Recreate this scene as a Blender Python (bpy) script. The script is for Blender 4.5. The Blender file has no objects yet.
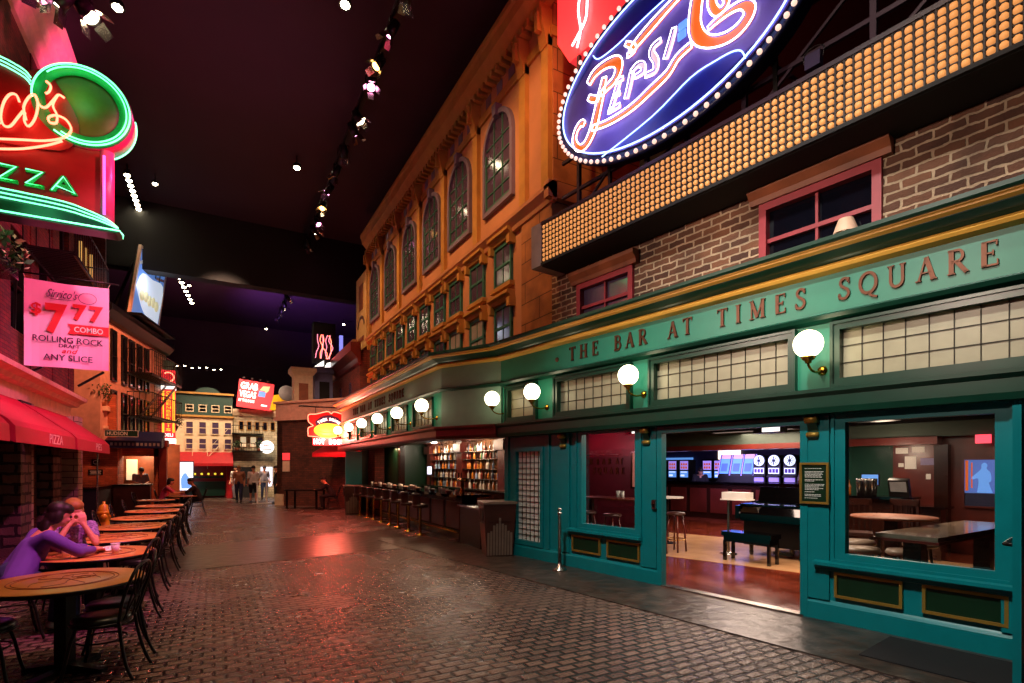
import bpy, math, random
from math import sin, cos, pi, radians, sqrt
from mathutils import Matrix, Vector
random.seed(7)
SC = bpy.context.scene
COL = SC.collection

# ------------------------------------------------------------------ camera, world, exposure
cam = bpy.data.objects.new('camera', bpy.data.cameras.new('camera'))
COL.objects.link(cam)
cam.location = (0, 0, 1.7)
cam.rotation_euler = (radians(90), 0, radians(-29.4))
cam.data.sensor_width = 36
cam.data.lens = 529 / 1024 * 36
cam.data.shift_y = (467 - 341.5) / 1024
cam.data.clip_start = 0.05
SC.camera = cam
SC.view_settings.view_transform = 'Standard'
SC.view_settings.look = 'None'
SC.view_settings.gamma = 1
SC.view_settings.use_curve_mapping = False
SC.view_settings.exposure = 0.35
w = bpy.data.worlds.new('night'); SC.world = w; w.use_nodes = True
w.node_tree.nodes['Background'].inputs[0].default_value = (0.10, 0.05, 0.09, 1)
w.node_tree.nodes['Background'].inputs[1].default_value = 0.10
try:
    SC.cycles.max_bounces = 6
    SC.cycles.diffuse_bounces = 3
    SC.cycles.glossy_bounces = 3
    SC.cycles.sample_clamp_indirect = 4
    SC.cycles.sample_clamp_direct = 0
    SC.cycles.caustics_reflective = False
    SC.cycles.caustics_refractive = False
except Exception:
    pass


def light(kind, name, loc, color, power, size=0.3, target=None, spot=60, blend=0.6, sizey=None):
    d = bpy.data.lights.new(name, kind)
    d.energy = power * (2.2 if kind == 'SPOT' else 1.0) ; d.color = color
    if kind == 'AREA':
        d.size = size
        if sizey: d.shape = 'RECTANGLE'; d.size_y = sizey
    else:
        d.shadow_soft_size = size
    if kind == 'SPOT':
        d.spot_size = radians(spot); d.spot_blend = blend
    o = bpy.data.objects.new(name, d); COL.objects.link(o); o.location = loc
    if target is not None:
        o.rotation_euler = (Vector(target) - Vector(loc)).to_track_quat('-Z', 'Y').to_euler()
    return o

AMB = (1.0, 0.50, 0.20); MAG = (1.0, 0.10, 0.42); WARM = (1.0, 0.72, 0.45)
# stage lights of the ceiling track, and added spots off it: amber on the tan facade, pinks on the left side
for y in (9.3, 11.5, 14, 16.5, 19, 21.3):
    light('SPOT', 'track_amber', (1.6, y - 1.0, 10.9), AMB, 260, 0.12, (5.6, y, 7.2), 62, 0.8)
light('SPOT', 'track_amber', (2.2, 4.2, 10.9), AMB, 300, 0.12, (5.8, 8.4, 8.6), 34, 0.8)
for y in (4.2, 7.2, 10.2, 13.2):
    light('SPOT', 'track_warm', (1.2, y, 11.0), (1.0, 0.62, 0.35), 330, 0.15, (0.6, y + 1.5, 0), 62, 0.9)
for y in (17, 22, 27):
    light('SPOT', 'track_far', (1.2, y, 11.0), (1.0, 0.45, 0.25), 300, 0.15, (0.6, y + 1.5, 0), 62, 0.9)
for y in (8, 11.5, 15):
    light('SPOT', 'pink_spot', (1.0, y, 9.5), MAG, 500, 0.15, (-3.4, y + 1.5, 3.0), 55, 0.8)
light('SPOT', 'pink_spot', (0.9, 4.6, 6.5), (1.0, 0.12, 0.5), 620, 0.15, (-2.1, 8.0, 1.0), 44, 0.9)  # added low spot without a fixture, lights the people at the tables
light('SPOT', 'pink_spot', (1.4, 8.0, 7.0), (1.0, 0.14, 0.45), 700, 0.15, (-3.0, 13.5, 1.2), 40, 0.9)  # added low spot without a fixture, reaches under the awnings
light('SPOT', 'pink_spot', (0.8, 7.0, 8.5), (1.0, 0.62, 0.78), 620, 0.15, (-2.5, 13.4, 4.6), 20, 0.8)  # added spot that brightens the hanging banner
for y in (10, 14.5):
    light('SPOT', 'pink_spot', (0.8, y, 9.3), (1.0, 0.06, 0.32), 560, 0.15, (-3.3, y + 1.5, 10.6), 50, 0.8)
light('SPOT', 'brick_fill_white', (-2.5, 6.5, 5.4), (1.0, 0.75, 0.6), 350, 0.15, (5.8, 5.4, 4.4), 40, 0.8)  # added fill without a fixture, reaches the brick and headers below the marquee
light('SPOT', 'brick_fill_white', (-2.5, 2.5, 5.4), (1.0, 0.75, 0.6), 350, 0.15, (6.2, 2.8, 4.4), 40, 0.8)  # second added fill for the same brick wall
light('SPOT', 'track_white', (0.8, 1.6, 10.5), (1.0, 0.75, 0.6), 300, 0.15, (6.4, 2.6, 4.2), 50, 0.8)
light('SPOT', 'track_cyan', (0.0, 2.4, 8.5), (0.9, 0.92, 0.85), 850, 0.2, (5.9, 4.2, 1.2), 60, 0.9)
light('SPOT', 'track_far', (0.2, 22, 10.5), (1.0, 0.6, 0.4), 1300, 0.15, (0.9, 33, 3.5), 45, 0.8)
light('SPOT', 'track_orange', (0.4, 17.5, 10), (1.0, 0.34, 0.16), 1700, 0.15, (-3, 24.5, 4.5), 50, 0.8)
for x_, y_ in ((-0.5, 27), (2.0, 29)):
    light('SPOT', 'track_far', (x_, y_, 9.5), (1.0, 0.72, 0.5), 700, 0.2, (0.6, 33, 2.2), 60, 0.8)
light('SPOT', 'track_far', (1.0, 17, 9.5), (1.0, 0.55, 0.35), 700, 0.2, (4.0, 24.0, 3.5), 40, 0.8)
light('SPOT', 'track_violet', (2.4, 33, 8.0), (0.42, 0.15, 1.0), 700, 0.4, (4.5, 36, 12), 90, 0.9)
light('SPOT', 'track_violet', (0.5, 31, 8.0), (0.9, 0.25, 0.5), 350, 0.4, (-0.5, 34, 12), 110, 0.9)
light('SPOT', 'red_fill', (1.4, 9.5, 8.0), (1.0, 0.16, 0.25), 650, 0.15, (-3.2, 14.5, 5.4), 46, 0.9)  # added fill without a fixture, brightens the upper pizzeria brick
light('SPOT', 'track_violet', (2.9, 6.5, 9.0), (0.9, 0.2, 0.75), 25, 0.5, (2.5, 7.5, 12), 120, 1.0)
light('SPOT', 'track_violet', (1.0, 14.5, 8.0), (0.9, 0.25, 0.5), 60, 0.5, (0, 15, 12), 140, 1.0)

# ------------------------------------------------------------------ materials
def lin(h):
    h = h.lstrip('#'); c = [int(h[i:i + 2], 16) / 255 for i in (0, 2, 4)]
    return tuple((x / 12.92 if x <= 0.04045 else ((x + 0.055) / 1.055) ** 2.4) for x in c)

def nm(name):
    m = bpy.data.materials.new(name); m.use_nodes = True
    nt = m.node_tree
    return m, nt, nt.nodes['Principled BSDF']

def mat(name, hexc, rough=0.5, metal=0.0, var=0.12, scale=6.0, bump=0.0, spec=0.5, coat=0.0):
    m, nt, b = nm(name)
    c = lin(hexc)
    tc = nt.nodes.new('ShaderNodeTexCoord')
    nz = nt.nodes.new('ShaderNodeTexNoise'); nz.inputs['Scale'].default_value = scale; nz.inputs['Detail'].default_value = 4
    nt.links.new(tc.outputs['Object'], nz.inputs['Vector'])
    rp = nt.nodes.new('ShaderNodeValToRGB')
    rp.color_ramp.elements[0].position = 0.3; rp.color_ramp.elements[1].position = 0.7
    rp.color_ramp.elements[0].color = (*[x * (1 - var) for x in c], 1)
    rp.color_ramp.elements[1].color = (*[min(1, x * (1 + var)) for x in c], 1)
    nt.links.new(nz.outputs['Fac'], rp.inputs['Fac'])
    nt.links.new(rp.outputs['Color'], b.inputs['Base Color'])
    b.inputs['Roughness'].default_value = rough
    b.inputs['Metallic'].default_value = metal
    b.inputs['Specular IOR Level'].default_value = spec
    b.inputs['Coat Weight'].default_value = coat
    if bump:
        bp = nt.nodes.new('ShaderNodeBump'); bp.inputs['Strength'].default_value = bump; bp.inputs['Distance'].default_value = 0.02
        nt.links.new(nz.outputs['Fac'], bp.inputs['Height']); nt.links.new(bp.outputs['Normal'], b.inputs['Normal'])
    return m

def glow(name, rgb, strength, sample=False, base=None):
    m, nt, b = nm(name)
    b.inputs['Base Color'].default_value = (*(base or rgb), 1)
    b.inputs['Emission Color'].default_value = (*rgb, 1)
    b.inputs['Emission Strength'].default_value = strength
    b.inputs['Roughness'].default_value = 0.4
    if not sample:
        try: m.cycles.emission_sampling = 'NONE'
        except Exception: pass
    return m

def glassy(name, rgb, alpha, rough=0.03):
    """thin clear sheet: mostly see-through with a glossy reflection"""
    m, nt, b = nm(name)
    nt.nodes.remove(b)
    out = nt.nodes['Material Output']
    t = nt.nodes.new('ShaderNodeBsdfTransparent'); t.inputs[0].default_value = (*rgb, 1)
    g = nt.nodes.new('ShaderNodeBsdfGlossy'); g.inputs['Roughness'].default_value = rough
    mx = nt.nodes.new('ShaderNodeMixShader'); mx.inputs[0].default_value = alpha
    nt.links.new(t.outputs[0], mx.inputs[1]); nt.links.new(g.outputs[0], mx.inputs[2])
    nt.links.new(mx.outputs[0], out.inputs[0])
    return m

def bricks(name, c1, c2, mortar, bw=0.22, bh=0.075, ms=0.012, rough=0.8, bump=0.5, floor=False, distort=0.01, sq=1.0, rot=0.0, dark=None, fs=2.2):
    m, nt, b = nm(name)
    N = nt.nodes.new; Lk = nt.links.new
    tc = N('ShaderNodeTexCoord')
    if floor:
        mp = N('ShaderNodeMapping'); mp.inputs['Rotation'].default_value = (0, 0, rot)
        Lk(tc.outputs['Object'], mp.inputs[0]); vec = mp.outputs[0]
    else:
        sp = N('ShaderNodeSeparateXYZ'); Lk(tc.outputs['Object'], sp.inputs[0])
        ad = N('ShaderNodeMath'); ad.operation = 'ADD'; Lk(sp.outputs[0], ad.inputs[0]); Lk(sp.outputs[1], ad.inputs[1])
        cb = N('ShaderNodeCombineXYZ'); Lk(ad.outputs[0], cb.inputs[0]); Lk(sp.outputs[2], cb.inputs[1]); vec = cb.outputs[0]
    n1 = N('ShaderNodeTexNoise'); n1.inputs['Scale'].default_value = 9; Lk(tc.outputs['Object'], n1.inputs['Vector'])
    vm = N('ShaderNodeVectorMath'); vm.operation = 'SCALE'; vm.inputs['Scale'].default_value = distort * 2
    Lk(n1.outputs['Color'], vm.inputs[0])
    va = N('ShaderNodeVectorMath'); va.operation = 'ADD'; Lk(vec, va.inputs[0]); Lk(vm.outputs[0], va.inputs[1])
    br = N('ShaderNodeTexBrick')
    br.inputs['Scale'].default_value = 1; br.inputs['Brick Width'].default_value = bw; br.inputs['Row Height'].default_value = bh
    br.inputs['Mortar Size'].default_value = ms; br.inputs['Mortar Smooth'].default_value = 0.9 if (floor and ms > 0.01) else 0.3
    br.inputs['Color1'].default_value = (*lin(c1), 1); br.inputs['Color2'].default_value = (*lin(c2), 1); br.inputs['Mortar'].default_value = (*lin(mortar), 1)
    Lk(va.outputs[0], br.inputs['Vector'])
    n2 = N('ShaderNodeTexNoise'); n2.inputs['Scale'].default_value = fs; n2.inputs['Detail'].default_value = 6; Lk(tc.outputs['Object'], n2.inputs['Vector'])
    rp = N('ShaderNodeValToRGB'); rp.color_ramp.elements[0].position = 0.35; rp.color_ramp.elements[1].position = 0.68
    rp.color_ramp.elements[0].color = (0.6, 0.58, 0.56, 1) if dark is None else (*dark, 1); rp.color_ramp.elements[1].color = (1.15, 1.1, 1.05, 1)
    Lk(n2.outputs['Fac'], rp.inputs['Fac'])
    mx = N('ShaderNodeMixRGB'); mx.blend_type = 'MULTIPLY'; mx.inputs[0].default_value = 1
    Lk(br.outputs['Color'], mx.inputs[1]); Lk(rp.outputs['Color'], mx.inputs[2]); Lk(mx.outputs[0], b.inputs['Base Color'])
    b.inputs['Roughness'].default_value = rough
    n3 = N('ShaderNodeTexNoise'); n3.inputs['Scale'].default_value = 40; Lk(tc.outputs['Object'], n3.inputs['Vector'])
    ma = N('ShaderNodeMath'); ma.operation = 'MULTIPLY_ADD'; ma.inputs[1].default_value = -1.0
    Lk(br.outputs['Fac'], ma.inputs[0]); Lk(n3.outputs['Fac'], ma.inputs[2])
    bp = N('ShaderNodeBump'); bp.inputs['Strength'].default_value = bump; bp.inputs['Distance'].default_value = 0.015
    Lk(ma.outputs[0], bp.inputs['Height']); Lk(bp.outputs['Normal'], b.inputs['Normal'])
    if floor:
        r2 = N('ShaderNodeMapRange'); r2.inputs[1].default_value = 0.3; r2.inputs[2].default_value = 0.7
        r2.inputs[3].default_value = rough - 0.04; r2.inputs[4].default_value = rough + 0.06
        Lk(n2.outputs['Fac'], r2.inputs[0]); Lk(r2.outputs[0], b.inputs['Roughness'])
    return m

def planks(name, c1, c2, w_=0.09, l_=1.2, rough=0.16, rot=0.0):
    return bricks(name, c1, c2, '1a0a06', bw=l_, bh=w_, ms=0.002, rough=rough, bump=0.05, floor=True, distort=0.0, rot=rot)

M = {}
M['teal'] = mat('teal paint', '027a80', 0.32, var=0.06, bump=0.02)
M['teal_light'] = mat('fascia green paint', '238068', 0.4, var=0.05)
M['teal_grey'] = mat('grey green paint', '7a9a8c', 0.5, var=0.05)
M['green_dark'] = mat('bottle green paint', '0c3a2c', 0.3, var=0.12)
M['green_panel'] = mat('deep green panel', '0a2c18', 0.35)
M['gold'] = mat('gold paint', 'e8ac48', 0.45, 0.0, var=0.04)
M['gold_old'] = mat('dull gilt', 'b08a3c', 0.4, 0.6)
M['bronze'] = mat('bronze letters', '5c3420', 0.4, 0.5)
M['brass'] = mat('brass', 'c89a3c', 0.22, 1.0)
M['steel'] = mat('brushed steel', 'b8b4ae', 0.25, 1.0)
M['black'] = mat('black metal', '14100f', 0.35, 0.4)
M['black_matte'] = mat('matt black', '0c0a0b', 0.75)
M['vinyl'] = mat('dark green vinyl', '20261c', 0.32)
M['dark_wood'] = mat('dark mahogany', '2c120c', 0.22, var=0.3, scale=3)
M['red_wood'] = mat('red brown wood', '5e2018', 0.3, var=0.25, scale=3)
M['maroon'] = mat('maroon wall', '4c1220', 0.5)
M['table_top'] = mat('orange laminate', 'd89048', 0.28, var=0.06)
M['emblem'] = mat('printed brown line', '8c3c20', 0.35)
M['brick_brown'] = bricks('rustic brown brick', '8c5e44', '54352a', 'd0b89c', 0.27, 0.098, 0.014, bump=0.9, distort=0.022, dark=(0.5, 0.45, 0.42))
M['brick_red'] = bricks('red brick', '7c2c20', '5a1e18', '3c2018', 0.22, 0.075, 0.008)
M['brick_orange'] = bricks('orange brick', 'c0623c', 'a84e30', '8c5038', 0.22, 0.07, 0.008)
M['brick_dark'] = bricks('dark brown brick', '703826', '54281c', '30201a', 0.24, 0.08, 0.008)
M['brick_white'] = bricks('pale painted brick', 'd0c8a8', 'c0b894', '98907c', 0.3, 0.14, 0.012)
M['stone_column'] = bricks('pale stone blocks', 'b8a08c', 'a89080', '4c3c34', 0.5, 0.16, 0.012)
M['rough_stone'] = bricks('rough stone blocks', '80685c', '5c4c44', '201818', 0.42, 0.2, 0.03, bump=1.0, distort=0.03)
M['tan'] = mat('tan stucco', 'b88058', 0.75, var=0.12, scale=1.3, bump=0.08)
M['tan_block'] = bricks('tan ashlar', 'b87c48', 'a87040', '5c3c20', 1.1, 0.42, 0.012, bump=0.4, distort=0.0)
M['tan_dark'] = mat('ochre trim', 'b08038', 0.7, var=0.15, scale=3)
M['purple_trim'] = mat('grey violet trim', '70647c', 0.6)
M['win_green'] = mat('green sash paint', '2c6858', 0.5)
M['win_red'] = mat('red sash paint', 'a02c38', 0.45)
M['header_brown'] = mat('brown wooden header', '8c4c2c', 0.5, var=0.25, scale=4)
M['dark_glass'] = mat('dark window glass', '0c0c16', 0.08, spec=0.8)
M['violet_glass'] = mat('hazy window glass', '4c3c54', 0.12, spec=0.8)
M['curtain'] = mat('grey curtain', '908c8c', 0.8)
M['pane'] = glassy('clear pane', (0.92, 0.95, 0.95), 0.07)
M['frosted'] = mat('frosted panes', 'a8a084', 0.35, var=0.08)
M['lead'] = mat('lead came', '38342c', 0.5, 0.5)
M['red_awning'] = mat('red awning canvas', 'b01430', 0.6, var=0.05)
M['cream'] = mat('cream moulding', 'e8c0a4', 0.55)
M['cream_wall'] = mat('cream render', 'd8c4a0', 0.7)
M['pink_stucco'] = mat('pinkish render', 'd09884', 0.7)
M['green_roof'] = mat('green roof paint', '123a2e', 0.6)
M['red_paint'] = mat('red painted front', 'a81820', 0.4)
M['banner'] = mat('pale pink vinyl banner', 'f0a8cc', 0.6, var=0.02)
M['banner_red'] = mat('banner red ink', 'd01828', 0.6, var=0)
M['banner_dark'] = mat('banner plum ink', '3c1838', 0.6, var=0)
M['white'] = mat('white paint', 'ece8e0', 0.5, var=0.03)
M['yellow'] = mat('yellow enamel', 'e8b818', 0.35)
M['blue_face'] = mat('blue enamel face', '6858b0', 0.5, var=0.3, scale=1.2)
M['blue_lens'] = mat('deep blue enamel', '1828a0', 0.4, var=0.1)
M['orange_face'] = mat('orange enamel', 'f08018', 0.4, var=0.15)
M['sign_red'] = mat('dark red enamel', '8c1018', 0.4)
M['sign_green'] = mat('green enamel', '10a050', 0.4)
M['sign_olive'] = mat('olive enamel', '6c7030', 0.5)
M['sign_pink'] = mat('pink enamel', 'c83468', 0.4)
M['navy'] = mat('navy enamel', '141c48', 0.4)
M['hyd'] = mat('yellow hydrant paint', 'e0a820', 0.35)
M['paper'] = mat('paper', 'f0ece4', 0.7, var=0.02)
M['laminate'] = mat('brown laminate', '4c2820', 0.35)
M['laminate2'] = mat('ribbed bronze metal', '988070', 0.35, 0.3)
M['piano'] = mat('black lacquer', '050405', 0.06, spec=0.8)
M['ceiling'] = mat('dark ceiling paint', '35202a', 0.85, var=0.15, scale=0.4)
M['purple'] = mat('purple cloth', '6c4ca8', 0.9)
M['skin'] = mat('skin', 'd89878', 0.5, var=0.05)
M['skin2'] = mat('darker skin', 'b07858', 0.5, var=0.05)
M['blonde'] = mat('blonde hair', '9c7030', 0.6, var=0.2, scale=30)
M['hair'] = mat('dark hair', '20140e', 0.55, var=0.2, scale=30)
M['grey_cloth'] = mat('grey cloth', '8c8894', 0.9)
M['black_cloth'] = mat('black cloth', '141216', 0.9)
M['white_cloth'] = mat('white cloth', 'd8d0c8', 0.9)
M['print_cloth'] = mat('patterned cloth', '8c6ca8', 0.9, var=0.8, scale=45)
M['denim'] = mat('denim', '303c60', 0.9)
M['leaf'] = mat('leaves', '38502c', 0.6, var=0.4, scale=20)
M['concrete'] = mat('dark polished concrete', '42362f', 0.3, var=0.55, scale=5, bump=0.9)
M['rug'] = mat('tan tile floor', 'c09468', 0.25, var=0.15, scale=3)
M['cobble'] = bricks('glossy street pavers', '7c665a', '5c4a44', '241c1c', 0.18, 0.11, 0.026, rough=0.25, bump=1.0, floor=True, distort=0.006, dark=(0.88, 0.86, 0.85), fs=0.8)
M['wood_floor'] = planks('polished cherry boards', '7c3420', '64281a', rot=radians(8.6))
M['mat_floor'] = mat('black rubber mat', '0c0c0e', 0.8)
M['foot'] = mat('chestnut leather', '3c1c14', 0.4)

E_ = {}
E_['globe'] = glow('opal globe lit', (1.0, 0.88, 0.55), 5.0, True)
E_['bulb'] = glow('amber bulb lit', (0.95, 0.36, 0.10), 0.55, base=(0.5, 0.25, 0.08))
E_['bulbw'] = glow('warm white bulb lit', (1.0, 0.62, 0.48), 0.95)
E_['blue_neon'] = glow('pale blue neon', (0.35, 0.55, 1.0), 2.6)
E_['white_neon'] = glow('white neon', (1.0, 0.9, 0.95), 3.0)
E_['green_neon'] = glow('green neon', (0.16, 1.0, 0.45), 2.2, True)
E_['red_neon'] = glow('red neon', (1.0, 0.16, 0.09), 4.0, True)
E_['pink_neon'] = glow('violet lit tube', (0.75, 0.14, 0.75), 0.9)
E_['orange_lit'] = glow('orange lit enamel', (1.0, 0.16, 0.0), 0.32, base=(0.7, 0.13, 0.01))
E_['salmon_lit'] = glow('salmon lit enamel', (1.0, 0.45, 0.35), 0.5, base=(0.6, 0.4, 0.5))
E_['yellow_lit'] = glow('yellow lit plastic', (1.0, 0.68, 0.05), 0.85)
E_['white_lit'] = glow('white lit plastic', (1.0, 0.93, 0.85), 1.4)
E_['red_lit'] = glow('red lit plastic', (0.9, 0.04, 0.05), 0.7)
E_['ad_white'] = glow('backlit white poster', (0.62, 0.72, 0.85), 0.6)
E_['ad_blue'] = glow('backlit blue poster', (0.12, 0.28, 0.7), 0.4)
E_['screen_blue'] = glow('blue screen', (0.12, 0.32, 0.8), 0.7)
E_['screen_white'] = glow('bright screen', (0.72, 0.8, 1.0), 0.95)
E_['screen_violet'] = glow('violet screen', (0.4, 0.28, 0.9), 0.6)
E_['screen_dark'] = glow('dim screen', (0.06, 0.12, 0.4), 0.8)
E_['lamp'] = glow('lamp lens lit', (1.0, 0.85, 0.55), 30)
E_['lamp_pink'] = glow('pink gel lit', (1.0, 0.3, 0.6), 9)
E_['lamp_amber'] = glow('amber gel lit', (1.0, 0.5, 0.12), 7)
E_['exit'] = glow('exit letters lit', (1.0, 0.06, 0.1), 1.6)
E_['cyan'] = glow('cyan tube', (0.15, 0.75, 0.8), 1.0)
E_['warm_room'] = glow('lit room behind window', (1.0, 0.75, 0.45), 0.5)
ALLM = dict(M); ALLM.update(E_)

ORD = ['first', 'second', 'third', 'fourth', 'fifth', 'sixth', 'seventh', 'eighth', 'ninth', 'tenth', 'eleventh', 'twelfth', 'thirteenth', 'fourteenth', 'fifteenth', 'sixteenth', 'seventeenth', 'eighteenth', 'nineteenth', 'twentieth', 'twenty-first', 'twenty-second', 'twenty-third', 'twenty-fourth']
# ------------------------------------------------------------------ mesh builder
class G:
    def __init__(s, xf=None):
        s.v = []; s.f = []; s.xf = xf; s.smooth = []
    def add(s, vs, fs, sm=False):
        n = len(s.v)
        if s.xf is not None: vs = [s.xf @ Vector(p) for p in vs]
        s.v += [tuple(p) for p in vs]
        s.f += [tuple(i + n for i in f) for f in fs]
        s.smooth += [sm] * len(fs)
        return s
    def box(s, x0, x1, y0, y1, z0, z1):
        vs = [(x, y, z) for x in (x0, x1) for y in (y0, y1) for z in (z0, z1)]
        return s.add(vs, [(0, 1, 3, 2), (4, 6, 7, 5), (0, 4, 5, 1), (2, 3, 7, 6), (0, 2, 6, 4), (1, 5, 7, 3)])
    def cyl(s, x, y, z0, z1, r, r2=None, n=16, axis='z'):
        r2 = r if r2 is None else r2
        return s.lathe([(0, z0), (r, z0), (r2, z1), (0, z1)], x, y, n, sm=False, axis=axis)
    def lathe(s, prof, x=0, y=0, n=20, z=0, sm=True, axis='z', ph=0.0):
        vs = []; fs = []
        for (r, h) in prof:
            for k in range(n):
                a = 2 * pi * k / n + ph
                p = (r * cos(a), r * sin(a), h)
                if axis == 'y': p = (p[0], h, p[1]); vs.append((x + p[0], p[1], y + p[2] + z))
                elif axis == 'x': vs.append((h, x + p[0], y + p[1] + z))
                else: vs.append((x + p[0], y + p[1], z + h))
        m = len(prof)
        for i in range(m - 1):
            for k in range(n):
                a, b = i * n + k, i * n + (k + 1) % n
                fs.append((a, b, b + n, a + n))
        return s.add(vs, fs, sm)
    def ball(s, c, r, n=14, m=8, sc=(1, 1, 1)):
        prof = [(max(1e-5, sin(pi * i / m)), -cos(pi * i / m)) for i in range(m + 1)]
        vs = []; fs = []
        for (q, h) in prof:
            for k in range(n):
                a = 2 * pi * k / n
                vs.append((c[0] + r * sc[0] * q * cos(a), c[1] + r * sc[1] * q * sin(a), c[2] + r * sc[2] * h))
        for i in range(m):
            for k in range(n):
                a, b = i * n + k, i * n + (k + 1) % n
                fs.append((a, b, b + n, a + n))
        return s.add(vs, fs, True)
    def tube(s, pts, r, n=6, closed=False, r1=None):
        P = [Vector(p) for p in pts]; L = len(P)
        if L < 2: return s
        vs = []; fs = []; up = None
        for i in range(L):
            if closed: t = P[(i + 1) % L] - P[i - 1]
            else: t = P[min(i + 1, L - 1)] - P[max(i - 1, 0)]
            if t.length < 1e-9: t = Vector((0, 0, 1))
            t.normalize()
            if up is None:
                up = Vector((0, 0, 1)) if abs(t.z) < 0.9 else Vector((1, 0, 0))
            a = t.cross(up)
            if a.length < 1e-6: a = t.cross(Vector((1, 0, 0)))
            a.normalize(); b = a.cross(t).normalized(); up = b
            rr = r if r1 is None else r + (r1 - r) * i / (L - 1)
            for k in range(n):
                q = 2 * pi * k / n
                vs.append(P[i] + (a * cos(q) + b * sin(q)) * rr)
        for i in range(L if closed else L - 1):
            j = (i + 1) % L
            for k in range(n):
                fs.append((i * n + k, i * n + (k + 1) % n, j * n + (k + 1) % n, j * n + k))
        if not closed:
            fs.append(tuple(range(n - 1, -1, -1))); fs.append(tuple((L - 1) * n + k for k in range(n)))
        return s.add(vs, fs, True)
    def bar(s, a, b, w_, h=None):
        """square bar between two points"""
        h = h or w_
        a = Vector(a); b = Vector(b); t = (b - a).normalized()
        up = Vector((0, 0, 1)) if abs(t.z) < 0.95 else Vector((0, 1, 0))
        u = t.cross(up).normalized() * w_ / 2; v = u.cross(t).normalized() * h / 2
        vs = [a + u * i + v * j for i, j in ((-1, -1), (1, -1), (1, 1), (-1, 1))] + [b + u * i + v * j for i, j in ((-1, -1), (1, -1), (1, 1), (-1, 1))]
        return s.add(vs, [(3, 2, 1, 0), (4, 5, 6, 7), (0, 1, 5, 4), (1, 2, 6, 5), (2, 3, 7, 6), (3, 0, 4, 7)])
    def poly(s, pts, y0, y1):
        """outline in x-z, extruded from y0 to y1"""
        n = len(pts)
        vs = [(p[0], y0, p[1]) for p in pts] + [(p[0], y1, p[1]) for p in pts]
        fs = [tuple(range(n)), tuple(range(2 * n - 1, n - 1, -1))] + [(i, i + n, (i + 1) % n + n, (i + 1) % n) for i in range(n)]
        return s.add(vs, fs)
    def prof(s, pts, x0, x1):
        """profile in y-z, extruded along x"""
        n = len(pts)
        vs = [(x0, p[0], p[1]) for p in pts] + [(x1, p[0], p[1]) for p in pts]
        fs = [tuple(range(n)), tuple(range(2 * n - 1, n - 1, -1))] + [(i, i + n, (i + 1) % n + n, (i + 1) % n) for i in range(n)]
        return s.add(vs, fs)
    def slab(s, pts, z0, z1):
        n = len(pts)
        vs = [(p[0], p[1], z0) for p in pts] + [(p[0], p[1], z1) for p in pts]
        fs = [tuple(range(n)), tuple(range(2 * n - 1, n - 1, -1))] + [(i, i + n, (i + 1) % n + n, (i + 1) % n) for i in range(n)]
        return s.add(vs, fs)
    def frame(s, x0, x1, z0, z1, w_, y0, y1):
        s.box(x0, x1, y0, y1, z1 - w_, z1); s.box(x0, x1, y0, y1, z0, z0 + w_)
        s.box(x0, x0 + w_, y0, y1, z0 + w_, z1 - w_); s.box(x1 - w_, x1, y0, y1, z0 + w_, z1 - w_)
        return s
    def ribbon(s, pts, ws, y0, y1):
        """flat brush stroke in x-z with a width per point"""
        o = outline(pts, ws); n = len(pts)
        for i in range(n - 1):
            q = [o[i], o[i + 1], o[2 * n - 2 - i], o[2 * n - 1 - i]]
            s.poly(q, y0, y1)
        return s
    def cap(s, a, b, ra, rb, n=12):
        """tapered capsule"""
        a = Vector(a); b = Vector(b)
        s.ball(a, ra, n, 8); s.ball(b, rb, n, 8)
        if (b - a).length > 1e-4: s.tube([a, b], ra, n, r1=rb)
        return s
    def mesh(s, name='m'):
        me = bpy.data.meshes.new(name)
        me.from_pydata(s.v, [], s.f)
        me.polygons.foreach_set('use_smooth', s.smooth)
        import bmesh
        b = bmesh.new(); b.from_mesh(me)
        bmesh.ops.recalc_face_normals(b, faces=b.faces); b.to_mesh(me); b.free()
        me.update()
        return me

def outline(pts, ws):
    n = len(pts); Lp = []; Rp = []
    for i in range(n):
        a = Vector(pts[max(i - 1, 0)]); b = Vector(pts[min(i + 1, n - 1)])
        t = (b - a); t = t.normalized() if t.length > 1e-9 else Vector((1, 0))
        nn = Vector((-t.y, t.x)) * (ws[i] if isinstance(ws, (list, tuple)) else ws) / 2
        p = Vector(pts[i]); Lp.append(tuple(p + nn)); Rp.append(tuple(p - nn))
    return Lp + Rp[::-1]

def smooth(pts, k=4, closed=False):
    """Catmull-Rom through points of any dimension"""
    P = [Vector(p) for p in pts]; n = len(P); out = []
    rng = range(n if closed else n - 1)
    for i in rng:
        p0 = P[i - 1] if (closed or i > 0) else P[i]; p1 = P[i]; p2 = P[(i + 1) % n]
        p3 = P[(i + 2) % n] if (closed or i + 2 < n) else p2
        for j in range(k):
            t = j / k
            out.append(0.5 * ((2 * p1) + (p2 - p0) * t + (2 * p0 - 5 * p1 + 4 * p2 - p3) * t * t + (3 * p1 - p0 - 3 * p2 + p3) * t ** 3))
    if not closed: out.append(P[-1])
    return [tuple(p) for p in out]

def put(name, g, material, parent=None, label=None, cat=None, group=None, kind=None, M4=None):
    me = g if isinstance(g, bpy.types.Mesh) else g.mesh(name)
    o = bpy.data.objects.new(name, me)
    COL.objects.link(o)
    if material is not None:
        if isinstance(material, str): material = ALLM[material]
        me.materials.clear(); me.materials.append(material)
    if parent is not None: o.parent = parent
    if M4 is not None: o.matrix_world = M4
    tag(o, label, cat, group, kind)
    return o

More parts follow.
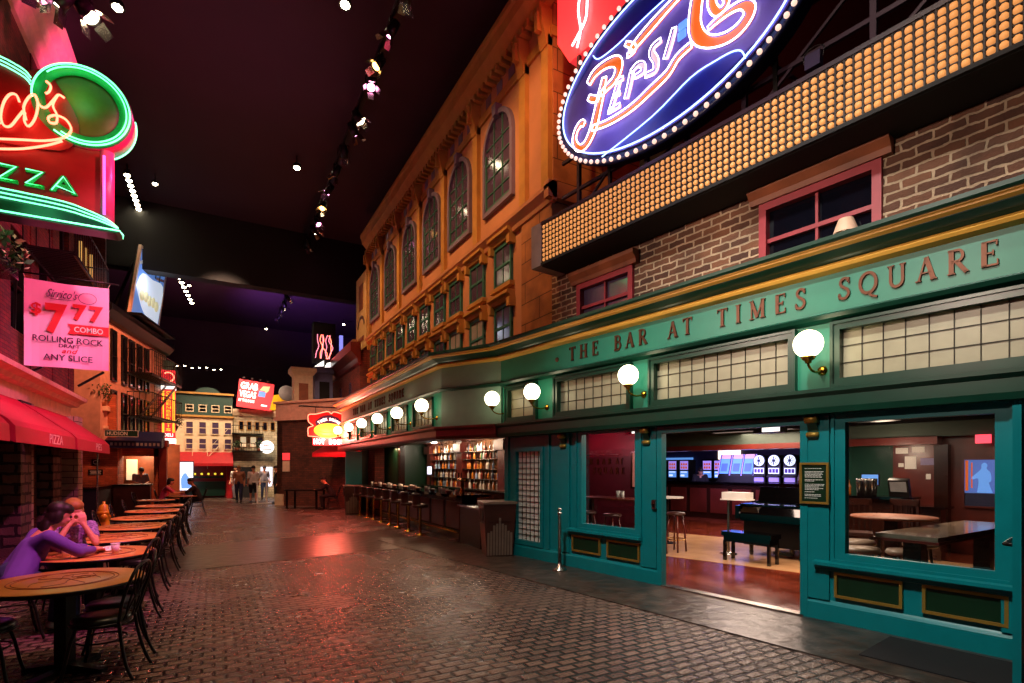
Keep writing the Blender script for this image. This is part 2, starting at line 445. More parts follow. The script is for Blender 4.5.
def tag(o, label=None, cat=None, group=None, kind=None):
    if label: o['label'] = label
    if cat: o['category'] = cat
    if group: o['group'] = group
    if kind: o['kind'] = kind
    return o

def thing(name, label, cat, M4=None, group=None):
    o = bpy.data.objects.new(name, None); COL.objects.link(o)
    o.empty_display_size = 0.2
    if M4 is not None: o.matrix_world = M4
    return tag(o, label, cat, group)

def kids(o):
    return [c for c in ALLOBJ.get(o.name, [])]

ALLOBJ = {}
def register(root):
    """remember the tree below a thing so it can be copied"""
    names = {}
    for o in bpy.data.objects:
        if o.parent is not None:
            names.setdefault(o.parent.name, []).append(o)
    def rec(o):
        ALLOBJ[o.name] = names.get(o.name, [])
        for c in ALLOBJ[o.name]: rec(c)
    rec(root)

def dup(root, M4, label=None, group=None, mats=None):
    if root.name not in ALLOBJ: register(root)
    r = root.copy(); COL.objects.link(r); r.matrix_world = M4
    if label: r['label'] = label
    if group: r['group'] = group
    def rec(src, dst):
        for ch in ALLOBJ.get(src.name, []):
            c = ch.copy(); COL.objects.link(c); c.parent = dst
            rec(ch, c)
    rec(root, r)
    return r

def XF(x, y, z=0.0, rz=0.0, s=1.0):
    return Matrix.Translation((x, y, z)) @ Matrix.Rotation(radians(rz), 4, 'Z') @ Matrix.Scale(s, 4)

# frames: local x runs to the right when you face the facade, local y runs into the building
AO = (5.01281746, 9.17818994); AANG = -81.4277
def FA(s=0, n=0, z=0, r=0, k=1.0):
    return XF(AO[0], AO[1], 0, AANG) @ XF(s, n, z, r, k)
def FB(y=0, n=0, z=0, r=0):          # right-hand side of the far street; n is world X
    return XF(0, 0, 0, -90) @ XF(-y, n, z, r)
def FL(y=0, n=0, z=0, r=0):          # left-hand side; n is minus world X
    return XF(0, 0, 0, 90) @ XF(y, n, z, r)
def FE(x=0, y=0, z=0, r=0):
    return XF(x, y, z, r)

# lettering in the built-in font, fitted to a box; faces local -y
_tc = {}
def text_mesh(body, x0, x1, z0, z1, y, depth=0.004, bold=0.0, slant=0.0):
    key = (body, bold)
    if key not in _tc:
        cu = bpy.data.curves.new('t', 'FONT'); cu.body = body; cu.size = 1; cu.offset = bold; cu.resolution_u = 3
        cu.align_x = 'LEFT'; cu.space_line = 0.9
        ob = bpy.data.objects.new('t', cu); COL.objects.link(ob)
        dg = bpy.context.evaluated_depsgraph_get(); dg.update()
        me = bpy.data.meshes.new_from_object(ob.evaluated_get(dg))
        vs = [tuple(v.co) for v in me.vertices]; fs = [tuple(p.vertices) for p in me.polygons]
        bpy.data.objects.remove(ob); bpy.data.curves.remove(cu); bpy.data.meshes.remove(me)
        _tc[key] = (vs, fs)
    vs, fs = _tc[key]
    xs = [v[0] for v in vs]; ys = [v[1] for v in vs]
    ax, bx, ay, by = min(xs), max(xs), min(ys), max(ys)
    g = G(); out = []
    for v in vs:
        u = (v[0] - ax) / (bx - ax); t = (v[1] - ay) / (by - ay)
        out.append((x0 + u * (x1 - x0) + slant * t, t * (z1 - z0) + z0))
    n = len(out)
    V = [(p[0], y - depth, p[1]) for p in out]
    F = list(fs)
    g.add(V, F)
    # side walls from boundary edges
    from collections import Counter
    ec = Counter()
    for f in fs:
        for i in range(len(f)):
            ec[tuple(sorted((f[i], f[(i + 1) % len(f)])))] += 1
    V2 = [(p[0], y - depth, p[1]) for p in out] + [(p[0], y, p[1]) for p in out]
    g.add(V2, [(a, b, b + n, a + n) for (a, b), c in ec.items() if c == 1])
    return g

def arc(cx, cz, rx, rz, a0, a1, n=12):
    return [(cx + rx * cos(radians(a0 + (a1 - a0) * i / n)), cz + rz * sin(radians(a0 + (a1 - a0) * i / n))) for i in range(n + 1)]

# serif capitals drawn as strokes: list of (points, widths); unit height, returns advance width
TK, TH = 0.17, 0.07
def _serif(x, z, w_=0.26): return ([(x - w_ / 2, z), (x + w_ / 2, z)], 0.05)
SER = {
 'T': (0.78, [([(0.39, 0), (0.39, 1)], TK), ([(0.02, 0.965), (0.76, 0.965)], TH), ([(0.04, 1.0), (0.04, 0.8)], 0.05), ([(0.74, 1.0), (0.74, 0.8)], 0.05), _serif(0.39, 0.025, 0.36)]),
 'H': (0.9, [([(0.17, 0), (0.17, 1)], TK), ([(0.73, 0), (0.73, 1)], TK), ([(0.17, 0.52), (0.73, 0.52)], TH)] + [_serif(x, z, 0.34) for x in (0.17, 0.73) for z in (0.025, 0.975)]),
 'E': (0.72, [([(0.19, 0), (0.19, 1)], TK), ([(0.1, 0.965), (0.66, 0.965)], TH), ([(0.1, 0.035), (0.68, 0.035)], TH), ([(0.19, 0.52), (0.52, 0.52)], TH), ([(0.65, 1), (0.65, 0.78)], 0.05), ([(0.68, 0), (0.68, 0.24)], 0.05), ([(0.52, 0.42), (0.52, 0.62)], 0.05)]),
 'B': (0.76, [([(0.19, 0), (0.19, 1)], TK), ([(0.05, 0.965), (0.4, 0.965)] + arc(0.4, 0.75, 0.2, 0.215, 90, -90, 8) + [(0.19, 0.535)], 0.1), ([(0.4, 0.535)] + arc(0.42, 0.285, 0.25, 0.25, 90, -90, 8) + [(0.05, 0.035)], 0.11)]),
 'A': (0.92, [([(0.46, 0.99), (0.78, 0)], TK), ([(0.46, 0.99), (0.14, 0)], TH), ([(0.24, 0.34), (0.66, 0.34)], 0.06), _serif(0.14, 0.025, 0.26), _serif(0.78, 0.025, 0.3)]),
 'R': (0.86, [([(0.19, 0), (0.19, 1)], TK), ([(0.05, 0.965), (0.42, 0.965)] + arc(0.42, 0.735, 0.22, 0.23, 90, -90, 8) + [(0.19, 0.505)], 0.1), ([(0.4, 0.5), (0.78, 0)], 0.15), _serif(0.19, 0.025, 0.32), _serif(0.78, 0.025, 0.18)]),
 'I': (0.42, [([(0.21, 0), (0.21, 1)], TK), _serif(0.21, 0.025, 0.36), _serif(0.21, 0.975, 0.36)]),
 'M': (1.1, [([(0.17, 0), (0.17, 1)], TH), ([(0.17, 1), (0.54, 0.08)], TK), ([(0.54, 0.08), (0.9, 1)], TH), ([(0.9, 0), (0.9, 1)], TK), _serif(0.17, 0.025, 0.28), _serif(0.9, 0.025, 0.34), _serif(0.14, 0.975, 0.24), _serif(0.94, 0.975, 0.26)]),
 'S': (0.66, [(smooth([(0.56, 0.8), (0.46, 0.95), (0.3, 0.97), (0.15, 0.86), (0.16, 0.68), (0.33, 0.54), (0.5, 0.42), (0.56, 0.25), (0.45, 0.07), (0.28, 0.03), (0.12, 0.1), (0.07, 0.24)], 3), 0.12), ([(0.57, 0.98), (0.57, 0.72)], 0.05), ([(0.07, 0.02), (0.07, 0.3)], 0.05)]),
 'Q': (0.98, [(arc(0.48, 0.5, 0.39, 0.46, 0, 360, 24), 0.13), ([(0.48, 0.06), (0.66, -0.12), (0.92, -0.2)], 0.1)]),
 'U': (0.88, [([(0.18, 1), (0.18, 0.34)] + arc(0.45, 0.32, 0.27, 0.28, 180, 360, 10) + [(0.72, 0.34), (0.72, 1)], 0.12), _serif(0.18, 0.975, 0.32), _serif(0.72, 0.975, 0.28)]),
}
def serif_word(parent, word, x0, x1, z0, h, y, material, nm_='letter', dep=0.02):
    tot = sum(SER[c][0] for c in word); gap = (x1 - x0 - tot * h * 0.82) / max(1, len(word) - 1)
    x = x0
    for c in word:
        adv, st = SER[c]
        g = G()
        for pts, w_ in st:
            P = [(x + p[0] * h * 0.82, z0 + p[1] * h) for p in pts]
            g.ribbon(P, [w_ * h] * len(P), y - dep, y)
        put(nm_, g, material, parent)
        x += adv * h * 0.82 + gap

# ================================================================== THE SETTING
def struct(name, g, material, M4=None): return put(name, g, material, None, kind='structure', M4=M4)
struct('floor', G().box(-9, 6.2, -4, 40, -0.1, 0), 'cobble')
struct('trim_6', G().slab([(-4.2, 9.6), (1.95, 10.55), (4.1, 10.9), (4.1, 14.0), (1.0, 13.6), (-4.2, 12.4)], 0.0, 0.006), 'concrete')
# smoother band of worn concrete in front of the pub, in its frame
struct('trim_1', G().box(-3.2, 10.5, -1.25, -0.005, 0.0, 0.012), 'concrete', FA())
struct('ceiling', G().box(-12, 12, -4, 46, 12.2, 12.4), 'ceiling')
struct('wall_far', G().box(-12, 14, 44, 44.2, 0, 12.4), 'ceiling')
struct('wall_left', G().box(-10.2, -10, -4, 44, 0, 12.4), 'ceiling')
struct('trim_2', G().box(-10, 9.8, 25.3, 25.9, 9.5, 12.2), 'black_matte')       # deep beam across the hall

# ================================================================== PUB STOREFRONT (teal)
pub = thing('pub_storefront', 'long teal pub front with green fascia, leaded transoms and gilt lettering', 'storefront', FA())
T = lambda name, g, m_, **k: put(name, g, m_, pub, **k)
# lower wall round the openings
g = G()
for a in [(0.0, 0.38, 0, 2.35), (0.38, 1.08, 0, 0.32), (0.38, 1.08, 1.99, 2.35), (1.08, 2.14, 0, 2.35), (2.14, 3.24, 0, 0.68), (2.14, 3.24, 2.24, 2.35),
          (3.24, 3.72, 0, 2.35), (3.72, 5.6, 2.18, 2.35), (5.6, 6.06, 0, 2.35), (6.06, 7.26, 0, 0.68), (6.06, 7.26, 2.18, 2.35), (7.26, 7.42, 0, 2.35), (7.42, 8.5, 2.18, 2.35), (8.5, 10.4, 0, 2.35)]:
    g.box(a[0], a[1], 0, 0.07, a[2], a[3])
T('wall_panel', g, 'teal')
for a, b in ((0.0, 3.72), (5.64, 7.40), (8.52, 10.4)):
    g = G().prof([(-0.035, 0), (0, 0), (0, 0.235), (-0.012, 0.22), (-0.035, 0.195)], a, b)
    T('skirting', g, 'teal')
for x0, x1 in ((0.02, 0.14), (1.27, 1.33), (1.6, 1.84), (3.34, 3.62), (5.62, 5.9), (7.3, 7.42)):
    T('pilaster', G().box(x0, x1, -0.03, 0, 0.24, 2.35), 'teal')
g = G().frame(3.64, 5.68, -0.2, 2.26, 0.08, -0.04, 0.0)
T('door_surround', g, 'teal')
# lattice light panel
g = G().frame(0.3, 1.16, 0.24, 2.07, 0.08, -0.03, 0.02)
fr = T('lattice_frame', g, 'teal')
put('lattice_panel', G().box(0.38, 1.08, 0.045, 0.06, 0.32, 1.99), M['white'], fr)
g = G()
for i in range(1, 6): g.box(0.38 + i * 0.117 - 0.004, 0.38 + i * 0.117 + 0.004, 0.03, 0.044, 0.32, 1.99)
for i in range(1, 16): g.box(0.38, 1.08, 0.03, 0.044, 0.32 + i * 0.1045 - 0.004, 0.32 + i * 0.1045 + 0.004)
put('lattice_bars', g, 'lead', fr)
# the two picture windows
def picture_window(x0, x1, z0, z1):
    g = G().frame(x0 - 0.1, x1 + 0.1, z0 - 0.02, z1 + 0.1, 0.1, -0.035, 0.03).frame(x0 - 0.13, x1 + 0.13, z0 - 0.02, z1 + 0.12, 0.03, -0.055, 0)
    f = T('window_frame', g, 'teal')
    put('window_pane', G().box(x0 - 0.01, x1 + 0.01, 0.05, 0.06, z0 - 0.01, z1 + 0.01), 'pane', f)
    put('window_sill', G().prof([(-0.11, 0.66), (0.02, 0.68), (0.02, 0.55), (-0.05, 0.57), (-0.05, 0.615), (-0.11, 0.625)], x0 - 0.3, x1 + 0.14), 'teal', f)
picture_window(2.14, 3.24, 0.69, 2.24)
picture_window(6.06, 7.26, 0.69, 2.18)
for x0, x1 in ((1.90, 2.54), (2.68, 3.32), (5.95, 6.57), (6.73, 7.35)):
    f = T('kick_panel', G().box(x0 + 0.03, x1 - 0.03, -0.015, 0, 0.31, 0.54), 'green_panel')
    put('gilt_moulding', G().frame(x0, x1, 0.285, 0.56, 0.028, -0.035, 0), 'gold_old', f)
# scroll brackets under the lintel
def bracket(x, z=2.0):
    g = G()
    pr = [(0, 0.0), (-0.03, 0.0), (-0.06, 0.03), (-0.05, 0.07), (-0.035, 0.1), (-0.06, 0.15), (-0.1, 0.2), (-0.12, 0.24), (-0.11, 0.28), (0, 0.28)]
    g.prof([(p[0], z + p[1]) for p in pr], x - 0.05, x + 0.05)
    g.lathe([(0.035, x - 0.06), (0.035, x + 0.06)], 0, 0, 10, axis='x')
    b = T('bracket', G().prof([(p[0], z + p[1]) for p in pr], x - 0.05, x + 0.05), 'green_dark')
    put('scrolls', G().lathe([(0.0, x - 0.062), (0.03, x - 0.062), (0.03, x + 0.062), (0, x + 0.062)], -0.045, z + 0.06, 10, axis='x').lathe([(0, x - 0.064), (0.045, x - 0.064), (0.045, x + 0.064), (0, x + 0.064)], -0.08, z + 0.23, 10, axis='x'), 'gold_old', b)
for x in (1.71, 3.46, 5.74): bracket(x)
# lintel band (dark), flat above it, transom zone, fascia, cornice
X1 = 10.4
T('lintel', G().prof([(0, 2.28), (-0.2, 2.28), (-0.22, 2.34), (-0.22, 2.46), (-0.26, 2.5), (-0.26, 2.54), (0, 2.56)], -0.1, X1), 'green_dark')
tr = [(0.2, 0.98, 2), (1.6, 3.14, 8), (3.62, 5.5, 10), (6.02, 8.3, 12), (8.7, 10.3, 8)]
g = G(); xs = 0.0
for x0, x1, n in tr:
    g.box(xs, x0, -0.05, 0.16, 2.54, 3.33); g.box(x0, x1, -0.05, 0.16, 2.54, 2.64); g.box(x0, x1, -0.05, 0.16, 3.18, 3.33); xs = x1
g.box(xs, X1, -0.05, 0.16, 2.54, 3.33)
T('transom_wall', g, 'teal_light')
for x0, x1, n in tr:
    f = T('transom_frame', G().frame(x0 - 0.05, x1 + 0.05, 2.59, 3.23, 0.06, -0.1, -0.02).frame(x0 - 0.08, x1 + 0.08, 2.56, 3.26, 0.03, -0.12, -0.05), 'green_dark')
    put('leaded_glass', G().box(x0, x1, 0.0, 0.015, 2.64, 3.18), 'frosted', f)
    g = G()
    for i in range(1, n): g.box(x0 + i * (x1 - x0) / n - 0.004, x0 + i * (x1 - x0) / n + 0.004, -0.012, 0.0, 2.64, 3.18)
    for i in range(1, 3): g.box(x0, x1, -0.012, 0.0, 2.64 + i * 0.18 - 0.004, 2.64 + i * 0.18 + 0.004)
    put('lead_cames', g, 'lead', f)
T('fascia_moulding', G().prof([(-0.05, 3.27), (-0.14, 3.30), (-0.16, 3.34), (-0.1, 3.37), (0, 3.37)], 0.0, X1), 'green_dark')
T('fascia', G().box(-0.02, X1, -0.1, 0.16, 3.36, 3.80), 'teal_light')
T('gilt_band', G().prof([(-0.1, 3.78), (-0.19, 3.80), (-0.21, 3.83), (-0.19, 3.865), (0, 3.865)], -0.05, X1), 'gold')
T('cove', G().prof([(0, 3.86), (-0.17, 3.86), (-0.22, 3.90), (-0.32, 3.95), (-0.32, 3.97), (0, 3.97)], -0.08, X1), 'green_dark')
T('gilt_cornice', G().prof([(0, 3.96), (-0.33, 3.955), (-0.37, 3.975), (-0.37, 3.99), (-0.39, 4.0), (-0.39, 4.015), (0, 4.02)], -0.12, X1), 'gold')
T('cornice_cap', G().prof([(0.3, 4.01), (-0.41, 4.01), (-0.43, 4.03), (-0.43, 4.07), (0.3, 4.10)], -0.14, X1), 'green_dark')
for word, x0, x1 in (('THE', 1.93, 2.58), ('BAR', 2.91, 3.53), ('AT', 3.87, 4.26), ('TIMES', 4.62, 5.70), ('SQUARE', 6.02, 7.30)):
    serif_word(pub, word, x0, x1, 3.475, 0.225, -0.103, 'bronze')
T('rosette', G().lathe([(0, -0.125), (0.03, -0.125), (0.04, -0.1)], 1.62, 3.55, 12, axis='y'), 'bronze')
# framed notice, card reader
nt_ = thing('framed_notice', 'green notice board in gilt frame right of the pub doorway', 'notice board', FA(5.757, -0.03, 1.29))
put('board', G().box(-0.13, 0.13, -0.02, 0, 0.02, 0.44), 'green_panel', nt_)
put('gilt_frame', G().frame(-0.152, 0.152, 0, 0.46, 0.025, -0.035, 0), 'gold_old', nt_)
g = G()
for i, (z, w_) in enumerate([(0.39, .17), (0.355, .19), (0.34, .185), (0.325, .19), (0.31, .16), (0.295, .15), (0.265, .17), (0.25, .08), (0.215, .19), (0.2, .18), (0.185, .15), (0.17, .19), (0.155, .13), (0.13, .08), (0.1, .16), (0.085, .17), (0.06, .12)]):
    random.seed(i); x = -0.1
    while x < -0.1 + w_:
        l = random.uniform(0.008, 0.03); g.box(x, x + l, -0.0225, -0.02, z, z + 0.006); x += l + 0.005
put('small_print', g, 'paper', nt_)
rd = thing('card_reader', 'small grey card reader on the teal door post', 'card reader', FA(3.6, -0.03, 1.1))
put('housing', G().box(-0.035, 0.035, -0.035, 0, 0, 0.13), 'steel', rd)
put('keypad', G().box(-0.022, 0.022, -0.04, -0.035, 0.02, 0.08), 'black', rd)
# open door leaf at the right edge
dl = thing('door_leaf', 'teal door leaf folded open at the pub front corner, with black push bar', 'door', FA(7.5, -0.0, 0.0))
put('leaf', G().box(0, 0.05, -0.86, -0.01, 0.02, 2.17), 'teal', dl)
put('leaf_moulding', G().box(-0.012, 0, -0.78, -0.1, 0.15, 0.2).box(-0.012, 0, -0.78, -0.1, 0.55, 0.6).box(-0.012, 0, -0.78, -0.72, 0.2, 0.55).box(-0.012, 0, -0.16, -0.1, 0.2, 0.55), 'teal', dl)
put('push_bar', G().tube([(-0.005, -0.1, 1.12), (-0.05, -0.1, 1.12), (-0.06, -0.2, 1.12), (-0.06, -0.75, 1.1), (-0.005, -0.78, 1.1)], 0.016, 8), 'black', dl)
for z in (0.3, 0.62, 0.9, 1.9): put('hinge', G().cyl(-0.012, -0.005, z, z + 0.09, 0.009, n=8), 'brass', dl)
struct('trim_3', G().box(6.5, 8.4, -0.95, -0.14, 0.012, 0.022), 'mat_floor', FA())

# ------------------------------------------------------------------ corner and far run of the fascia over the open bar
FX = 4.2
jA = FA(0.0, -0.1).translation; jx, jy = jA.x, jA.y                      # where the near fascia ends
bar_f = thing('bar_canopy', 'green and gold canopy fascia over the open street bar with stools', 'canopy', XF(0, 0, 0))
K = lambda name, g, m_, **k: put(name, g, m_, bar_f, **k)
YN, YF = 10.5, 20.6
def run(prof, y0, y1, m_, name):     # profile (outward offset, z) along the far run and round the corner
    def sweep(path):
        vs = []; fs = []; n = len(prof)
        for (px, py, nx, ny) in path:
            for (o, z) in prof: vs.append((px + nx * o, py + ny * o, z))
        for i in range(len(path) - 1):
            for k in range(n):
                kk = (k + 1) % n
                fs.append((i * n + k, i * n + kk, (i + 1) * n + kk, (i + 1) * n + k))
        fs.append(tuple(range(n))); fs.append(tuple(range(len(path) * n - 1, (len(path) - 1) * n - 1, -1)))
        return G().add(vs, fs)
    an = Vector((-.989, -.149)); cd = Vector((FX - jx, YN - jy)).normalized(); cn = Vector((-cd.y, cd.x))
    if cn.x > 0: cn = -cn
    m1 = (an + cn).normalized(); m1 = m1 / m1.dot(cn); bn = Vector((-1, 0)); m2 = (cn + bn).normalized(); m2 = m2 / m2.dot(bn)
    return K(name, sweep([(jx, jy, m1.x, m1.y), (FX, YN, m2.x, m2.y), (FX, y1, -1, 0)]), m_)
run([(-0.3, 2.28), (0.12, 2.28), (0.14, 2.34), (0.14, 2.46), (0.18, 2.5), (0.18, 2.54), (-0.3, 2.56)], 0, YF, 'red_wood', 'lintel')
run([(-0.25, 3.36), (0.0, 3.36), (0.0, 3.80), (-0.25, 3.80)], 0, YF, 'teal_grey', 'fascia')
run([(-0.2, 3.27), (0.04, 3.30), (0.06, 3.34), (0.0, 3.37), (-0.2, 3.37)], 0, YF, 'green_dark', 'fascia_moulding')
run([(-0.2, 3.78), (0.09, 3.80), (0.11, 3.83), (0.09, 3.865), (-0.2, 3.865)], 0, YF, 'gold', 'gilt_band')
run([(-0.2, 3.86), (0.07, 3.86), (0.12, 3.90), (0.22, 3.95), (0.22, 3.97), (-0.2, 3.97)], 0, YF, 'green_dark', 'cove')
run([(-0.2, 3.96), (0.23, 3.955), (0.27, 3.975), (0.27, 3.99), (0.29, 4.0), (0.29, 4.015), (-0.2, 4.02)], 0, YF, 'gold', 'gilt_cornice')
run([(-1.5, 4.01), (0.31, 4.01), (0.33, 4.03), (0.33, 4.07), (-1.5, 4.10)], 0, YF, 'green_dark', 'cornice_cap')
cdir = Vector((FX - jx, YN - jy)); cang = math.degrees(math.atan2(-cdir.y, -cdir.x))
K('corner_panel', G(XF(FX, YN, 0, cang)).box(0, cdir.length, 0.0, 0.2, 2.54, 3.37), 'teal_grey')
GY = [10.75, 12.5, 14.25, 16.0, 17.75, 19.5]
g = G(); ws_ = []
prev = YN
for i, y in enumerate(GY):
    g.box(FX + 0.0, FX + 0.2, prev if i == 0 else y - 0.2, y + 0.2, 2.54, 3.37)
    if i < len(GY) - 1: ws_.append((y + 0.2, GY[i + 1] - 0.2))
g.box(FX, FX + 0.2, GY[-1] + 0.2, YF, 2.54, 3.37)
for a, b in ws_:
    g.box(FX + 0.0, FX + 0.2, a, b, 2.54, 2.64); g.box(FX, FX + 0.2, a, b, 3.2, 3.37)
K('transom_wall', g, 'teal_light')
for a, b in ws_:
    f = K('transom_frame', G().box(FX - 0.04, FX, a, a + 0.05, 2.6, 3.24).box(FX - 0.04, FX, b - 0.05, b, 2.6, 3.24).box(FX - 0.04, FX, a, b, 3.19, 3.24).box(FX - 0.04, FX, a, b, 2.6, 2.65), 'green_dark')
    put('leaded_glass', G().box(FX + 0.04, FX + 0.055, a, b, 2.64, 3.2), 'frosted', f)
    g = G()
    for i in range(1, 6): g.box(FX + 0.028, FX + 0.04, a + (b - a) * i / 6 - 0.004, a + (b - a) * i / 6 + 0.004, 2.64, 3.2)
    for i in range(1, 3): g.box(FX + 0.028, FX + 0.04, a, b, 2.64 + i * 0.18, 2.65 + i * 0.18)
    put('lead_cames', g, 'lead', f)
tf = thing('fascia_lettering', 'bronze capital letters along the far run of the canopy fascia', 'lettering', FB(0, FX, 0))
x = -18.6
for word, l in (('THE', 0.66), ('BAR', 0.64), ('AT', 0.42), ('TIMES', 1.1), ('SQUARE', 1.3)):
    serif_word(tf, word, x, x + l, 3.475, 0.225, -0.003, 'bronze'); x += l + 0.36
K('soffit', G().slab([(FX + 0.02, YF), (FX + 0.02, YN), (jx, jy), (7.6, 13.3), (7.6, YF)], 2.56, 2.6), 'dark_wood')

# ------------------------------------------------------------------ globe lamps
gl = thing('globe_wall_lamp', 'x', 'wall lamp', XF(0, 0, 0), 'opal globe lamps on the pub fascia')
put('wall_plate', G().lathe([(0, -0.03), (0.03, -0.03), (0.05, -0.012), (0.055, 0)], 0, -0.17, 14, axis='y'), 'brass', gl)
put('arm', G().tube(smooth([(0, -0.02, -0.17), (0, -0.12, -0.2), (0, -0.24, -0.2), (0, -0.33, -0.16), (0, -0.35, -0.12)], 4), 0.014, 8), 'brass', gl)
put('gallery', G().lathe([(0, -0.13), (0.03, -0.13), (0.035, -0.105), (0.06, -0.09), (0.075, -0.06), (0.07, -0.06)], 0, -0.35, 16, sm=True), 'brass', gl)
put('globe', G().ball((0, -0.35, 0.075), 0.145, 24, 14), 'globe', gl)
register(gl)
gl.matrix_world = FA(0.12, -0.05, 2.93)
gl['label'] = 'glowing globe lamp on the pub corner, just left of the small transom window'
gla = [(1.3, 'glowing globe lamp between the small and second transom windows'), (3.42, 'glowing globe lamp under the word BAR, between two long transoms'), (5.84, 'largest glowing globe lamp, above the green notice by the doorway')]
for s_, lb in gla: dup(gl, FA(s_, -0.05, 2.93), lb)
lbs = ['nearest globe lamp on the far canopy run, beside the grey green corner', 'second globe lamp along the far canopy run from the corner', 'third globe lamp along the far canopy run from the corner', 'fourth globe lamp along the far canopy run from the corner', 'fifth globe lamp along the far canopy run from the corner', 'last globe lamp at the far canopy end beside the neon food sign']
for y, lb in zip(GY, lbs): dup(gl, FB(y, FX, 2.93), lb)

# ================================================================== BRICK UPPER STOREY OVER THE PUB
bk = thing('brick_storey', 'rough brown brick upper wall with red sash windows over the pub fascia', 'building', FA())
n0 = 0.25
W1 = (1.78, 3.0, 4.0, 4.85); W2 = (5.0, 6.32, 4.0, 4.98)
g = G()
g.box(1.1, W1[0], n0, n0 + 0.3, 4.0, 5.9); g.box(W1[0], W1[1], n0, n0 + 0.3, 4.85, 5.9); g.box(W1[1], W2[0], n0, n0 + 0.3, 4.0, 5.9)
g.box(W2[0], W2[1], n0, n0 + 0.3, 4.98, 5.9); g.box(W2[1], 10.4, n0, n0 + 0.3, 4.0, 5.9)
put('brick_wall', g, 'brick_brown', bk)
put('set_back_wall', G().box(0.9, 10.4, 2.6, 2.9, 5.9, 12.2).box(1.1, 10.4, 0.55, 2.9, 5.85, 5.9), 'black_matte', bk)
for x0, x1, z0, z1 in (W1, W2):
    f = put('sash_window', G().frame(x0, x1, z0, z1, 0.09, n0 - 0.05, n0 + 0.1), 'win_red', bk)
    xm = (x0 + x1) / 2; zm = z0 + (z1 - z0) * 0.52
    put('glazing_bar', G().box(xm - 0.015, xm + 0.015, n0, n0 + 0.05, z0 + 0.09, z1 - 0.09).box(x0 + 0.09, x1 - 0.09, n0 - 0.01, n0 + 0.06, zm - 0.025, zm + 0.025), 'win_red', f)
    put('glass', G().box(x0 + 0.05, x1 - 0.05, n0 + 0.05, n0 + 0.06, z0 + 0.05, z1 - 0.05), 'violet_glass' if x0 < 3 else 'dark_glass', f)
    hd = [(n0, z1), (n0 - 0.08, z1), (n0 - 0.1, z1 + 0.06), (n0 - 0.16, z1 + 0.14), (n0 - 0.16, z1 + 0.2), (n0, z1 + 0.22)]
    put('window_header', G().prof(hd, x0 - 0.1, x1 + 0.1), 'header_brown', bk)
ls = thing('table_lamp', 'cream lamp shade behind the upper red window, above the word SQUARE', 'lamp', FA(5.98, 0.305, 4.12))
put('lamp_shade', G().lathe([(0.13, 0.1), (0.075, 0.26)], 0, -0.06, 16).lathe([(0.126, 0.1), (0.072, 0.26)], 0, -0.06, 16), 'cream', ls)
put('lamp_base', G().lathe([(0, 0), (0.05, 0), (0.02, 0.03), (0.03, 0.07), (0.008, 0.1), (0.008, 0.2)], 0, -0.06, 12), 'brass', ls)
ls.matrix_world = FA(5.98, 0.27, 4.19)

# ================================================================== MARQUEE BULB BOX
mq = thing('bulb_marquee', 'long dark marquee box faced with rows of amber bulbs over the pub', 'marquee', FA(0, -0.35, 5.16))
MX0, MX1 = 1.27, 9.6
put('housing', G().box(MX0, MX1, 0.03, 0.6, 0, 0.70), 'black_matte', mq)
put('end_cap', G().box(MX0 - 0.02, MX0 + 0.24, -0.02, 0.6, -0.01, 0.72), mat('grey end cap paint', 'a8a4a0', 0.5), mq)
put('top_rail', G().box(MX0 + 0.22, MX1, -0.02, 0.05, 0.68, 0.73), M['sign_pink'] if False else mat('plum painted steel', '2c1420', 0.4), mq)
put('bottom_rail', G().box(MX0 + 0.22, MX1, -0.02, 0.05, -0.01, 0.03), 'black_matte', mq)
put('soffit_strip', G().box(MX0 + 0.2, MX1, 0.03, 0.6, -0.015, 0), 'black_matte', mq)
# partitions between the cells
px_, pz_ = 0.083, 0.0795
ncol = int((MX1 - 1.52) / px_)
g = G()
for i in range(ncol + 1): g.box(1.52 + i * px_ - 0.008, 1.52 + i * px_ + 0.008, -0.012, 0.03, 0.03, 0.68)
for j in range(9): g.box(1.52, 1.52 + ncol * px_, -0.008, 0.03, 0.035 + j * pz_ - 0.005, 0.035 + j * pz_ + 0.005)
put('cell_grid', g, mat('brown painted grid', '1c0c08', 0.6), mq)
bprof = [(0.028, 0.02), (0.0305, 0.0), (0.028, -0.012), (0.018, -0.022), (0.0001, -0.026)]
def square_bulb(g_, cx_, cz_, n_=12):
    vs_ = []; fs_ = []
    for (r_, h_) in bprof:
        for k_ in range(n_):
            a_ = 2 * pi * (k_ + 0.5) / n_; q_ = (abs(cos(a_)) ** 4 + abs(sin(a_)) ** 4) ** -0.25
            vs_.append((cx_ + r_ * q_ * cos(a_), h_, cz_ + r_ * q_ * sin(a_)))
    for i_ in range(len(bprof) - 1):
        for k_ in range(n_): fs_.append((i_ * n_ + k_, i_ * n_ + (k_ + 1) % n_, (i_ + 1) * n_ + (k_ + 1) % n_, (i_ + 1) * n_ + k_))
    return g_.add(vs_, fs_, True)
bme = square_bulb(G(), 0, 0).mesh('bulb'); bme.materials.append(E_['bulb'])
cells = [(1.52 + (i + 0.5) * px_, 0.035 + (j + 0.5) * pz_) for i in range(ncol) for j in range(8)]
# the hundred that show largest: nearest columns still inside the frame
near = [c for c in cells if 6.2 < c[0] <= 7.25]
near = sorted(near, key=lambda c: -c[0])[:100]
rest = G()
for c in cells:
    if c in near:
        o = bpy.data.objects.new('bulb', bme); COL.objects.link(o); o.parent = mq; o.location = (c[0], 0, c[1])
    else:
        square_bulb(rest, c[0], c[1], 8)
put('bulb_rows', rest, 'bulb', mq, kind='stuff')

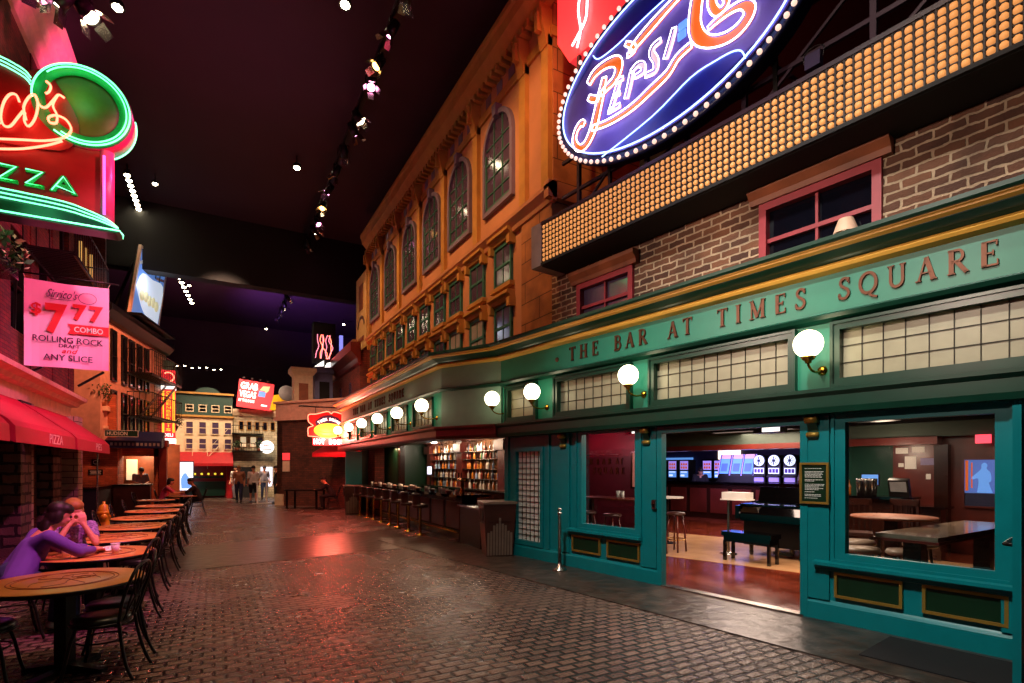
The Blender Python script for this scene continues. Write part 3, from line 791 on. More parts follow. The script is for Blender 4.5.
# dark steel truss that carries the oval sign, standing on the marquee
ts = thing('sign_truss', 'dark plum steel truss behind the oval neon sign on the marquee', 'truss', FA(0, 0.05, 5.88))
g = G()
pl = mat('plum steel', '2c1428', 0.5, 0.2)  # purple light on the truss is put into its colour
for z in (0.05, 0.5, 1.1): g.bar((1.6, 0, z), (9.5, 0, z), 0.05)
for x in (2.0, 3.4, 4.9, 6.3, 7.7, 9.1): g.bar((x, 0, 0), (x, 0, 3.0), 0.06)
for i, x in enumerate((2.0, 3.4, 4.9, 6.3, 7.7)):
    g.bar((x, 0, 0.05), (x + 1.4, 0, 1.1), 0.035)
for x in (3.4, 4.9, 6.3): g.bar((x, 0, 1.1), (x + 0.9, 0.5, 0.0), 0.04)
put('beams', g, pl, ts)
fl_ = thing('flood_lamp', 'violet lit flood lamp hung from the truss right of the oval sign', 'flood lamp', FA(5.75, -0.05, 6.22, 0, 0.8))
put('lamp_body', G().box(-0.1, 0.1, -0.05, 0.07, -0.1, 0.1), mat('violet grey metal', '241838', 0.5, 0.2), fl_)
put('yoke', G().tube(smooth([(-0.12, 0, 0), (-0.13, 0, 0.14), (0, 0, 0.2), (0.13, 0, 0.14), (0.12, 0, 0)], 4), 0.01, 6), 'black', fl_)

# ================================================================== OVAL NEON SIGN
cX, cZ, rA, rB = 3.89, 7.33, 2.0, 1.165
ov = thing('oval_neon_sign', 'large blue oval neon sign with orange script and ring of bulbs', 'neon sign', FA(cX, -0.3, cZ))
def ell(a, b, n=72, y=0): return [(a * cos(2 * pi * i / n), y, b * sin(2 * pi * i / n)) for i in range(n)]
put('sign_face', G().poly([(p[0], p[2]) for p in ell(rA - 0.1, rB - 0.1)], 0.0, 0.03), 'blue_face', ov)
put('sign_can', G().poly([(p[0], p[2]) for p in ell(rA - 0.03, rB - 0.03)], 0.035, 0.3), 'navy', ov)
put('rim', G().tube(ell(rA + 0.0, rB + 0.0, y=0.05), 0.045, 6, closed=True), 'navy', ov)
put('outer_tube', G().tube(ell(rA - 0.12, rB - 0.115, y=-0.03), 0.012, 6, closed=True), 'blue_neon', ov)
wb = G().ball((0, 0, 0), 0.032, 10, 6).mesh('bulb'); wb.materials.append(E_['bulbw'])
for i in range(78):
    a = 2 * pi * i / 78
    o = bpy.data.objects.new('rim_bulb', wb); COL.objects.link(o); o.parent = ov; o.location = ((rA) * cos(a), -0.02, (rB) * sin(a))
# brush strokes of the script, metres from the centre of the oval
def stroke(pts, ws, k=4, neon='white_neon', fill='orange_lit', nm_='script_stroke', tube=0.011):
    q = smooth([(p[0], p[1], w_) for p, w_ in zip(pts, ws)], k)
    P = [(p[0], p[1]) for p in q]; W = [p[2] for p in q]
    s = put(nm_, G().ribbon(P, W, -0.02, 0.0), fill, ov)
    ol = outline(P, [w_ + 0.03 for w_ in W])
    put('script_tube', G().tube([(p[0], -0.045, p[1]) for p in ol], tube, 5, closed=True), neon, s)
stroke([(-0.971, 0.222), (-1.029, 0.037), (-1.108, -0.189), (-1.185, -0.396), (-1.286, -0.544), (-1.407, -0.611), (-1.531, -0.565), (-1.607, -0.413), (-1.567, -0.279), (-1.460, -0.218), (-1.390, -0.266)],
       [.06, .10, .11, .12, .11, .09, .07, .06, .06, .07, .05])
stroke([(-1.296, 0.311), (-1.168, 0.398), (-0.955, 0.402), (-0.751, 0.332), (-0.690, 0.201), (-0.767, 0.080), (-0.923, 0.038), (-1.036, 0.004)], [.08, .10, .10, .12, .11, .09, .07, .05])
stroke([(-1.296, 0.099), (-1.185, 0.012), (-1.085, -0.030)], [.05, .07, .05])
stroke([(-1.218, -0.416), (-0.971, -0.480), (-0.690, -0.510), (-0.396, -0.500), (-0.118, -0.439), (0.143, -0.377), (0.302, -0.257), (0.511, -0.216)], [.05, .06, .07, .08, .09, .08, .07, .06])
def small(pts, ws): stroke(pts, ws, 4, 'white_neon', 'salmon_lit', 'letter_stroke', 0.008)
small([(-0.690, -0.011), (-0.767, -0.169), (-0.851, -0.338)], [.05, .055, .05])
small([(-0.751, 0.024), (-0.615, 0.004)], [.03, .04]); small([(-0.782, -0.161), (-0.675, -0.180)], [.03, .04]); small([(-0.892, -0.340), (-0.675, -0.354)], [.035, .045])
small([(-0.453, 0.002), (-0.494, -0.158), (-0.555, -0.321)], [.05, .055, .05]); small([(-0.468, 0.011), (-0.353, 0.041), (-0.260, -0.021), (-0.260, -0.111), (-0.396, -0.107)], [.03, .045, .05, .05, .03])
small([(0.040, 0.140), (-0.089, 0.126), (-0.104, 0.039), (-0.037, -0.098), (-0.060, -0.217), (-0.214, -0.192)], [.04, .05, .06, .06, .05, .04])
small([(0.254, 0.167), (0.194, 0.008), (0.116, -0.156)], [.05, .06, .05])
for p in ((0.361, 0.143), (0.347, 0.025)):
    a = p; put('hyphen_block', G().box(a[0] - 0.06, a[0] + 0.06, -0.02, 0, a[1] - 0.05, a[1] + 0.05), 'screen_blue', ov)
# big C with its looping tail, and the swash above
stroke([(0.735, 0.445), (0.612, 0.378), (0.582, 0.265), (0.562, 0.122), (0.562, -0.035), (0.624, -0.198), (0.759, -0.339), (0.947, -0.426), (1.116, -0.439), (1.235, -0.382), (1.282, -0.290), (1.203, -0.180), (1.060, -0.139), (0.889, -0.141), (0.747, -0.166)],
       [.08, .13, .15, .15, .15, .14, .11, .11, .12, .12, .11, .08, .06, .05, .03])
stroke([(0.970, 0.189), (0.807, 0.219), (0.802, 0.092), (0.866, -0.039), (0.947, -0.051), (0.993, 0.013), (0.947, 0.142)], [.05, .08, .08, .07, .06, .05, .04])
stroke([(-0.485, 0.298), (-0.360, 0.357), (-0.089, 0.440), (0.194, 0.510), (0.486, 0.558), (0.783, 0.541)], [.05, .10, .11, .08, .07, .05])
stroke([(-0.565, 0.474), (-0.438, 0.356), (-0.422, 0.284), (-0.533, 0.277)], [.03, .05, .05, .04], nm_='swash_curl')
# deep blue lenses top and bottom with neon edge
bl = []
def ellpt(a): return ((rA - 0.16) * cos(radians(a)), (rB - 0.155) * sin(radians(a)))
low = [ellpt(a) for a in range(238, 330, 4)]
top_ = smooth([(-0.939, -0.955), (-0.118, -0.805), (0.553, -0.678), (0.486, -0.618), (0.854, -0.615), (1.060, -0.639), (1.171, -0.703), (1.218, -0.816)], 3)
lens = low + [p for p in top_[::-1] if True]
lens_pts = [(-0.939, -0.955)] + [ellpt(a) for a in range(250, 322, 4)] + [(1.218, -0.816), (1.171, -0.703), (1.060, -0.639), (0.854, -0.615), (0.486, -0.618), (-0.118, -0.805)]
put('blue_lens', G().poly(lens_pts, -0.006, 0.0), 'blue_lens', ov)
put('lens_tube', G().tube([(p[0], -0.025, p[1]) for p in smooth([(-1.036, -0.934), (-0.118, -0.805), (0.486, -0.618), (0.854, -0.615), (1.060, -0.639), (1.171, -0.703), (1.218, -0.816)], 4)], 0.009, 5), 'blue_neon', ov)
tl = [(-1.216, 0.705), (-1.095, 0.586), (-0.720, 0.572), (-0.295, 0.633), (0.071, 0.665)]
tp = tl + [ellpt(a) for a in range(70, 172, 5) if True]
tp = [p for p in tl] + [(0.539, 0.677), ellpt(62)] + [ellpt(a) for a in range(66, 166, 5)]
put('blue_lens', G().poly(tp, -0.006, 0.0), 'blue_lens', ov)
put('lens_tube', G().tube([(p[0], -0.025, p[1]) for p in smooth(tl + [(0.539, 0.677), ellpt(62)], 4)], 0.009, 5), 'blue_neon', ov)
for x in (-1.2, 0.2, 1.4): put('strut', G().bar((x, 0.3, -0.3), (x, 0.36, -1.4), 0.05), 'black', ov)
light('POINT', 'sign_glow', tuple(FA(3.0, -0.95, 6.9).translation), (0.45, 0.45, 1.0), 16, 0.3)
light('POINT', 'sign_glow', tuple(FA(4.7, -0.95, 7.4).translation), (0.6, 0.4, 1.0), 16, 0.3)

# red box sign above and left of the oval
rs = thing('red_box_sign', 'glowing red box sign with white neon lines above the oval sign', 'neon sign', FA(1.6, 0.02, 8.62))
put('sign_box', G().poly([(0.2, 0), (1.5, 0.0), (2.4, 0.55), (2.4, 2.6), (-0.1, 2.6), (-0.1, 0.5)], 0, 0.4), 'red_lit', rs)
put('neon_line', G().tube([(p[0], -0.04, p[1]) for p in smooth([(0.42, 0.1), (0.5, 0.35), (0.45, 0.7), (0.5, 1.1), (0.42, 1.6), (0.6, 2.2)], 4)], 0.018, 6), 'white_neon', rs)
put('neon_line', G().tube([(p[0], -0.04, p[1]) for p in smooth([(0.3, 0.2), (0.42, 0.28), (0.62, 0.45), (0.66, 0.8), (0.75, 1.4), (0.7, 2.2)], 4)], 0.018, 6), 'white_neon', rs)
light('POINT', 'red_glow', tuple(FA(1.9, -0.5, 9.2).translation), (1.0, 0.1, 0.08), 40, 0.3)

# ================================================================== TAN BUILDING
OX = 5.6; OY0, OY1 = 8.36, 21.85; OT = 11.2
tb = thing('tan_building', 'tall tan facade with arched windows, pilasters and a bracketed cornice', 'building', FB(0, OX, 0))
# local x = -Y, local y = X - OX
put('wall', G().box(-OY1, -OY0, 0, 0.5, 4.0, OT), 'tan', tb)
put('side_wall', G().box(-OY0 - 0.01, -OY0 + 0.02, 0.0, 2.5, 4.0, OT), 'tan_block', tb)
put('corner_blocks', G().box(-9.45, -OY0 + 0.04, -0.05, 0.3, 4.0, 6.74), 'tan_block', tb)
put('string_course', G().prof([(0, 6.68), (-0.08, 6.70), (-0.1, 6.78), (-0.2, 6.9), (-0.2, 6.98), (-0.06, 7.08), (0, 7.1)], -OY1, -OY0 + 0.15), 'tan', tb)
put('string_course', G().box(-OY0 + 0.0, -OY0 + 0.15, -0.2, 2.4, 6.74, 7.05), 'tan', tb)
put('frieze', G().box(-OY1, -OY0 + 0.05, -0.05, 0.1, 9.86, 10.05), 'tan_dark', tb)
put('cornice', G().prof([(0, 10.5), (-0.12, 10.52), (-0.15, 10.62), (-0.32, 10.8), (-0.36, 10.98), (-0.4, 11.05), (-0.4, 11.15), (0, 11.2)], -OY1, -OY0 + 0.2), 'tan_dark', tb)
g = G()
y = OY0 + 0.1
while y < OY1: g.box(-y - 0.1, -y, -0.24, 0, 10.38, 10.52); y += 0.22
put('dentil_course', g, 'tan_dark', tb)
aw = [10.5, 12.66, 14.65, 16.67, 18.8, 20.9]
def pilaster(y, w_=0.24):
    f = put('pilaster', G().box(-y - w_ / 2, -y + w_ / 2, -0.1, 0, 7.08, 9.9), 'tan_dark', tb)
    put('capital', G().prof([(0, 9.7), (-0.12, 9.7), (-0.15, 9.76), (-0.17, 9.9), (-0.24, 10.1), (-0.25, 10.36), (0, 10.4)], -y - w_ / 2, -y + w_ / 2).box(-y - 0.05, -y + 0.05, -0.3, 0, 9.95, 10.3), 'tan_dark', f)
for y in (8.5, 9.35, 11.6, 13.68, 15.68, 17.75, 19.87, 21.7): pilaster(y, 0.24)
g = G()
for y in aw[:6]:
    for d in (-0.55, 0.0, 0.55):
        g.box(-y - d - 0.13, -y - d + 0.13, -0.01, 0.02, 10.12, 10.36)
put('frieze_pattern', g, 'purple_trim', tb)
for y in aw:
    hw = 0.6; z0, zs = 7.62, 8.95
    ar = [(-y - hw, z0), (-y + hw, z0)] + [(-y + hw * cos(radians(a)), zs + hw * 1.05 * sin(radians(a))) for a in range(0, 181, 12)]
    out = [(-y - hw - 0.1, z0 - 0.1), (-y + hw + 0.1, z0 - 0.1)] + [(-y + (hw + .1) * cos(radians(a)), zs + (hw + .1) * 1.05 * sin(radians(a))) for a in range(0, 181, 12)]
    f = put('arched_window', G().poly(ar, -0.03, 0.02), 'violet_glass', tb)
    g = G(); n = len(out)
    vs = [(p[0], -0.09, p[1]) for p in out] + [(p[0], -0.09, p[1]) for p in ar] + [(p[0], 0, p[1]) for p in out] + [(p[0], -0.03, p[1]) for p in ar]
    fs = []
    for i in range(n):
        j = (i + 1) % n
        fs += [(i, j, j + n, i + n), (i, i + 2 * n, j + 2 * n, j), (i + n, j + n, j + 3 * n, i + 3 * n)]
    put('window_surround', g.add(vs, fs), 'purple_trim', f)
    put('keystone', G().poly([(-y - 0.07, zs + 0.6), (-y + 0.07, zs + 0.6), (-y + 0.1, zs + 0.85), (-y - 0.1, zs + 0.85)], -0.16, 0), 'purple_trim', f)
    g = G()
    for dx in (-0.2, 0.2): g.box(-y + dx - 0.015, -y + dx + 0.015, -0.05, -0.03, z0, zs + hw * 0.97)
    for z in (7.98, 8.34, 8.7, 9.06): g.box(-y - hw, -y + hw, -0.05, -0.03, z - 0.012, z + 0.012)
    g.box(-y - hw, -y + hw, -0.06, -0.03, 7.62, 7.69)
    for sx in (-1, 1): g.box(-y + sx * hw - 0.035, -y + sx * hw + 0.035, -0.06, -0.03, z0, zs)
    put('glazing_bars', g, 'win_green', f)
sy = [10.28, 11.6, 12.92, 14.05, 15.28, 16.48, 17.7, 18.9, 20.1, 21.2]
for ri, (z0, z1) in enumerate(((5.69, 6.62), (4.3, 5.28))):
    for k, y in enumerate(sy):
        hw = 0.4
        f = put('sash_window', G().frame(-y - hw, -y + hw, z0, z1, 0.07, -0.06, 0.02).box(-y - hw, -y + hw, -0.05, 0, (z0 + z1) / 2 - 0.03, (z0 + z1) / 2 + 0.03).box(-y - 0.012, -y + 0.012, -0.04, 0, z0, z1), 'win_green', tb)
        lit = (ri == 1 and k in (1, 2))
        put('glass', G().box(-y - hw + 0.03, -y + hw - 0.03, -0.03, 0.01, z0 + 0.03, z1 - 0.03), 'curtain' if lit else 'violet_glass', f)
        hd = put('window_hood', G().prof([(0, z1), (-0.1, z1 + 0.02), (-0.14, z1 + 0.1), (-0.2, z1 + 0.14), (-0.2, z1 + 0.2), (0, z1 + 0.22)], -y - hw - 0.08, -y + hw + 0.08), 'tan_dark', f)
        put('hood_brackets', G().box(-y - hw - 0.1, -y - hw + 0.03, -0.16, 0, z1 - 0.14, z1 + 0.04).box(-y + hw - 0.03, -y + hw + 0.1, -0.16, 0, z1 - 0.14, z1 + 0.04), 'tan_dark', hd)
        put('window_sill', G().box(-y - hw - 0.06, -y + hw + 0.06, -0.12, 0, z0 - 0.09, z0), 'tan_dark', f)
# painted billboard on the far end of the tan building, red brick block beyond
yb = thing('painted_billboard', 'pale yellow billboard with brown arc at the far end of the tan facade', 'billboard', FB(22.9, 5.55, 0))
put('board', G().box(-0.9, 0.9, -0.06, 0.1, 6.7, 9.9), mat('pale yellow board', 'd8b070', 0.6), yb)
put('painted_arc', G().ribbon(arc(0.0, 7.5, 0.6, 0.6, 20, 160, 10), [0.14] * 11, -0.07, -0.06), 'laminate', yb)
put('painted_panel', G().box(-0.35, 0.35, -0.07, -0.06, 8.4, 9.5).box(-0.5, 0.5, -0.07, -0.06, 7.05, 7.25), 'header_brown', yb)
rb = thing('red_brick_block', 'red brick building with heavy cornice and small arched windows past the tan facade', 'building', FB(0, 5.2, 0))
put('brick_wall', G().box(-29.5, -21.9, 0, 0.6, 0, 6.5), 'brick_red', rb)
put('end_wall', G().box(-21.92, -21.88, 0, 2, 2.6, 6.5), 'brick_dark', rb)
put('cornice', G().prof([(0, 5.9), (-0.1, 5.95), (-0.15, 6.15), (-0.4, 6.4), (-0.4, 6.75), (0, 6.8)], -29.6, -21.75), 'red_wood', rb)
put('parapet', G().box(-29.4, -23.6, 0.1, 0.5, 6.8, 7.3), 'tan', rb)
for y in (23.6, 25.6, 27.6):
    put('arched_niche', G().poly([(-y - 0.2, 4.5), (-y + 0.2, 4.5)] + [(-y + 0.2 * cos(radians(a)), 5.2 + 0.2 * sin(radians(a))) for a in range(0, 181, 20)], -0.03, 0.02), 'violet_glass', rb)

# ================================================================== OPEN STREET BAR (counter, stools, back bar)
bt = thing('bar_counter', 'long dark wooden street bar counter with brass foot rail', 'bar counter', XF(0, 0, 0))
BX = 4.88
put('counter_body', G().box(BX + 0.1, BX + 0.5, 11.2, 20.2, 0, 1.0).box(BX + 0.04, BX + 0.1, 11.2, 20.2, 0, 0.16), 'dark_wood', bt)
put('counter_top', G().slab([(BX - 0.1, 11.05), (BX + 0.75, 11.05), (BX + 0.75, 20.3), (BX - 0.1, 20.3)], 1.0, 1.06), 'piano', bt)
g = G()
for i in range(9): g.box(BX + 0.08, BX + 0.1, 11.3 + i * 0.98, 12.1 + i * 0.98, 0.25, 0.88)
put('front_panels', g, 'red_wood', bt)
put('foot_rail', G().tube([(BX - 0.02, 11.2, 0.2), (BX - 0.02, 20.1, 0.2)], 0.02, 8), 'brass', bt)
ba = thing('service_counter', 'short low black service counter between the trash bin and bar', 'counter', XF(0, 0, 0))
put('body', G().slab([(4.75, 9.75), (5.3, 9.65), (5.5, 11.0), (4.85, 11.0)], 0, 0.82), 'black', ba)
put('top', G().slab([(4.7, 9.7), (5.35, 9.6), (5.5, 11.04), (4.8, 11.04)], 0.82, 0.86), 'steel', ba)
# stools fixed to the floor
st = thing('bar_stool', 'x', 'bar stool', XF(0, 0, 0), 'brass post stools along the street bar')
put('post', G().lathe([(0, 0), (0.16, 0), (0.16, 0.012), (0.05, 0.03), (0.032, 0.06), (0.03, 0.66), (0.09, 0.69), (0, 0.69)], 0, 0, 16), 'brass', st)
put('seat', G().lathe([(0, 0.69), (0.2, 0.69), (0.215, 0.72), (0.2, 0.765), (0.1, 0.785), (0, 0.785)], 0, 0, 20), 'foot', st)
put('backrest', G().tube(arc3 := [(0.2 * cos(radians(a)), 0.2 * sin(radians(a)), 1.02) for a in range(110, 251, 14)], 0.03, 6).add([(0.2 * cos(radians(a)), 0.2 * sin(radians(a)), z) for z in (0.74, 1.02) for a in range(110, 251, 14)], [(i, i + 1, i + 12, i + 11) for i in range(10)]), 'foot', st)
register(st)
sty = [12.66, 13.58, 14.5, 15.3, 16.2, 17.08, 17.9, 18.9]
stl = ['nearest brass post bar stool, at the near end of the street bar', 'second brass post bar stool from the near end of the street bar', 'third brass post bar stool from the near end of the street bar', 'fourth brass post bar stool from the near end of the street bar', 'fifth brass post bar stool from the near end of the street bar', 'sixth brass post bar stool from the near end of the street bar', 'second last bar stool towards the far bronze trash bin', 'last bar stool beside the far bronze trash bin']
for i, y in enumerate(sty):
    if i == 0:
        st.matrix_world = XF(4.5, y, 0, 180); st['label'] = stl[0]
        st.matrix_world = XF(4.5, y, 0, 0)
    else: dup(st, XF(4.5, y, 0, 0), stl[i])
# napkin bowls and cups along the counter
cp = put('cup', G().lathe([(0, 0), (0.035, 0), (0.045, 0.11), (0.04, 0.11), (0.03, 0.01), (0, 0.01)], 0, 0, 12), 'white', None, 'small white cup nearest the beer tap on the street bar counter', 'cup', 'cups on the street bar')
cp.matrix_world = XF(BX + 0.2, 11.7, 1.06)
for i in range(16):
    c = cp.copy(); COL.objects.link(c); c['label'] = f'small white cup, {ORD[i + 1]} along the street bar counter from the beer tap'; c.matrix_world = XF(BX + 0.1 + 0.25 * ((i * 7) % 5) / 5, 12.1 + i * 0.47, 1.06)
bwl = thing('snack_bowl', 'x', 'bowl', XF(0, 0, 0), 'snack bowls on the street bar')
put('bowl', G().lathe([(0, 0), (0.05, 0), (0.1, 0.06), (0.095, 0.06), (0.045, 0.01), (0, 0.01)], 0, 0, 16), 'red_wood', bwl)
put('snacks', G().ball((0, 0, 0.045), 0.08, 12, 6, (1, 1, 0.5)), 'cream', bwl)
register(bwl)
for i in range(7):
    M4 = XF(BX + 0.12, 12.0 + i * 1.12, 1.06)
    if i == 0: bwl.matrix_world = M4; bwl['label'] = 'brown snack bowl nearest the beer tap on the street bar counter'
    else: dup(bwl, M4, f'brown snack bowl, {ORD[i]} along the street bar counter from the beer tap')
# back bar
BB = 7.3
struct('wall_back_bar', G().box(BB + 0.42, BB + 0.5, 11.6, 21.2, 0, 3.3), 'dark_wood')
bbk = thing('back_bar', 'dark wooden back bar with mirror bays and glass shelves of bottles', 'back bar', XF(0, 0, 0))
put('cabinet', G().box(BB, BB + 0.4, 13.2, 21, 0, 0.95), 'dark_wood', bbk)
put('worktop', G().box(BB - 0.05, BB + 0.4, 13.1, 21, 0.95, 1.0), 'steel', bbk)
for y in (13.7, 16.75, 19.7): put('column', G().box(BB + 0.05, BB + 0.4, y - 0.22, y + 0.22, 1.0, 2.56).box(BB - 0.05, BB + 0.4, y - 0.3, y + 0.3, 2.2, 2.5), 'red_wood', bbk)
for a, b in ((13.95, 16.5), (17.0, 19.45)):
    put('mirror', G().box(BB + 0.36, BB + 0.38, a, b, 1.0, 2.56), mat('amber lit mirror back', '8c6448', 0.15, 0.5), bbk)
    for z in (1.3, 1.62, 1.94, 2.2): put('shelf', G().box(BB + 0.05, BB + 0.36, a, b, z, z + 0.02), 'steel', bbk)
bcol = [('amber', 'c87828'), ('clear', 'd8d4cc'), ('green', '3c6038'), ('brown', '603018'), ('red', '8c3020'), ('blue', '7890b0')]
bmats = {k: mat(k + ' bottle glass', h, 0.08, spec=0.9, coat=0.5) for k, h in bcol}
bprof2 = [(0, 0), (0.038, 0), (0.04, 0.01), (0.04, 0.15), (0.03, 0.18), (0.014, 0.2), (0.013, 0.26), (0.016, 0.262), (0.016, 0.28), (0, 0.28)]
protos = {}
def bottle(kind, M4, place, grp):
    if kind not in protos:
        o = put('bottle', G().lathe(bprof2, 0, 0, 10), bmats[kind]); protos[kind] = o; o2 = o
    else:
        o2 = protos[kind].copy(); COL.objects.link(o2)
    o2.matrix_world = M4
    tag(o2, place.replace('KIND', kind), 'bottle', grp)
rows = ['worktop', 'lowest glass shelf', 'second glass shelf', 'third glass shelf', 'top glass shelf']
for bay, (a, b) in enumerate(((13.95, 16.5), (17.0, 19.45))):
    for r_, z in enumerate((1.0, 1.32, 1.64, 1.96, 2.22)):
        n = 15
        for i in range(n):
            random.seed(bay * 1000 + r_ * 100 + i)
            if random.random() < 0.12: continue
            k = random.choice(['amber', 'clear', 'clear', 'amber', 'green', 'brown', 'red', 'blue', 'clear'])
            s_ = random.uniform(0.85, 1.05)
            bottle(k, XF(BB + random.uniform(0.13, 0.24), a + 0.1 + (b - a - 0.2) * i / (n - 1), z + 0.001, 0, s_ if r_ < 4 else s_), f'KIND glass bottle, {ORD[i]} from the near end on the {rows[r_]}, ' + ('near bar bay' if bay == 0 else 'far bar bay'), 'bottles in the back bar')
ms = thing('bar_screen', 'small glowing pale blue till screen on the street back bar', 'screen', XF(BB - 0.15, 19.0, 1.0, 0))
put('screen', G().box(-0.04, -0.035, -0.22, 0.22, 0.42, 0.72), 'screen_white', ms)
put('case', G().box(-0.035, 0.02, -0.25, 0.25, 0.38, 0.76).box(-0.02, 0.02, -0.04, 0.04, 0, 0.4).box(-0.1, 0.1, -0.12, 0.12, 0, 0.02), 'black', ms)
tap = thing('beer_tower', 'brass beer tap tower on the near end of the street bar', 'beer tap', XF(5.35, 12.0, 1.06))
put('column', G().lathe([(0, 0), (0.07, 0), (0.05, 0.03), (0.04, 0.3), (0, 0.3)], 0, 0, 14).tube([(0, -0.25, 0.32), (0, 0.25, 0.32)], 0.04, 10), 'brass', tap)
for dy in (-0.18, 0, 0.18): put('tap_handle', G().tube([(-0.05, dy, 0.3), (-0.09, dy, 0.33), (-0.1, dy, 0.5)], 0.014, 6), 'black', tap)
# columns and far panels that close the bar
struct('wall_bar_end', G().box(4.9, 7.7, 20.4, 20.6, 0, 2.6), 'green_panel')
cpn = thing('bar_end_wall', 'teal and brick end piece under the far canopy', 'wall panel', XF(0, 0, 0))
put('teal_panel', G().box(4.3, 4.9, 20.3, 20.4, 0, 2.3), 'teal', cpn)
put('brick_pier', G().box(5.15, 5.5, 19.4, 20.4, 0, 2.56), 'brick_red', cpn)
put('green_board', G().box(5.6, 5.7, 18.2, 20.3, 1.06, 2.5), 'green_panel', cpn)
put('post', G().box(5.2, 5.4, 11.0, 11.2, 1.06, 2.56) if False else G().box(5.62, 5.8, 17.9, 18.1, 1.0, 2.56), 'dark_wood', cpn)
struct('wall_divider', G().slab([(5.18, 9.36), (5.42, 9.3), (8.6, 13.7), (8.4, 13.8)], 0, 2.56), 'dark_wood')
light('AREA', 'bar_light', (6.4, 15.2, 2.5), (1.0, 0.6, 0.35), 70, 0.5, (6.9, 15.2, 0), sizey=2.5)
light('AREA', 'bar_light', (6.4, 18.2, 2.5), (1.0, 0.6, 0.35), 70, 0.5, (6.9, 18.2, 0), sizey=2.5)
light('POINT', 'bar_light', (7.0, 15.2, 2.45), (1.0, 0.8, 0.6), 50, 0.1)
light('POINT', 'bar_light', (7.0, 18.2, 2.45), (1.0, 0.8, 0.6), 50, 0.1)
light('POINT', 'bar_light', (5.0, 17.0, 2.4), (1.0, 0.35, 0.2), 10, 0.1)

# trash bins
def trash_bin(M4, label, rz=0):
    t = thing('trash_bin', label, 'trash bin', M4, 'bronze trash bins')
    vs = []
    def tap_(w0, w1, d0, d1, z0, z1):
        return [(sx * w / 2, sy * d / 2, z) for (w, d, z) in ((w0, d0, z0), (w1, d1, z1)) for sx, sy in ((-1, -1), (1, -1), (1, 1), (-1, 1))]
    put('body', G().add(tap_(0.5, 0.62, 0.5, 0.62, 0, 1.0), [(3, 2, 1, 0), (4, 5, 6, 7), (0, 1, 5, 4), (1, 2, 6, 5), (2, 3, 7, 6), (3, 0, 4, 7)]), 'laminate', t)
    put('lid', G().box(-0.33, 0.33, -0.33, 0.33, 1.0, 1.04), 'laminate2', t)
    put('opening', G().box(-0.312, -0.295, -0.18, 0.18, 0.68, 0.9).box(-0.2, 0.2, -0.315, -0.3, 0.68, 0.68), 'black_matte', t)
    put('opening_rims', G().box(-0.325, -0.3, -0.22, 0.22, 0.9, 0.93).box(-0.315, -0.295, -0.22, 0.22, 0.64, 0.67), 'steel', t)
    g = G()
    for k in range(9):
        x = -0.22 + k * 0.055; h = 0.74 - abs(k - 4) * 0.07 if k % 2 == 0 else 0.7 - abs(k - 4) * 0.07
        g.add([(x - 0.02, -0.26 , 0.03), (x + 0.02, -0.26, 0.03), (x + 0.02, -0.25 - 0.06 * h - 0.01, h), (x - 0.02, -0.25 - 0.06 * h - 0.01, h)] + [(x - 0.02, -0.22, 0.03), (x + 0.02, -0.22, 0.03), (x + 0.02, -0.22, h), (x - 0.02, -0.22, h)], [(0, 1, 2, 3), (0, 4, 5, 1), (1, 5, 6, 2), (2, 6, 7, 3), (3, 7, 4, 0)])
    put('ribbed_panel', g, 'laminate2', t)
    return t
trash_bin(XF(4.78, 9.08, 0, -16), 'bronze trash bin at the near end of the street bar, beside the lattice panel')
trash_bin(XF(4.42, 19.7, 0, -8), 'bronze trash bin at the far end of the stool row')

# stanchion posts
def stanchion(M4, label, h=1.0):
    t = thing('stanchion', label, 'stanchion', M4)
    put('post', G().lathe([(0, 0.06), (0.028, 0.06), (0.024, h - 0.1), (0.034, h - 0.09), (0.034, h - 0.05), (0.02, h - 0.045), (0, h - 0.04)], 0, 0, 16), 'steel', t)
    put('base', G().lathe([(0, 0), (0.12, 0), (0.12, 0.015), (0.05, 0.06), (0.03, 0.12), (0, 0.12)], 0, 0, 20), 'steel', t)
    put('finial', G().ball((0, 0, h - 0.01), 0.034, 12, 8), 'steel', t)
stanchion(FA(1.98, -0.38, 0.012), 'brushed steel stanchion post in front of the teal wall')

# ================================================================== INSIDE THE PUB (seen through doorway and panes)
struct('floor_pub', G().slab([(0, 0.0), (10.4, 0.0), (12, 14), (-8, 14), (-4.05, 4.3)], 0.0, 0.014), 'wood_floor', FA())
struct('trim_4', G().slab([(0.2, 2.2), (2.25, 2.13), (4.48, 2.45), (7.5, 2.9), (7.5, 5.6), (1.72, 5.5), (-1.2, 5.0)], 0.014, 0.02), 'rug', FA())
struct('trim_5', G().box(3.72, 5.64, -0.06, 0.08, 0.012, 0.03), 'steel', FA())
struct('ceiling_pub', G().slab([(0, 0.16), (10.4, 0.16), (12, 14), (-8, 14), (-4.05, 4.3)], 2.72, 2.8), 'black_matte', FA())
struct('wall_pub_back', G().box(-8, 12, 13.5, 13.7, 0, 2.8), mat('violet grey wall', '3c3050', 0.6), FA())
struct('wall_pub_right', G().box(10.2, 10.4, 0.2, 14, 0, 2.8), 'dark_wood', FA())
struct('wall_pub_red', G().box(-3.9, -0.05, 4.5, 4.6, 0, 2.72), 'maroon', FA())
rl = thing('gilt_lettering', 'dim gilt capitals on the maroon wall behind the first pub window', 'lettering', FA())
serif_word(rl, 'THE', -2.15, -1.85, 1.78, 0.15, 4.48, 'bronze'); serif_word(rl, 'BAR', -1.72, -1.2, 1.78, 0.15, 4.48, 'bronze'); serif_word(rl, 'AT', -1.05, -0.8, 1.78, 0.15, 4.48, 'bronze')
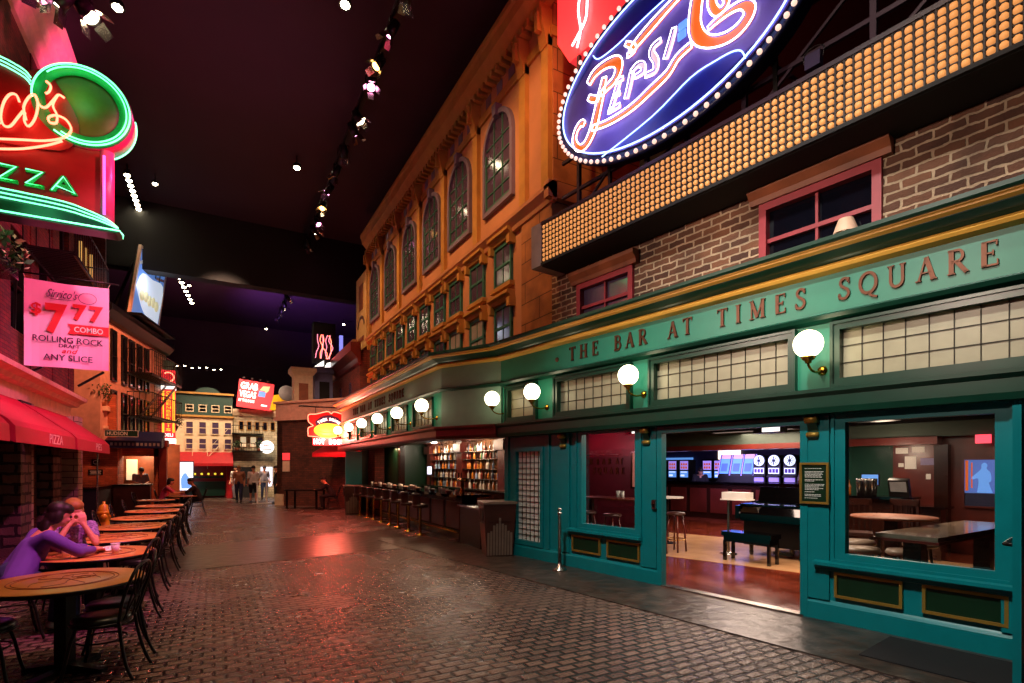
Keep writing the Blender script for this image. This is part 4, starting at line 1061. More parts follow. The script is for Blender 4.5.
serif_word(rl, 'TIMES', -2.9, -2.1, 1.52, 0.17, 4.48, 'bronze'); serif_word(rl, 'SQUARE', -1.85, -0.75, 1.52, 0.17, 4.48, 'bronze')
put('shelf_strip', G().box(-2.2, -0.9, 4.42, 4.5, 2.02, 2.04), 'steel', rl)
pf = thing('framed_print', 'tall pale framed print on the maroon wall beyond the first pub window', 'picture', FA(-0.33, 4.5, 1.15))
put('picture_frame', G().frame(-0.2, 0.2, 0, 0.95, 0.04, -0.04, 0), 'dark_wood', pf)
put('print_sheet', G().box(-0.17, 0.17, -0.02, -0.01, 0.03, 0.92), 'cream', pf)
# bulkheads with red brown trim
bh = thing('ceiling_bulkhead', 'grey green bulkhead with red brown trim across the pub ceiling', 'bulkhead', FA())
put('beam', G().box(-6, 10, 7.6, 8.0, 2.32, 2.72), mat('sage paint', '3c483c', 0.6), bh)
put('wooden_trim', G().box(-6, 10, 7.55, 8.05, 2.18, 2.32), 'red_wood', bh)
b2 = thing('ceiling_bulkhead', 'sage bulkhead above the wood panelled serving corner behind the big window', 'bulkhead', FA())
put('beam', G().box(3.0, 7.5, 6.6, 6.9, 2.3, 2.72), mat('sage paint', '3c483c', 0.6), b2)
put('wooden_trim', G().box(3.0, 5.3, 6.55, 6.95, 2.15, 2.3), 'red_wood', b2)
g = G()
for n in (2.5, 4.5, 6.5): g.bar((0.5, n, 2.62), (9, n, 2.62), 0.08)
for s_ in (1.5, 4, 6.5): g.bar((s_, 1, 2.66), (s_, 7, 2.66), 0.06)
cg = thing('ceiling_pipes', 'black pipes and rails under the pub ceiling', 'pipes', FA())
put('pipes', g, 'black', cg)
def can_light(M4, label):
    t = thing('ceiling_projector', label, 'light fitting', M4)
    put('casing', G().box(-0.3, 0.3, -0.15, 0.15, -0.16, 0), 'black', t)
    put('lens', G().box(-0.1, 0.28, -0.153, -0.15, -0.14, -0.05), 'white_lit', t)
can_light(FA(2.7, 5.2, 2.6), 'black ceiling light box seen high in the doorway')
can_light(FA(5.2, 3.6, 2.6), 'black ceiling light box seen high in the big pub window')
can_light(FA(0.6, 3.4, 2.6), 'black ceiling light box seen high in the first pub window')
# counter in front of the slot machines
sc_ = thing('long_counter', 'long low dark counter in front of the slot machines', 'counter', FA())
put('counter_body', G().box(-6, 3.2, 9.5, 9.9, 0.014, 1.16), 'dark_wood', sc_)
put('counter_top', G().box(-6.1, 3.3, 9.35, 11.2, 1.16, 1.22), 'piano', sc_)
g = G()
for i in range(12): g.box(-5.9 + i * 0.76, -5.3 + i * 0.76, 9.47, 9.5, 0.2, 1.0)
put('front_panels', g, 'red_wood', sc_)
# slot machines
def slot(M4, label, style, group='slot machines behind the long counter'):
    t = thing('slot_machine', label, 'slot machine', M4, group)
    if style == 'wheel':
        put('cabinet', G().box(-0.19, 0.19, 0, 0.5, 0, 0.62).lathe([(0, 0.0), (0.2, 0.0), (0.2, 0.5), (0, 0.5)], 0, 0.66, 20, axis='y'), 'black', t)
        wheel = put('wheel', G().lathe([(0, -0.02), (0.165, -0.02), (0.17, 0)], 0, 0.68, 24, axis='y'), 'screen_white', t)
        g = G()
        for k in range(8):
            a = 2 * pi * k / 8; g.bar((0.05 * cos(a), -0.03, 0.68 + 0.05 * sin(a)), (0.13 * cos(a), -0.03, 0.68 + 0.13 * sin(a)), 0.03, 0.01)
        put('wheel_segments', g.lathe([(0, -0.03), (0.045, -0.03), (0.045, -0.02)], 0, 0.68, 12, axis='y'), 'navy', wheel)
        put('screen', G().box(-0.16, 0.16, -0.02, 0, 0.27, 0.45), 'screen_white', t)
        put('screen_lines', G().box(-0.14, -0.06, -0.025, -0.02, 0.3, 0.42).box(-0.04, 0.04, -0.025, -0.02, 0.3, 0.42).box(0.06, 0.14, -0.025, -0.02, 0.3, 0.42), 'purple', t)
        put('button_deck', G().box(-0.18, 0.18, -0.12, 0, 0.17, 0.21), 'black', t)
        put('belly_screen', G().box(-0.15, 0.15, -0.02, 0, 0.02, 0.15), 'screen_violet', t)
    elif style == 'slant':
        pr = [(0, 0), (0, 0.2), (0.28, 0.9), (0.55, 0.9), (0.55, 0)]
        put('cabinet', G().prof(pr, -0.2, 0.2), 'black', t)
        put('screen', G().prof([(0.0, 0.26), (0.2, 0.76), (0.22, 0.76), (0.02, 0.26)], -0.15, 0.15), 'screen_blue', t)
        put('screen_lines', G().prof([(-0.005, 0.34), (0.1, 0.6), (0.12, 0.6), (0.01, 0.34)], -0.1, 0.1), 'screen_dark', t)
        put('top_panel', G().prof([(0.2, 0.76), (0.27, 0.9), (0.29, 0.9), (0.22, 0.76)], -0.15, 0.15), 'salmon_lit', t)
        put('side_glow', G().prof([(-0.01, 0.2), (0.27, 0.9), (0.3, 0.9), (0.02, 0.2)], 0.18, 0.21).prof([(-0.01, 0.2), (0.27, 0.9), (0.3, 0.9), (0.02, 0.2)], -0.21, -0.18), 'screen_violet', t)
    else:
        put('cabinet', G().box(-0.2, 0.2, 0.02, 0.45, 0, 0.75), 'black', t)
        put('screen', G().box(-0.16, 0.16, 0, 0.02, 0.38, 0.7), 'screen_violet', t)
        put('lower_screen', G().box(-0.16, 0.16, 0, 0.02, 0.1, 0.33), 'screen_blue', t)
        g = G()
        for i in range(3):
            for j in range(2): g.box(-0.13 + i * 0.095, -0.06 + i * 0.095, -0.004, 0, 0.42 + j * 0.12, 0.5 + j * 0.12)
        put('reel_symbols', g, 'orange_lit', t)
        put('screen_text_bar', G().box(-0.13, 0.13, -0.004, 0, 0.28, 0.31).box(-0.13, 0.02, -0.004, 0, 0.14, 0.2), 'screen_white', t)
    return t
ord_ = ['first', 'second', 'third']
for i, s_ in enumerate((-0.09, 0.38, 0.86)): slot(FA(s_, 10.2, 1.22), ord_[i] + ' slot machine with a round lit wheel, counting from the doorway middle', 'wheel')
for i, s_ in enumerate((-1.3, -0.88, -0.48)): slot(FA(s_, 10.2, 1.22, 8), ord_[i] + ' slanted blue screen slot machine, counting away from the bartender', 'slant')
for i, s_ in enumerate((-4.1, -3.6, -3.1)): slot(FA(s_, 10.6, 1.22), ord_[i] + ' double screen slot machine left of the bartender in the doorway', 'video')
for i, s_ in enumerate((-2.35, -1.9)): slot(FA(s_, 10.9, 1.22), ['first', 'second'][i] + ' double screen slot machine right behind the bartender', 'video')
bs_ = put('lit_panel', G().box(-3.4, -2.5, 13.4, 13.5, 2.0, 2.45), glow('warm pendant glow', (1.0, 0.8, 0.6), 1.8), None, 'bright warm lit panel high behind the slanted slot machines', 'light panel', M4=FA())  # stands for a warm lit pendant, built as a flat glowing panel
put('lit_panel', G().box(-6.0, -4.6, 13.4, 13.5, 1.3, 2.1), 'screen_blue', None, 'pale blue lit panel at the far left behind the bartender', 'light panel', M4=FA())
light('AREA', 'slot_glow', tuple(FA(-0.5, 9.2, 2.1).translation), (0.5, 0.4, 1.0), 60, 2.0, tuple(FA(-0.5, 10.5, 1.2).translation))
light('AREA', 'pub_ceiling_light', tuple(FA(1.6, 6.5, 2.6).translation), (1.0, 0.75, 0.6), 150, 2.0, tuple(FA(1.6, 6.5, 0).translation))
light('AREA', 'pub_ceiling_light', tuple(FA(3.8, 1.6, 2.6).translation), (1.0, 0.75, 0.6), 90, 1.5, tuple(FA(3.8, 1.6, 0).translation))
light('AREA', 'pub_ceiling_light', tuple(FA(5.4, 3.4, 2.6).translation), (1.0, 0.7, 0.5), 90, 1.5, tuple(FA(5.4, 3.6, 0).translation))
light('POINT', 'pub_lamp', tuple(FA(4.6, 5.9, 2.0).translation), (1.0, 0.7, 0.5), 22, 0.15)
light('POINT', 'pub_lamp', tuple(FA(-1.2, 3.2, 2.2).translation), (1.0, 0.35, 0.4), 42, 0.2)
# high stools
hs = thing('high_stool', 'x', 'bar stool', XF(0, 0, 0), 'round high stools inside the pub')
put('seat', G().lathe([(0, 0.73), (0.17, 0.73), (0.185, 0.75), (0.17, 0.785), (0, 0.79)], 0, 0, 20), 'foot', hs)
for a in (45, 135, 225, 315):
    put('leg', G().tube([(0.12 * cos(radians(a)), 0.12 * sin(radians(a)), 0.73), (0.17 * cos(radians(a)), 0.17 * sin(radians(a)), 0.4), (0.2 * cos(radians(a)), 0.2 * sin(radians(a)), 0.0)], 0.018, 6), 'red_wood', hs)
put('foot_ring', G().tube([(0.185 * cos(2 * pi * k / 20), 0.185 * sin(2 * pi * k / 20), 0.25) for k in range(20)], 0.01, 6, closed=True), 'brass', hs)
register(hs)
hsl = [((2.02, 2.75), 'dark high stool just inside the doorway left jamb, farther of two'), ((1.96, 2.2), 'dark high stool just inside the doorway left jamb, nearer of two'),
       ((0.7, 1.6), 'high stool behind the first pub window, left of two'), ((1.45, 1.5), 'high stool behind the first pub window, right of two')]
for i, ((s_, n), lb) in enumerate(hsl):
    if i == 0: hs.matrix_world = FA(s_, n, 0.014); hs['label'] = lb
    else: dup(hs, FA(s_, n, 0.014), lb)
ht = thing('high_table', 'long dark high table with cups behind the first pub window', 'table', FA(1.0, 2.25, 0.014))
put('tabletop', G().box(-0.9, 0.9, -0.32, 0.32, 1.0, 1.04), 'red_wood', ht)
for x in (-0.8, 0.8): put('leg', G().box(x - 0.04, x + 0.04, -0.04, 0.04, 0.03, 1.0).box(x - 0.05, x + 0.05, -0.25, 0.25, 0, 0.03), 'black', ht)
for k, (a, lb) in enumerate(((0.0, 'tall white cup on the high table behind the first pub window'), (0.12, 'slimmer pale bottle cup beside the tall white cup'))):
    o = put('cup', G().lathe([(0, 0), (0.04 - 0.006 * k, 0), (0.048 - 0.01 * k, 0.15), (0, 0.15)], 0, 0, 12), 'white', None, lb, 'cup'); o.matrix_world = FA(1.0 + a, 2.2, 1.055)
cm = thing('side_table', 'small white topped table left behind the doorway jamb', 'table', FA(1.2, 3.6, 0.014))
put('tabletop', G().cyl(0, 0, 1.0, 1.03, 0.35, n=24), 'white', cm); put('pedestal', G().cyl(0, 0, 0.02, 1.0, 0.035).cyl(0, 0, 0, 0.02, 0.2), 'black', cm)
# grand piano and bench
pn = thing('grand_piano', 'closed black grand piano just inside the pub doorway', 'piano', FA(3.75, 3.3, 0.02, 0))
outl = [(-0.75, 0.1)] + [(-0.75, 0.7)] + smooth([(-0.75, 0.7), (-0.72, 1.2), (-0.6, 1.55), (-0.3, 1.7), (0.0, 1.55), (0.2, 1.2), (0.45, 0.95), (0.75, 0.8)], 4) + [(0.75, 0.1)]
put('case', G().slab(outl, 0.66, 0.98), 'piano', pn)
lid = G()
put('lid', G(Matrix.Translation((0, 0, 0.98)) @ Matrix.Rotation(radians(0), 4, 'Y')).slab([(p[0] * 1.01, p[1]) for p in outl if p[1] > 0.3], 0.0, 0.03), 'piano', pn)
put('music_desk', G().prof([(0.4, 1.01), (0.5, 1.3), (0.52, 1.3), (0.42, 1.01)], -0.55, 0.55), 'piano', pn)
put('keyboard_cover', G().prof([(-0.05, 0.72), (0.12, 0.72), (0.12, 0.95), (0.02, 0.93), (-0.05, 0.8)], -0.74, 0.74), 'piano', pn)
put('cheek', G().box(-0.76, -0.68, -0.06, 0.2, 0.7, 0.95).box(0.68, 0.76, -0.06, 0.2, 0.7, 0.95), 'piano', pn)
for x, y in ((-0.6, 0.25), (0.6, 0.25), (-0.35, 1.4)): put('leg', G().lathe([(0, 0), (0.03, 0), (0.04, 0.06), (0.035, 0.1), (0.07, 0.6), (0.08, 0.66), (0, 0.66)], x, y, 10), 'piano', pn)
put('pedal_lyre', G().box(-0.14, -0.11, 0.25, 0.3, 0.1, 0.66).box(0.11, 0.14, 0.25, 0.3, 0.1, 0.66).box(-0.16, 0.16, 0.2, 0.32, 0.06, 0.12), 'piano', pn)
put('skirt_panel', G().slab([(p[0] * 0.93, p[1] * 0.93 + 0.05) for p in outl], 0.2, 0.66), 'black', pn)
bn = thing('piano_bench', 'black padded bench in front of the grand piano', 'bench', FA(3.55, 2.75, 0.02))
put('seat', G().box(-0.45, 0.45, -0.18, 0.18, 0.44, 0.52), 'piano', bn)
put('apron', G().box(-0.42, 0.42, -0.16, 0.16, 0.34, 0.44), 'piano', bn)
for x in (-0.4, 0.4):
    for y in (-0.14, 0.14): put('leg', G().box(x - 0.025, x + 0.025, y - 0.025, y + 0.025, 0, 0.36), 'piano', bn)
mn = thing('menu_stand', 'steel post stand with pale menu box behind the piano bench', 'stand', FA(2.85, 3.25, 0.02))
put('base', G().lathe([(0, 0), (0.16, 0), (0.16, 0.015), (0.03, 0.05), (0, 0.05)], 0, 0, 18), 'steel', mn)
put('post', G().cyl(0, 0, 0.03, 1.06, 0.025), 'steel', mn)
put('menu_box', G().box(-0.06, 0.42, -0.14, 0.14, 1.06, 1.2).box(-0.08, 0.44, -0.16, 0.16, 1.05, 1.07), 'white', mn)
# behind the big window
def round_high(M4, label):
    t = thing('round_high_table', label, 'table', M4)
    put('tabletop', G().lathe([(0, 0.97), (0.5, 0.97), (0.51, 0.985), (0.5, 1.0), (0, 1.0)], 0, 0, 32), 'header_brown', t)
    put('pedestal', G().box(-0.08, 0.08, -0.08, 0.08, 0.04, 0.97), 'dark_wood', t)
    put('base', G().box(-0.28, 0.28, -0.04, 0.04, 0, 0.04).box(-0.04, 0.04, -0.28, 0.28, 0, 0.04), 'black', t)
round_high(FA(5.77, 2.44, 0.014), 'round brown high table behind the big pub window')
lt = thing('long_table', 'long grey topped table behind the big pub window', 'table', FA(6.3, 1.0, 0.014, -6))
put('tabletop', G().box(-0.3, 0.32, 0, 2.7, 0.85, 0.9), mat('grey stone top', '7c6c5c', 0.12, var=0.3), lt)
put('edge_trim', G().box(-0.32, 0.34, -0.02, 2.72, 0.82, 0.85), 'red_wood', lt)
for y in (0.25, 2.4): put('leg', G().box(-0.08, 0.1, y - 0.08, y + 0.08, 0.04, 0.82).box(-0.25, 0.27, y - 0.04, y + 0.04, 0, 0.04), 'black', lt)
ps = thing('padded_stool', 'x', 'stool', XF(0, 0, 0), 'padded stools behind the big pub window')
put('seat', G().lathe([(0, 0.54), (0.2, 0.54), (0.22, 0.57), (0.2, 0.61), (0, 0.63)], 0, 0, 20), mat('beige vinyl', 'a08c78', 0.3), ps)
for a in (45, 135, 225, 315): put('leg', G().tube([(0.13 * cos(radians(a)), 0.13 * sin(radians(a)), 0.55), (0.19 * cos(radians(a)), 0.19 * sin(radians(a)), 0)], 0.018, 6), 'black', ps)
register(ps)
for i, (s_, n, lb) in enumerate(((5.62, 1.75, 'padded stool nearest the glass, below the round high table'), (6.05, 1.95, 'padded stool between the round high table and long table'), (5.33, 2.5, 'padded stool on the left of the round high table'), (5.95, 2.95, 'padded stool behind the round high table pedestal'))):
    if i == 0: ps.matrix_world = FA(s_, n, 0.014); ps['label'] = lb
    else: dup(ps, FA(s_, n, 0.014), lb)
def pub_chair(M4, label):
    t = thing('pub_chair', label, 'chair', M4)
    put('seat', G().box(-0.2, 0.2, -0.2, 0.2, 0.62, 0.67), 'foot', t)
    for x, y in ((-.18, -.18), (.18, -.18), (-.18, .18), (.18, .18)): put('leg', G().box(x - 0.02, x + 0.02, y - 0.02, y + 0.02, 0, 0.62), 'black', t)
    g = G().box(-0.2, -0.16, 0.16, 0.2, 0.67, 1.15).box(0.16, 0.2, 0.16, 0.2, 0.67, 1.15).box(-0.2, 0.2, 0.16, 0.2, 1.08, 1.18)
    for k in range(4): g.box(-0.12 + k * 0.075 - 0.012, -0.12 + k * 0.075 + 0.012, 0.17, 0.19, 0.67, 1.1)
    put('backrest', g, 'dark_wood', t)
pub_chair(FA(5.1, 3.1, 0.014, 20), 'dark slatted pub chair at the far left of the big window')
pub_chair(FA(5.55, 3.45, 0.014, -10), 'dark slatted pub chair behind the round high table')
sv = thing('serving_counter', 'dark serving counter in front of wood panelling behind the big window', 'counter', FA())
put('counter_body', G().box(3.4, 5.2, 5.3, 5.6, 0.014, 1.1).box(5.2, 5.6, 5.5, 5.8, 0.014, 0.95), 'dark_wood', sv)
put('counter_top', G().box(3.3, 5.25, 5.1, 5.75, 1.1, 1.15).box(5.2, 5.7, 5.3, 5.9, 0.95, 0.99), 'piano', sv)
wp = thing('wood_panelling', 'red brown wood panel wall with papers behind the big window', 'wall panel', FA())
put('panel', G().box(4.45, 7.8, 6.97, 7.07, 0.014, 2.4), 'red_wood', wp)
put('panel', G().box(3.45, 4.45, 6.98, 7.08, 0.014, 2.4), 'green_dark', wp)
put('corner_post', G().box(5.2, 5.42, 6.75, 6.98, 0.014, 2.14), 'dark_wood', wp)
for (s0, s1, z0, z1) in ((4.5, 4.72, 1.98, 2.1), (4.78, 5.0, 2.0, 2.12), (4.66, 4.86, 1.66, 1.92), (4.55, 4.64, 1.7, 1.78), (5.02, 5.1, 1.45, 1.56)):
    o = put('paper_notice', G().box(0, s1 - s0, -0.006, 0, 0, z1 - z0), 'paper', None, ['upper left', 'upper right', 'largest, middle', 'small left', 'small lower right'][[4.5, 4.78, 4.66, 4.55, 5.02].index(s0)] + ' white paper notice on the wood panelling', 'paper', 'paper notices on the wood panelling'); o.matrix_world = FA(s0, 6.965, z0)
o = put('colour_notice', G().box(0, 0.26, -0.006, 0, 0, 0.14), mat('violet print', '8c80a8', 0.6), None, 'wide violet notice on the wood panelling beside the white papers', 'paper'); o.matrix_world = FA(4.93, 6.963, 1.74)
for i in range(6):
    o = put('steel_cup', G().lathe([(0, 0), (0.04, 0), (0.05, 0.3), (0.045, 0.33), (0, 0.33)], 0, 0, 12), 'steel', None, 'tall stack of steel cups on the serving counter behind the big window', 'cup stack', 'steel cup stacks on the serving counter') if i == 0 else o0.copy()
    if i == 0: o0 = o
    else: COL.objects.link(o)
    o['label'] = f'tall steel cup stack, {ORD[i % 3]} from the left in the {["front", "rear"][i // 3]} row on the serving counter'
    o.matrix_world = FA(4.38 + (i % 3) * 0.11, 5.3 + (i // 3) * 0.13, 1.15)
tl_ = thing('till_screen', 'blue till screen behind the steel cups', 'screen', FA(4.45, 5.65, 1.15))
put('case', G().box(-0.16, 0.16, 0, 0.04, 0.18, 0.42).cyl(0, 0.02, 0, 0.18, 0.03).cyl(0, 0.02, 0, 0.01, 0.09), 'black', tl_)
put('screen', G().box(-0.14, 0.14, -0.005, 0, 0.2, 0.4), 'screen_blue', tl_)
cs_ = thing('card_terminal', 'dark till terminal facing the panelling right of the steel cups', 'till', FA(4.95, 5.6, 1.15))
put('case', G().prof([(0, 0), (-0.1, 0.3), (0.0, 0.34), (0.12, 0.05), (0.12, 0)], -0.16, 0.16), 'black', cs_)
put('screen', G().prof([(-0.036, 0.08), (-0.095, 0.27), (-0.1, 0.27), (-0.04, 0.08)], -0.13, 0.13), 'curtain', cs_)
for i in range(14):
    random.seed(500 + i); k = random.choice(['amber', 'clear', 'green', 'red', 'clear'])
    bottle(k, FA(3.5 + (i % 7) * 0.1, 5.45 + (i // 7) * 0.14, 1.15, 0, 1.05), f'KIND bottle, {ORD[i % 7]} from the left, {["front", "rear"][i // 7]} row on the serving counter by the cups', 'bottles on the serving counter')
for i in range(12):
    random.seed(600 + i); k = random.choice(['amber', 'clear', 'brown', 'amber'])
    bottle(k, FA(1.35 + (i % 6) * 0.11, 9.7 + (i // 6) * 0.16, 1.22, 0, 1.1), f'KIND bottle, {ORD[i % 6]} from the left, {["front", "rear"][i // 6]} row at the long counter end', 'bottles at the long counter end')
tv = thing('tv_screen', 'lit screen with a blue draped figure, behind the right of the big window', 'screen', FA(5.87, 6.9, 0.92, 0, 1.08))
put('bezel', G().frame(-0.24, 0.24, 0, 0.88, 0.03, -0.03, 0.05), 'red_wood', tv)
put('screen', G().box(-0.22, 0.22, 0, 0.02, 0.02, 0.86), 'screen_dark', tv)
put('pictured_figure', G().poly(smooth([(-0.04, 0.27), (-0.02, 0.42), (-0.03, 0.52), (-0.1, 0.5), (-0.11, 0.54), (-0.02, 0.64), (0.02, 0.7), (0.02, 0.76), (0.06, 0.8), (0.1, 0.76), (0.09, 0.69), (0.14, 0.62), (0.15, 0.48), (0.12, 0.44), (0.17, 0.27)], 3), -0.006, 0), 'screen_blue', tv)
put('pictured_lights', G().box(-0.2, -0.16, -0.006, 0, 0.3, 0.84).box(-0.12, -0.1, -0.006, 0, 0.35, 0.8), 'orange_lit', tv)
put('pictured_seats', G().box(-0.22, 0.22, -0.006, 0, 0.02, 0.26), 'navy', tv)
ex = thing('exit_sign', 'small glowing red sign high at the right of the big window', 'sign', FA(5.97, 6.53, 2.14))
put('sign_box', G().box(-0.1, 0.12, 0, 0.06, 0, 0.16), 'exit', ex)

# ================================================================== LEFT SIDE: PIZZERIA
LX = 3.25                                  # wall line, metres left of the street axis
pz = thing('pizzeria_building', 'red brick pizzeria building with pink cornice on the left of the street', 'building', FL(0, LX, 0))
g = G()
piers = [1.0, 3.0, 5.0, 7.0, 9.0, 10.9, 12.7, 14.5, 16.2, 17.75]
for y in piers: g.box(y - 0.28, y + 0.28, 0, 0.4, 3.4, 10.4)
for z0, z1 in ((3.4, 4.3), (6.2, 7.0), (9.2, 10.4)): g.box(0, 18, 0.02, 0.4, z0, z1)
put('brick_wall', g, 'brick_red', pz)
put('inner_wall', G().box(0, 18, 0.4, 0.7, 0, 10.4).box(17.9, 18.0, 0, 3, 3.4, 10.4), 'brick_dark', pz)
for i in range(len(piers) - 1):
    for z0, z1 in ((4.3, 6.2), (7.0, 9.2)):
        a, b = piers[i] + 0.28, piers[i + 1] - 0.28
        f = put('window', G().frame(a, b, z0, z1, 0.07, 0.1, 0.2).box(a, b, 0.12, 0.18, (z0 + z1) / 2 - 0.03, (z0 + z1) / 2 + 0.03), 'black', pz)
        put('glass', G().box(a, b, 0.2, 0.22, z0, z1), 'dark_glass', f)
put('top_cornice', G().prof([(0.3, 10.1), (-0.05, 10.15), (-0.1, 10.4), (-0.2, 10.5), (-0.24, 10.8), (-0.38, 10.95), (-0.42, 11.3), (0.3, 11.35)], 0, 16.2), 'cream', pz)
put('shop_cornice', G().prof([(0.5, 3.0), (0.2, 3.0), (0.2, 3.25), (-0.1, 3.28), (-0.15, 3.36), (-0.28, 3.42), (-0.3, 3.5), (0.5, 3.55)], 0, 17.95), 'cream', pz)
put('shop_frieze', G().box(0, 17.9, 0.05, 0.2, 2.9, 3.28), 'cream', pz)
for i, y in enumerate((7.6, 10.6, 13.9)):
    put('stone_pier', G().box(y - 0.35, y + 0.35, 0.0, 0.45, 0, 3.0), 'rough_stone', pz)
    put('pale_pier', G().box(y + 0.35, y + 0.5, 0.0, 0.45, 0, 3.0), 'stone_column', pz)
put('corner_pillar', G().box(17.35, 17.9, -0.2, 0.4, 0, 3.0), 'stone_column', pz)
put('stone_pier', G().box(16.4, 17.2, 0.1, 0.45, 0, 3.0), 'rough_stone', pz)
# flower box at the upper left edge
fb = thing('flower_box', 'hanging flower box with pink lit blossoms at the upper left edge', 'flower box', FL(11.6, LX - 0.17, 4.9))
put('box', G().box(-0.5, 0.5, -0.15, 0.15, 0, 0.2), 'dark_wood', fb)
def leafball(cx, cy, cz, r, n, seed, size=0.05):
    g = G(); rr = random.Random(seed)
    for _ in range(n):
        a, b = rr.uniform(0, 2 * pi), rr.uniform(-1, 1); q = r * rr.uniform(0.4, 1) ; s_ = size * rr.uniform(0.6, 1.3)
        c = Vector((cx + q * cos(a) * sqrt(1 - b * b), cy + q * sin(a) * sqrt(1 - b * b), cz + q * b))
        u = Vector((rr.uniform(-1, 1), rr.uniform(-1, 1), rr.uniform(-1, 1))).normalized() * s_
        v = u.cross(Vector((rr.uniform(-1, 1), rr.uniform(-1, 1), rr.uniform(-1, 1)))).normalized() * s_ * 0.5
        g.add([c - u, c + v, c + u, c - v], [(0, 1, 2, 3)])
    return g
put('foliage', leafball(0, 0, 0.3, 0.4, 160, 3, 0.07), 'leaf', fb)
put('blossoms', leafball(0, -0.1, 0.36, 0.38, 60, 4, 0.06), 'cream', fb)
# awnings
def awning(y0, y1, text, label):
    t = thing('awning', label, 'awning', FL(0, 0, 0), 'red awnings over the pizzeria front')
    xb, xf = LX + 0.12, 2.42
    pr = [(xb, 3.05), (xf + 0.25, 2.5), (xf + 0.08, 2.38), (xf, 2.28)]
    g = G()
    vs = []; 
    for yy in (y0, y1): vs += [(yy, p[0], p[1]) for p in pr] + [(yy, xf - 0.01, 2.05), (yy, xf + 0.02, 2.05)] + [(yy, xf + 0.03, 2.26), (yy, xf + 0.27, 2.46), (yy, xb, 3.0)]
    n = 9
    fs = [(i, (i + 1) % n, (i + 1) % n + n, i + n) for i in range(n)] + [tuple(range(n)), tuple(range(2 * n - 1, n - 1, -1))]
    put('canvas', G().add(vs, fs), 'red_awning', t)
    for yy in (y0, y1 - 0.01):
        put('side_flap', G().add([(yy, xb, 3.0), (yy, xf + 0.26, 2.46), (yy, xf + 0.02, 2.26), (yy, xf + 0.02, 2.06), (yy, xb, 2.5)] + [(yy + 0.01, xb, 3.0), (yy + 0.01, xf + 0.26, 2.46), (yy + 0.01, xf + 0.02, 2.26), (yy + 0.01, xf + 0.02, 2.06), (yy + 0.01, xb, 2.5)],
            [(0, 1, 2, 3, 4), (9, 8, 7, 6, 5), (0, 5, 6, 1), (1, 6, 7, 2), (2, 7, 8, 3), (3, 8, 9, 4), (4, 9, 5, 0)]), 'red_awning', t)
    m = (y0 + y1) / 2 + (y1 - y0) * 0.1
    put('valance_lettering', text_mesh(text, m - 0.09 * len(text), m + 0.09 * len(text), 2.1, 2.26, xf - 0.008, 0.004, 0.0), 'cream', t)
awning(6.0, 9.6, 'PIES', 'red awning nearest the camera at the left edge')
awning(9.85, 13.5, 'PIZZA', 'red awning lettered PIZZA, middle one over the pizzeria')
awning(13.7, 17.5, 'PIES', 'red awning at the far end of the pizzeria, above the pale pillar')
# hanging banner
bnr = thing('hanging_banner', 'pale pink price banner hung on a black pole from the pizzeria wall', 'banner', XF(-3.166, 13.4, 3.651, 0, 0.8375))
BW, BH = 1.56, 2.0
nn = 12
vs = [(BW * i / nn, 0.03 * sin(i * 0.9) * (1 - j / 6) , BH * j / 6 - (0.03 * (1 - abs(2 * i / nn - 1)) if j == 6 else 0)) for j in range(7) for i in range(nn + 1)]
fs = [(j * (nn + 1) + i, j * (nn + 1) + i + 1, (j + 1) * (nn + 1) + i + 1, (j + 1) * (nn + 1) + i) for j in range(6) for i in range(nn)]
vs2 = [(p[0], p[1] + 0.006, p[2]) for p in vs]; k = len(vs)
put('cloth', G().add(vs + vs2, fs + [tuple(q + k for q in f[::-1]) for f in fs]), 'banner', bnr)
def bt_(txt, u0, u1, v0, v1, m_, bold=0.0, slant=0.0): put('banner_lettering', text_mesh(txt, u0 * BW, u1 * BW, (1 - v1) * BH, (1 - v0) * BH, -0.034, 0.004, bold, slant), m_, bnr)
bt_('$', .08, .2, .27, .42, 'banner_red', 0.03); bt_('7', .24, .5, .26, .61, 'banner_red', 0.045); bt_('7', .56, .73, .24, .43, 'banner_red', 0.045); bt_('7', .76, .93, .24, .43, 'banner_red', 0.045)
put('banner_ribbon', G().poly([(0.5 * BW, 0.52 * BH), (0.54 * BW, 0.47 * BH), (0.5 * BW, 0.4 * BH), (0.6 * BW, 0.4 * BH), (0.6 * BW, 0.41 * BH), (BW, 0.41 * BH), (BW, 0.52 * BH)], -0.036, -0.034), 'banner_red', bnr)
put('banner_lettering', text_mesh('COMBO', .58 * BW, .93 * BW, .43 * BH, .495 * BH, -0.038, 0.004, 0.01), 'white', bnr)
bt_('ROLLING ROCK', .1, .93, .64, .71, 'banner_dark', 0.01); bt_('DRAFT', .4, .65, .725, .765, 'banner_dark', 0.01); bt_('and', .43, .6, .775, .83, 'banner_red', 0.01, 0.04); bt_('ANY SLICE', .22, .8, .85, .92, 'banner_dark', 0.01)
bt_("Sirrico's", .25, .6, .09, .19, 'banner_dark', 0.0, 0.06)
put('banner_emblem', G().tube([(.74 * BW + 0.17 * cos(2 * pi * i / 24), -0.038, .84 * BH + 0.13 * sin(2 * pi * i / 24)) for i in range(24)], 0.006, 4, closed=True).tube([(.3 * BW, -0.038, .79 * BH), (.55 * BW, -0.038, .795 * BH)], 0.006, 4), 'banner_dark', bnr)
put('pole', G().tube([(-0.15, 0, BH + 0.12), (1.75, 0, BH + 0.12)], 0.02, 8), 'black', bnr)
put('rope', G().tube([(0.02, 0, BH), (-0.02, 0, BH + 0.12)], 0.006, 5).tube([(BW - 0.02, 0, BH), (BW + 0.03, 0, BH + 0.12)], 0.006, 5), 'cream', bnr)
